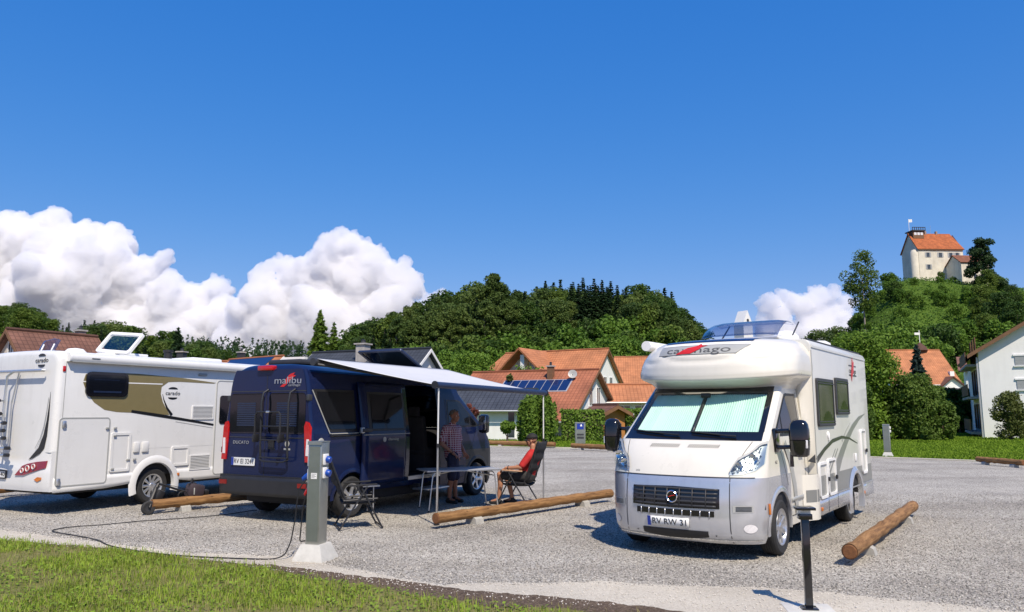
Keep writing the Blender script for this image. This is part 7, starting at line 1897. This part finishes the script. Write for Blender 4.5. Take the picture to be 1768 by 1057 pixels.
# --- prototypes (heights in metres)
BW = [broad_crown('wood_crown', 'leaf_wood' if k < 3 else 'leaf_tall', 1.8, 15, 4.6, 120, 9000, .25, 100 + k, 'dome') for k in range(5)]
BT = [broad_crown('wood_crown', 'leaf_tall', 5.5, 17, 3.3, 80, 6000, .25, 140 + k, 'oval') for k in range(3)]
CW = [conifer_crown('spruce_crown', 'needle_dark', 4.0, 18.5, 2.7, 30, 34, .34, 120 + k, gap=.05) for k in range(3)]
CT = [conifer_crown('spruce_crown', 'needle_dark', 8.0, 20.5, 2.3, 26, 32, .34, 130 + k, gap=.08) for k in range(2)]
TB = [trunk_mesh('trunk', 12, .28, .10, 'bark', 6, k, .4, 2.4) for k in range(2)]
TP = [trunk_mesh('trunk', 13, .22, .10, 'bark_pale', 4, 5 + k, .62, 1.8) for k in range(2)]
TC = trunk_mesh('trunk', 18, .24, .04, 'bark', 0, 9); TCP = trunk_mesh('trunk', 19.5, .22, .05, 'bark_pale', 0, 10)
SB = [broad_crown('bush_crown', 'leaf_bush', .2, 4.2, 2.7, 40, 2600, .19, 160 + k, 'dome') for k in range(4)]
SBD = [broad_crown('bush_crown', 'leaf_wood', .2, 5.0, 2.8, 40, 2600, .20, 170 + k, 'dome') for k in range(3)]

def hpos(px, y, fn):
    x = (px - IW / 2) / (FOC * .99) * y
    return Vector((x, y, fn(x, y) - .3))
rt = random.Random(31)
# middle hill: crest trees, several rows deep
G_MID = 'trees of the middle hill wood'
sil = ([560, 590, 640, 690, 740, 790, 850, 900, 950, 1000, 1060, 1130, 1170, 1200, 1222], [604, 578, 545, 528, 512, 500, 480, 492, 488, 487, 490, 494, 515, 540, 570])
def crest_tree(px, y, kind, frac=1.0):
    p_ = hpos(px, y, f_mid)
    ztop = at(px, np.interp(px, *sil), y).z
    h = max(6.0, (ztop - p_.z)) * frac
    if kind == 'broad': plant('broadleaf_tree', p_, rt.choice(TB), rt.choice(BW), 'dark leafy tree in the wood on the middle hill', 'tree', G_MID, s=h / 15.6 * rt.uniform(.95, 1.12), sz=h / 15.6)
    elif kind == 'tall': plant('broadleaf_tree', p_, rt.choice(TP), rt.choice(BT), 'slender leafy tree with pale bare trunk in the middle hill wood', 'tree', 'slender pale trunked trees of the middle hill', s=h / 17.6, sz=h / 17.6)
    elif kind == 'spruce': plant('spruce_tree', p_, TC, rt.choice(CW), 'dark pointed spruce rising from the wood on the middle hill', 'tree', 'spruces of the middle hill', s=h / 18.6 * 1.4, sz=h / 18.6)
    else: plant('spruce_tree', p_, TCP, rt.choice(CT), 'tall spruce with bare pale trunk on the middle hill crest', 'tree', 'bare trunked spruces of the middle hill', s=h / 20.6 * 1.35, sz=h / 20.6)
for row, (y, n, fr) in enumerate(((222, 30, 1.0), (210, 27, .93), (198, 24, .86), (186, 22, .78))):
    for k in range(n):
        px = 566 + (1212 - 566) * (k + .5) / n + rt.uniform(-9, 9)
        clear = 830 < px < 890 or 985 < px < 1085
        if row >= 2 and clear: continue
        if 1000 < px < 1075 and row < 2: continue
        knd = 'broad' if rt.random() < .55 else ('tall' if rt.random() < .6 else 'spruce')
        if 690 < px < 870 and rt.random() < .5: knd = 'tall'
        crest_tree(px, y + rt.uniform(-5, 5), knd, fr * rt.uniform(.86, 1.03))
for px, fr in ((942, 1.02), (956, 1.0), (968, 1.03), (990, 1.0), (1007, 1.06), (1026, 1.05), (1040, 1.04), (1055, 1.03), (1066, .98), (1148, 1.05), (1160, 1.04), (1015, .95), (1033, .96), (1048, .95), (1076, .92)):
    crest_tree(px, 224 + rt.uniform(-6, 6), 'bare' if 985 < px < 1080 else 'spruce', fr)
for px in linsp(985, 1085, 9): crest_tree(px, 246, 'broad', .80)
for px in (706, 728, 757, 780, 800, 838, 872, 884): crest_tree(px + rt.uniform(-4, 4), 181, 'tall', .80)
for px in (988, 997, 1010, 1021, 1030, 1043, 1053, 1064, 1078): crest_tree(px + rt.uniform(-3, 3), 200, 'bare', rt.uniform(.90, 1.0))
crest_tree(852, 205, 'tall', 1.05); crest_tree(846, 208, 'spruce', 1.02)
# lower slope bushes of the middle hill
for k in range(150):
    px = rt.uniform(575, 1240); y = 112 + 80 * rt.random() ** .6; p_ = hpos(px, y, f_mid); s = rt.uniform(1.0, 1.6) * np.interp(y, [112, 150, 190], [.8, 1.2, 1.5])
    plant('hill_bush', p_, None, rt.choice(SB if rt.random() < .75 else SBD), 'bright green bush on the lower slope of the middle hill', 'bush', 'bushes on the middle hill slope', s=s, sz=s * rt.uniform(.8, 1.25))
# left hill wood
for k in range(62):
    px = rt.uniform(-40, 395); y = rt.uniform(150, 240)
    p_ = hpos(px, y, f_left); top = np.interp(px, [-60, 0, 50, 75, 110, 150, 200, 250, 300, 340, 400], [512, 516, 524, 545, 556, 552, 555, 565, 575, 588, 600])
    h = max(5, (at(px, top, y).z - p_.z) * rt.uniform(.8, 1.03))
    if rt.random() < .55 and px > 70: plant('spruce_tree', p_, TC, rt.choice(CW), 'dark spruce in the wood behind the white motorhome', 'tree', 'spruces of the left wood', s=h / 18.6 * 1.1, sz=h / 18.6)
    else: plant('broadleaf_tree', p_, rt.choice(TB), rt.choice(BW), 'dark leafy tree in the wood behind the white motorhome', 'tree', 'leafy trees of the left wood', s=h / 15.6 * 1.2, sz=h / 15.6)
# far ridge: reads as one mass
Cc, Nn = [], []
rgf = np.random.default_rng(77)
for k in range(900):
    x = rgf.uniform(-300, 0); y = rgf.uniform(470, 640); z = f_far(x, y); h = rgf.uniform(12, 20)
    m_ = 26; f = rgf.uniform(0, 1, m_); a = rgf.uniform(0, 6.28, m_); r_ = 3.2 * (1 - f) + .3
    Cc.append(np.stack([x + r_ * np.cos(a), y + r_ * np.sin(a), z + h * f], 1)); Nn.append(np.stack([np.cos(a), np.sin(a), .6 + 0 * a], 1))
V, F = leaf_quads(np.concatenate(Cc), np.concatenate(Nn), 1.15, rgf)
tag(link('distant_forest', raw_mesh('distant_forest', V, F, 'needle_dark', 4)), 'hazy dark conifer forest on the distant ridge', 'forest', kind='stuff')
# castle hill: bushes all over the slope
for k in range(150):
    px = rt.uniform(1350, 1790); y = 150 * (305 / 150) ** rt.random()
    p_ = hpos(px, y, f_castle)
    if p_.z < 0: continue
    if y > 258 and 1555 < px < 1700: s = rt.uniform(.42, .72)
    elif y > 205: s = rt.uniform(.75, 1.2)
    else: s = rt.uniform(1.1, 2.2)
    plant('hill_bush', p_, None, rt.choice(SB if rt.random() < .9 else SBD), 'green bush on the slope of the castle hill', 'bush', 'bushes on the castle hill slope', s=s, sz=s * rt.uniform(.8, 1.2))
for px, y, h, kind in ((1392, 190, 14, 'b'), (1412, 200, 17, 'b'), (1436, 205, 16, 'b'), (1405, 175, 11, 'b'), (1365, 180, 9, 'b'), (1446, 186, 9, 'b'), (1706, 258, 11, 'o'), (1694, 236, 12, 'o'), (1748, 250, 9, 'o'), (1722, 215, 15, 'o'), (1698, 200, 11, 'b'), (1755, 205, 14, 'b'), (1660, 205, 7, 'b')):
    p_ = hpos(px, y, f_castle)
    cr_ = rt.choice(BW)
    plant('broadleaf_tree', p_, rt.choice(TB), cr_, 'dark leafy tree at the foot of the castle hill' if kind == 'b' else 'large olive green tree on the right flank of the castle hill', 'tree', 'trees at the castle hill' if kind == 'b' else 'olive trees of the castle hill flank', s=h / 15.6 * 1.1, sz=h / 15.6)
# low scrub that covers both slopes between the bushes
def scrub(name, fn, px0, px1, y0, y1, n, label, seed, hmax=2.2):
    rg = np.random.default_rng(seed); C_ = np.zeros((n, 3)); k = 0
    for i in range(n):
        px = rg.uniform(px0, px1); y = y0 * (y1 / y0) ** rg.uniform(0, 1); x = (px - IW / 2) / (FOC * .99) * y; z = fn(x, y)
        C_[i] = (x, y, z + hmax * rg.uniform(0, 1) * (.5 + .5 * mnoise.noise(Vector((x * .25, y * .25, 1)))))
    V, F = leaf_quads(C_, np.tile([0, -.5, 1.0], (n, 1)), .34, rg)
    return tag(link(name, raw_mesh(name, V, F, 'leaf_bush', 4)), label, 'scrub', kind='stuff')
scrub('slope_scrub', f_castle, 1330, 1800, 140, 305, 42000, 'low green scrub covering the castle hill slope', 201)
scrub('slope_scrub', f_mid, 570, 1245, 105, 200, 30000, 'low green scrub covering the middle hill slope', 202)
# solitary tall tree with bare trunk, left of the castle
p_ = hpos(1491, 250, f_castle); zt_ = at(1491, 440, 250).z; zb_ = at(1491, 548, 250).z; p_.z = min(p_.z, zb_); h = zt_ - p_.z
plant('tall_tree', p_, trunk_mesh('trunk', h * .72, .30, .14, 'bark_pale', 6, 3, .45, 3.0), broad_crown('crown', 'leaf_wood', h * .34, h, h * .26, 70, 5200, .34, 301, 'oval'), 'solitary tall tree with a thin bare trunk left of the castle', 'tree')
# big pine right of the castle
p_ = hpos(1702, 272, f_castle); zt_ = at(1702, 414, 272).z; h = zt_ - p_.z
rgp = np.random.default_rng(55); Cs, Ns = [], []
for k in range(34):
    f = (k + .5) / 34; a = rgp.uniform(0, 6.28); z = h * (.10 + .88 * f); l = (6.6 - 3.2 * f) * rgp.uniform(.15, 1.0)
    m_ = 260; d = rgp.normal(0, 1, (m_, 3)); d /= np.linalg.norm(d, axis=1)[:, None]
    Cs.append(np.array([l * math.cos(a), l * math.sin(a), z]) + d * np.array([2.0, 2.0, 1.35]) * rgp.uniform(.5, 1, (m_, 1))); Ns.append(d + np.array([0, 0, .8]))
V, F = leaf_quads(np.concatenate(Cs), np.concatenate(Ns), .36, rgp)
plant('pine_tree', p_, trunk_mesh('trunk', h * .95, .42, .12, 'bark', 9, 8, .3, 4.0), raw_mesh('crown', V, F, 'needle_dark', 4), 'large dark pine standing right of the castle', 'tree')

# ================================================================== trees and shrubs around the lot
def near_tree(name, px, d, top, halfpx, matn, label, cat='tree', shape='dome', leaf=.13, n=9000, nb=60, h0=.2, seed=1, base=0.0, flat=.85, trunk=True):
    p_ = at(px, 712, d); p_.z = base; h = at(px, top, d).z - base; r_ = halfpx / FOC * d
    return plant(name, p_, trunk_mesh('trunk', h * .7, .035 * r_ + .05, .03, 'bark', 5, seed, .3, r_ * .6) if trunk else None, broad_crown('crown', matn, h0, h * .93, r_, nb, n, leaf, seed, shape, flat), label, cat, rz=0)
near_tree('leafy_tree', 1492, 52, 574, 66, 'leaf_light', 'large bright green tree rising behind the cream motorhome', shape='dome', n=34000, nb=260, seed=41, leaf=.10)
near_tree('leafy_tree', 1462, 49, 640, 46, 'leaf_mid', 'olive green shrub tree right behind the cream motorhome', 'shrub', n=18000, nb=150, seed=46, leaf=.085, shape='dome')
near_tree('leafy_tree', 1582, 50, 648, 48, 'leaf_mid', 'dark green bushy tree in front of the orange roofed house', 'tree', n=24000, nb=200, seed=42, leaf=.085)
near_tree('leafy_tree', 1625, 49, 690, 26, 'leaf_mid', 'smaller dark green shrub left of the shaded garden', 'shrub', n=10000, nb=90, seed=43, leaf=.08)
near_tree('shrub', 1598, 45.5, 738, 12, 'leaf_mid', 'low shrub on the lawn beneath the bushy trees', 'shrub', n=900, nb=12, seed=44, leaf=.10, trunk=False)
near_tree('shrub', 1742, 50, 676, 30, 'leaf_olive', 'spiky olive shrub against the white apartment house', 'shrub', n=9000, nb=110, seed=45, leaf=.07)
near_tree('leafy_tree', 1655, 66, 672, 34, 'leaf_wood', 'dark tree in the shaded garden beside the apartment house', n=9000, nb=80, seed=47, leaf=.13)
near_tree('leafy_tree', 1610, 68, 662, 34, 'leaf_wood', 'dark tree behind the bushy shrubs right of the motorhome', n=9000, nb=80, seed=48, leaf=.13)
def near_conifer(px, d, top, halfpx, matn, label, seed, levels=30, per=46, size=.16, h0=.3, droop=.3, tp=.85, nm='conifer'):
    p_ = at(px, 712, d); p_.z = 0; h = at(px, top, d).z; r_ = halfpx / FOC * d
    return plant(nm, p_, trunk_mesh('trunk', h * .97, .16, .03, 'bark', 0, seed), conifer_crown('crown', matn, h0, h, r_, levels, per, size, seed, droop, 0, tp), label, 'tree', rz=0)
near_conifer(1590, 60, 596, 22, 'needle_blue', 'blue green spruce in front of the orange roofed house', 61, size=.17, per=60, h0=2, tp=.75)
near_conifer(547, 60, 538, 40, 'needle_light', 'light green conifer rising behind the dark blue van', 62, levels=38, size=.19, per=80, h0=1, tp=.7)
near_conifer(572, 62, 560, 30, 'needle_light', 'smaller light green conifer beside the one behind the van', 63, size=.19, per=60, h0=1, tp=.7)
near_conifer(299, 70, 568, 30, 'needle_dark', 'broad dark spruce above the white motorhome roof', 64, size=.22, per=70, h0=1, tp=.7)
for px, d, top, hw, sd in ((222, 95, 556, 22, 65), (252, 92, 570, 16, 66), (342, 88, 585, 26, 67)):
    near_tree('leafy_tree', px, d, top, hw, 'leaf_wood', {65: 'dark tree top left of the dark spruce behind the white motorhome', 66: 'slim dark tree top next to the broad dark spruce', 67: 'round dark tree right of the dark spruce behind the motorhome'}[sd], n=3200, nb=26, seed=sd, leaf=.24)
# tall evergreen bush with upright sprays beside the garage
rgq = np.random.default_rng(71); p_ = at(930, 712, 43.5); p_.z = 0
hh, rr_ = at(930, 678, 43.5).z, 41 / FOC * 43.5
Cs, Ns = [], []
for k in range(120):
    a = rgq.uniform(0, 6.28); q = rr_ * math.sqrt(rgq.uniform(0, 1)) * .86; H_ = hh * (1 - .30 * (q / rr_) ** 2) * rgq.uniform(.82, 1.05)
    m_ = 110; f = rgq.uniform(0, 1, m_); wv = .17 * (1.08 - f) + .02
    b_ = rgq.uniform(0, 6.28, m_)
    Cs.append(np.stack([q * math.cos(a) * (.82 + .18 * np.sin(f * 2.6)) + wv * np.cos(b_), q * math.sin(a) * (.82 + .18 * np.sin(f * 2.6)) + wv * np.sin(b_), .05 + H_ * f], 1)); Ns.append(np.stack([np.cos(b_), np.sin(b_), 0 * b_ + .2], 1))
V, F = leaf_quads(np.concatenate(Cs), np.concatenate(Ns), .09, rgq)
plant('evergreen_bush', p_, None, raw_mesh('crown', V, F, 'leaf_hedge', 4), 'tall upright evergreen bush left of the clipped hedge', 'bush', rz=0, crown_name='foliage')
# clipped hedges
def hedge(x0px, x1px, d, top, label, seed):
    a, c = at(x0px, 712, d), at(x1px, 712, d); H_ = at(x0px, top, d).z; L_ = c.x - a.x; rg = np.random.default_rng(seed)
    n = int(2600 * L_ / 4); Cs, Ns = [], []
    for kind in ('front', 'top'):
        m_ = n if kind == 'front' else n // 2
        x = rg.uniform(0, L_, m_)
        if kind == 'front': Cs.append(np.stack([x, rg.normal(-.45, .07, m_), rg.uniform(.02, H_, m_)], 1)); Ns.append(np.tile([0, -1, .2], (m_, 1)))
        else: Cs.append(np.stack([x, rg.uniform(-.5, .5, m_), rg.normal(H_, .05, m_)], 1)); Ns.append(np.tile([0, -.2, 1.0], (m_, 1)))
    V, F = leaf_quads(np.concatenate(Cs), np.concatenate(Ns), .085, rg)
    e = empty('hedge', (a.x, d, 0), 0, label, 'hedge'); link('foliage', raw_mesh('foliage', V, F, 'leaf_hedge', 4), e)
    b = MB(); b.rbox((L_ / 2, 0, H_ / 2 - .04), (L_ - .1, .8, H_ - .10), .08); b.build('twig_core', 'bark', e)
hedge(968, 1042, 47.5, 710, 'long clipped green hedge behind the far service pillar', 81)
hedge(1066, 1120, 52, 708, 'clipped hedge right of the small wooden shed', 82)
# topiary ball tree, shrubs by the garage, vines on the dormer
near_tree('round_tree', 876, 42.5, 728, 17, 'leaf_hedge', 'small round clipped tree on a short stem before the garage', n=2400, nb=24, seed=83, leaf=.075, h0=.75, shape='oval')
near_tree('shrub', 815, 44, 690, 14, 'leaf_red', 'reddish shrub beside the nose of the dark blue van', 'shrub', n=1100, nb=14, seed=84, leaf=.09)
near_tree('shrub', 905, 46, 742, 10, 'leaf_mid', 'low shrub at the foot of the tall evergreen bush', 'shrub', n=700, nb=10, seed=85, leaf=.08, trunk=False)
near_tree('shrub', 880, 62, 632, 16, 'leaf_olive', 'olive shrub left of the large orange roofed house', 'shrub', n=1500, nb=16, seed=86, leaf=.13)
near_tree('shrub', 855, 64, 648, 22, 'leaf_light', 'yellow green shrub at the left end of the red tiled house', 'shrub', n=2200, nb=22, seed=87, leaf=.13)
near_tree('leafy_tree', 812, 72, 604, 52, 'leaf_bush', 'bright green tree between the slate roofed house and the orange roofed house', n=18000, nb=150, seed=88, leaf=.12)
near_tree('leafy_tree', 772, 82, 600, 36, 'leaf_bush', 'green tree just right of the slate roofed gable', n=11000, nb=90, seed=89, leaf=.13)
c = at(940, 662, 76)
rgv = np.random.default_rng(91); m_ = 700
Cv = np.stack([rgv.uniform(-2.9, -.1, m_), rgv.uniform(-.3, .3, m_), rgv.uniform(0, 1.5, m_) * rgv.uniform(.3, 1, m_)], 1); V, F = leaf_quads(Cv, np.tile([0, -1, .4], (m_, 1)), .13, rgv)
e = empty('balcony_plants', (c.x, 76.0, at(940, 656, 76).z), R(-15), 'leafy pot plants crowding the open dormer balcony', 'plants'); link('foliage', raw_mesh('foliage', V, F, 'leaf_light', 4), e)

# small groups that one can count along the skyline get their place in the label
def ordinals(group, phrase):
    os_ = sorted([o for o in COL.objects if o.get('group') == group and o.parent is None], key=lambda o: o.location.x / o.location.y)
    for k, o in enumerate(os_):
        n_ = k + 1; sx = 'th' if 10 <= n_ % 100 <= 20 else {1: 'st', 2: 'nd', 3: 'rd'}.get(n_ % 10, 'th')
        o['label'] = ('leftmost ' + phrase) if k == 0 else (('rightmost ' + phrase) if k == len(os_) - 1 else '%d%s from the left of the %s' % (n_, sx, phrase))
ordinals('bare trunked spruces of the middle hill', 'bare trunked spruces on the middle hill crest')
ordinals('spruces of the middle hill', 'dark pointed spruces in the middle hill wood')
ordinals('olive trees of the castle hill flank', 'large trees on the right flank of the castle hill')
ordinals('trees at the castle hill', 'dark leafy trees at the foot of the castle hill')
ordinals('slender pale trunked trees of the middle hill', 'slender pale trunked trees in the middle hill wood')
ordinals('spruces of the left wood', 'dark spruces in the wood behind the white motorhome')
# low wood closing the valley between the two hills (only its edges show beside the cream motorhome)
rgb_ = np.random.default_rng(123); Cc, Nn = [], []
for k in range(150):
    px = rgb_.uniform(1165, 1420); y = rgb_.uniform(165, 225); x = (px - IW / 2) / (FOC * .99) * y
    h = (at(px, 597, y).z) * rgb_.uniform(.7, 1.0); z0 = max(f_mid(x, y), f_castle(x, y)) if px > 1300 else f_mid(x, y)
    m_ = 230; d = rgb_.normal(0, 1, (m_, 3)); d /= np.linalg.norm(d, axis=1)[:, None]
    Cc.append(np.array([x, y, z0 * .3 + h * .55]) + d * np.array([h * .26, h * .26, h * .48]) * rgb_.uniform(.7, 1.05, (m_, 1))); Nn.append(d + np.array([0, 0, .3]))
V, F = leaf_quads(np.concatenate(Cc), np.concatenate(Nn), .42, rgb_)
tag(link('valley_wood', raw_mesh('valley_wood', V, F, 'leaf_wood', 4)), 'dark wood in the valley behind the cream motorhome', 'wood', kind='stuff')
c = at(1283, 560, 240)
b = MB(); b.box(-4, 4, 2, 20, 0, 12); V = [(-4.5, 2, 12), (4.5, 2, 12), (0, 2, 17), (-4.5, 20, 12), (4.5, 20, 12), (0, 20, 17)]
e = [o for o in COL.objects if o.name.startswith('church_tower')][0]; b.build('nave', 'plaster', e, smooth=False)
b = MB(); b.faces(V, [(0, 1, 2), (5, 4, 3), (0, 2, 5, 3), (1, 4, 5, 2)]); b.build('nave_roof', 'tile_brown', e, smooth=False)

# ================================================================== cumulus clouds
def cloud_mat():
    m, N, L = node_mat('cloud'); p = N['Principled BSDF']; p.inputs['Roughness'].default_value = 1; p.inputs['Specular IOR Level'].default_value = 0
    g = N.new('ShaderNodeNewGeometry'); nz = N.new('ShaderNodeTexNoise'); nz.inputs['Scale'].default_value = .02; nz.inputs['Detail'].default_value = 7; nz.inputs['Roughness'].default_value = .65
    L.new(g.outputs['Position'], nz.inputs['Vector'])
    p.inputs['Base Color'].default_value = (.60, .585, .60, 1)
    bp = N.new('ShaderNodeBump'); bp.inputs['Strength'].default_value = .8; bp.inputs['Distance'].default_value = 14; L.new(nz.outputs[0], bp.inputs['Height'])
    L.new(bp.outputs[0], p.inputs['Normal'])
    tr = N.new('ShaderNodeBsdfTranslucent'); tr.inputs[0].default_value = (.62, .62, .66, 1); mx = N.new('ShaderNodeMixShader'); mx.inputs[0].default_value = .30
    L.new(p.outputs[0], mx.inputs[1]); L.new(tr.outputs[0], mx.inputs[2]); L.new(mx.outputs[0], N['Material Output'].inputs[0])
    m2, N, L = node_mat('cloud_veil'); N.remove(N['Principled BSDF'])
    v = N.new('ShaderNodeVolumePrincipled'); v.inputs['Color'].default_value = (.975, .975, .982, 1); v.inputs['Density'].default_value = .034; v.inputs['Anisotropy'].default_value = .1
    L.new(v.outputs[0], N['Material Output'].inputs['Volume'])
cloud_mat()
def unit_ico(sub):
    t_ = bmesh.new(); bmesh.ops.create_icosphere(t_, subdivisions=sub, radius=1); t_.verts.ensure_lookup_table()
    V = np.array([v.co[:] for v in t_.verts]); F = np.array([[v.index for v in f.verts] for f in t_.faces]); t_.free(); return V, F
ICO = {k: unit_ico(k) for k in (3, 4)}
def cloud(blobs, D, label, seed, vox=5.5):
    rr = random.Random(seed); k_ = D / FOC; parts = []
    prim = []
    for px, py, rp in blobs:
        c_ = at(px, py, D + rr.uniform(-.6, .6) * rp * k_); prim.append((c_, rp * k_, 4))
    allb = list(prim)
    for c_, r_, _ in prim:
        for q in range(12):
            a = rr.uniform(0, 6.28); el = rr.uniform(-.4, 1.4)
            d_ = Vector((math.cos(a) * math.cos(el), math.sin(a) * math.cos(el), math.sin(el)))
            r2 = r_ * rr.uniform(.22, .50); c2 = c_ + d_ * (r_ * .82); allb.append((c2, r2, 4 if r2 > 26 else 3))
            for w_ in range(2):
                a = rr.uniform(0, 6.28); el = rr.uniform(-.3, 1.5); d2 = (d_ + Vector((math.cos(a) * math.cos(el), math.sin(a) * math.cos(el), math.sin(el))) * .9).normalized()
                allb.append((c2 + d2 * r2 * .75, r2 * rr.uniform(.35, .6), 3))
    def hull(grow):
        Vs, Fs, n0 = [], [], 0
        for c_, r_, sub in allb:
            U, F = ICO[sub]; P0 = np.array(c_[:])
            amp = np.empty(len(U)); 
            for i, u in enumerate(U):
                q = Vector(P0 + u * r_)
                amp[i] = abs(mnoise.noise(q * (1.6 / r_ * .55) )) * .30 + abs(mnoise.noise(q * .022)) * .14 + mnoise.noise(q * .06) * .05
            Vs.append(P0 + U * (r_ * (.92 + amp) + grow)[:, None] * np.array([1, 1, .94])); Fs.append(F + n0); n0 += len(U)
        return np.concatenate(Vs), np.concatenate(Fs)
    e = empty('cloud', at(blobs[0][0], 700, D), 0, label, 'cloud')
    V, F = hull(0); V = V - np.array(e.location[:])
    me = raw_mesh('cloud_body', V, F, 'cloud_veil', 3)
    o = link('billows', me, e)
    md = o.modifiers.new('union', 'REMESH'); md.mode = 'VOXEL'; md.voxel_size = vox
    tx = bpy.data.textures.new('billow', 'CLOUDS'); tx.noise_scale = 55; tx.noise_depth = 3
    dm = o.modifiers.new('billow', 'DISPLACE'); dm.texture = tx; dm.texture_coords = 'GLOBAL'; dm.strength = 40; dm.mid_level = .55
    t2 = bpy.data.textures.new('fine_billow', 'CLOUDS'); t2.noise_scale = 17; t2.noise_depth = 4; t2.noise_type = 'HARD_NOISE'
    d2 = o.modifiers.new('fine_billow', 'DISPLACE'); d2.texture = t2; d2.texture_coords = 'GLOBAL'; d2.strength = -17; d2.mid_level = .35
    return e
cloud([(-40, 470, 85), (20, 440, 62), (85, 430, 62), (150, 450, 58), (195, 425, 40), (40, 500, 70), (120, 500, 80), (200, 490, 60), (265, 465, 24), (285, 447, 16), (240, 520, 55), (300, 530, 48), (170, 550, 70), (60, 560, 70), (345, 525, 34), (372, 500, 26), (390, 560, 42), (320, 590, 60), (230, 600, 70), (100, 600, 70), (-30, 570, 80), (-20, 660, 80), (90, 660, 75), (200, 665, 75), (310, 660, 70), (400, 640, 50)], 3600, 'towering white cumulus cloud at the far left above the white motorhome', 5)
cloud([(460, 480, 28), (485, 463, 22), (520, 480, 34), (560, 455, 34), (572, 425, 24), (600, 430, 32), (632, 445, 30), (600, 475, 50), (650, 480, 40), (690, 490, 36), (712, 495, 22), (560, 510, 50), (500, 520, 46), (455, 520, 40), (430, 540, 36), (620, 530, 56), (560, 560, 60), (480, 570, 56), (420, 590, 46), (670, 535, 46), (540, 600, 60), (440, 650, 60), (540, 660, 70), (640, 600, 60), (640, 660, 70)], 3300, 'large white cumulus cloud over the dark blue van and slate roof', 6)
cloud([(1330, 530, 20), (1352, 515, 16), (1380, 525, 22), (1415, 512, 20), (1440, 508, 14), (1460, 520, 14), (1400, 540, 26), (1345, 545, 22), (1440, 540, 24), (1478, 522, 7), (1340, 575, 34), (1400, 580, 40), (1455, 575, 34), (1400, 630, 50)], 3000, 'small white cumulus cloud low between the motorhome roof and the castle', 8)
cloud([(748, 512, 10), (765, 507, 8), (735, 520, 14), (760, 520, 12), (745, 545, 22)], 3000, 'tiny cloud wisp touching the left shoulder of the wooded hill', 9)
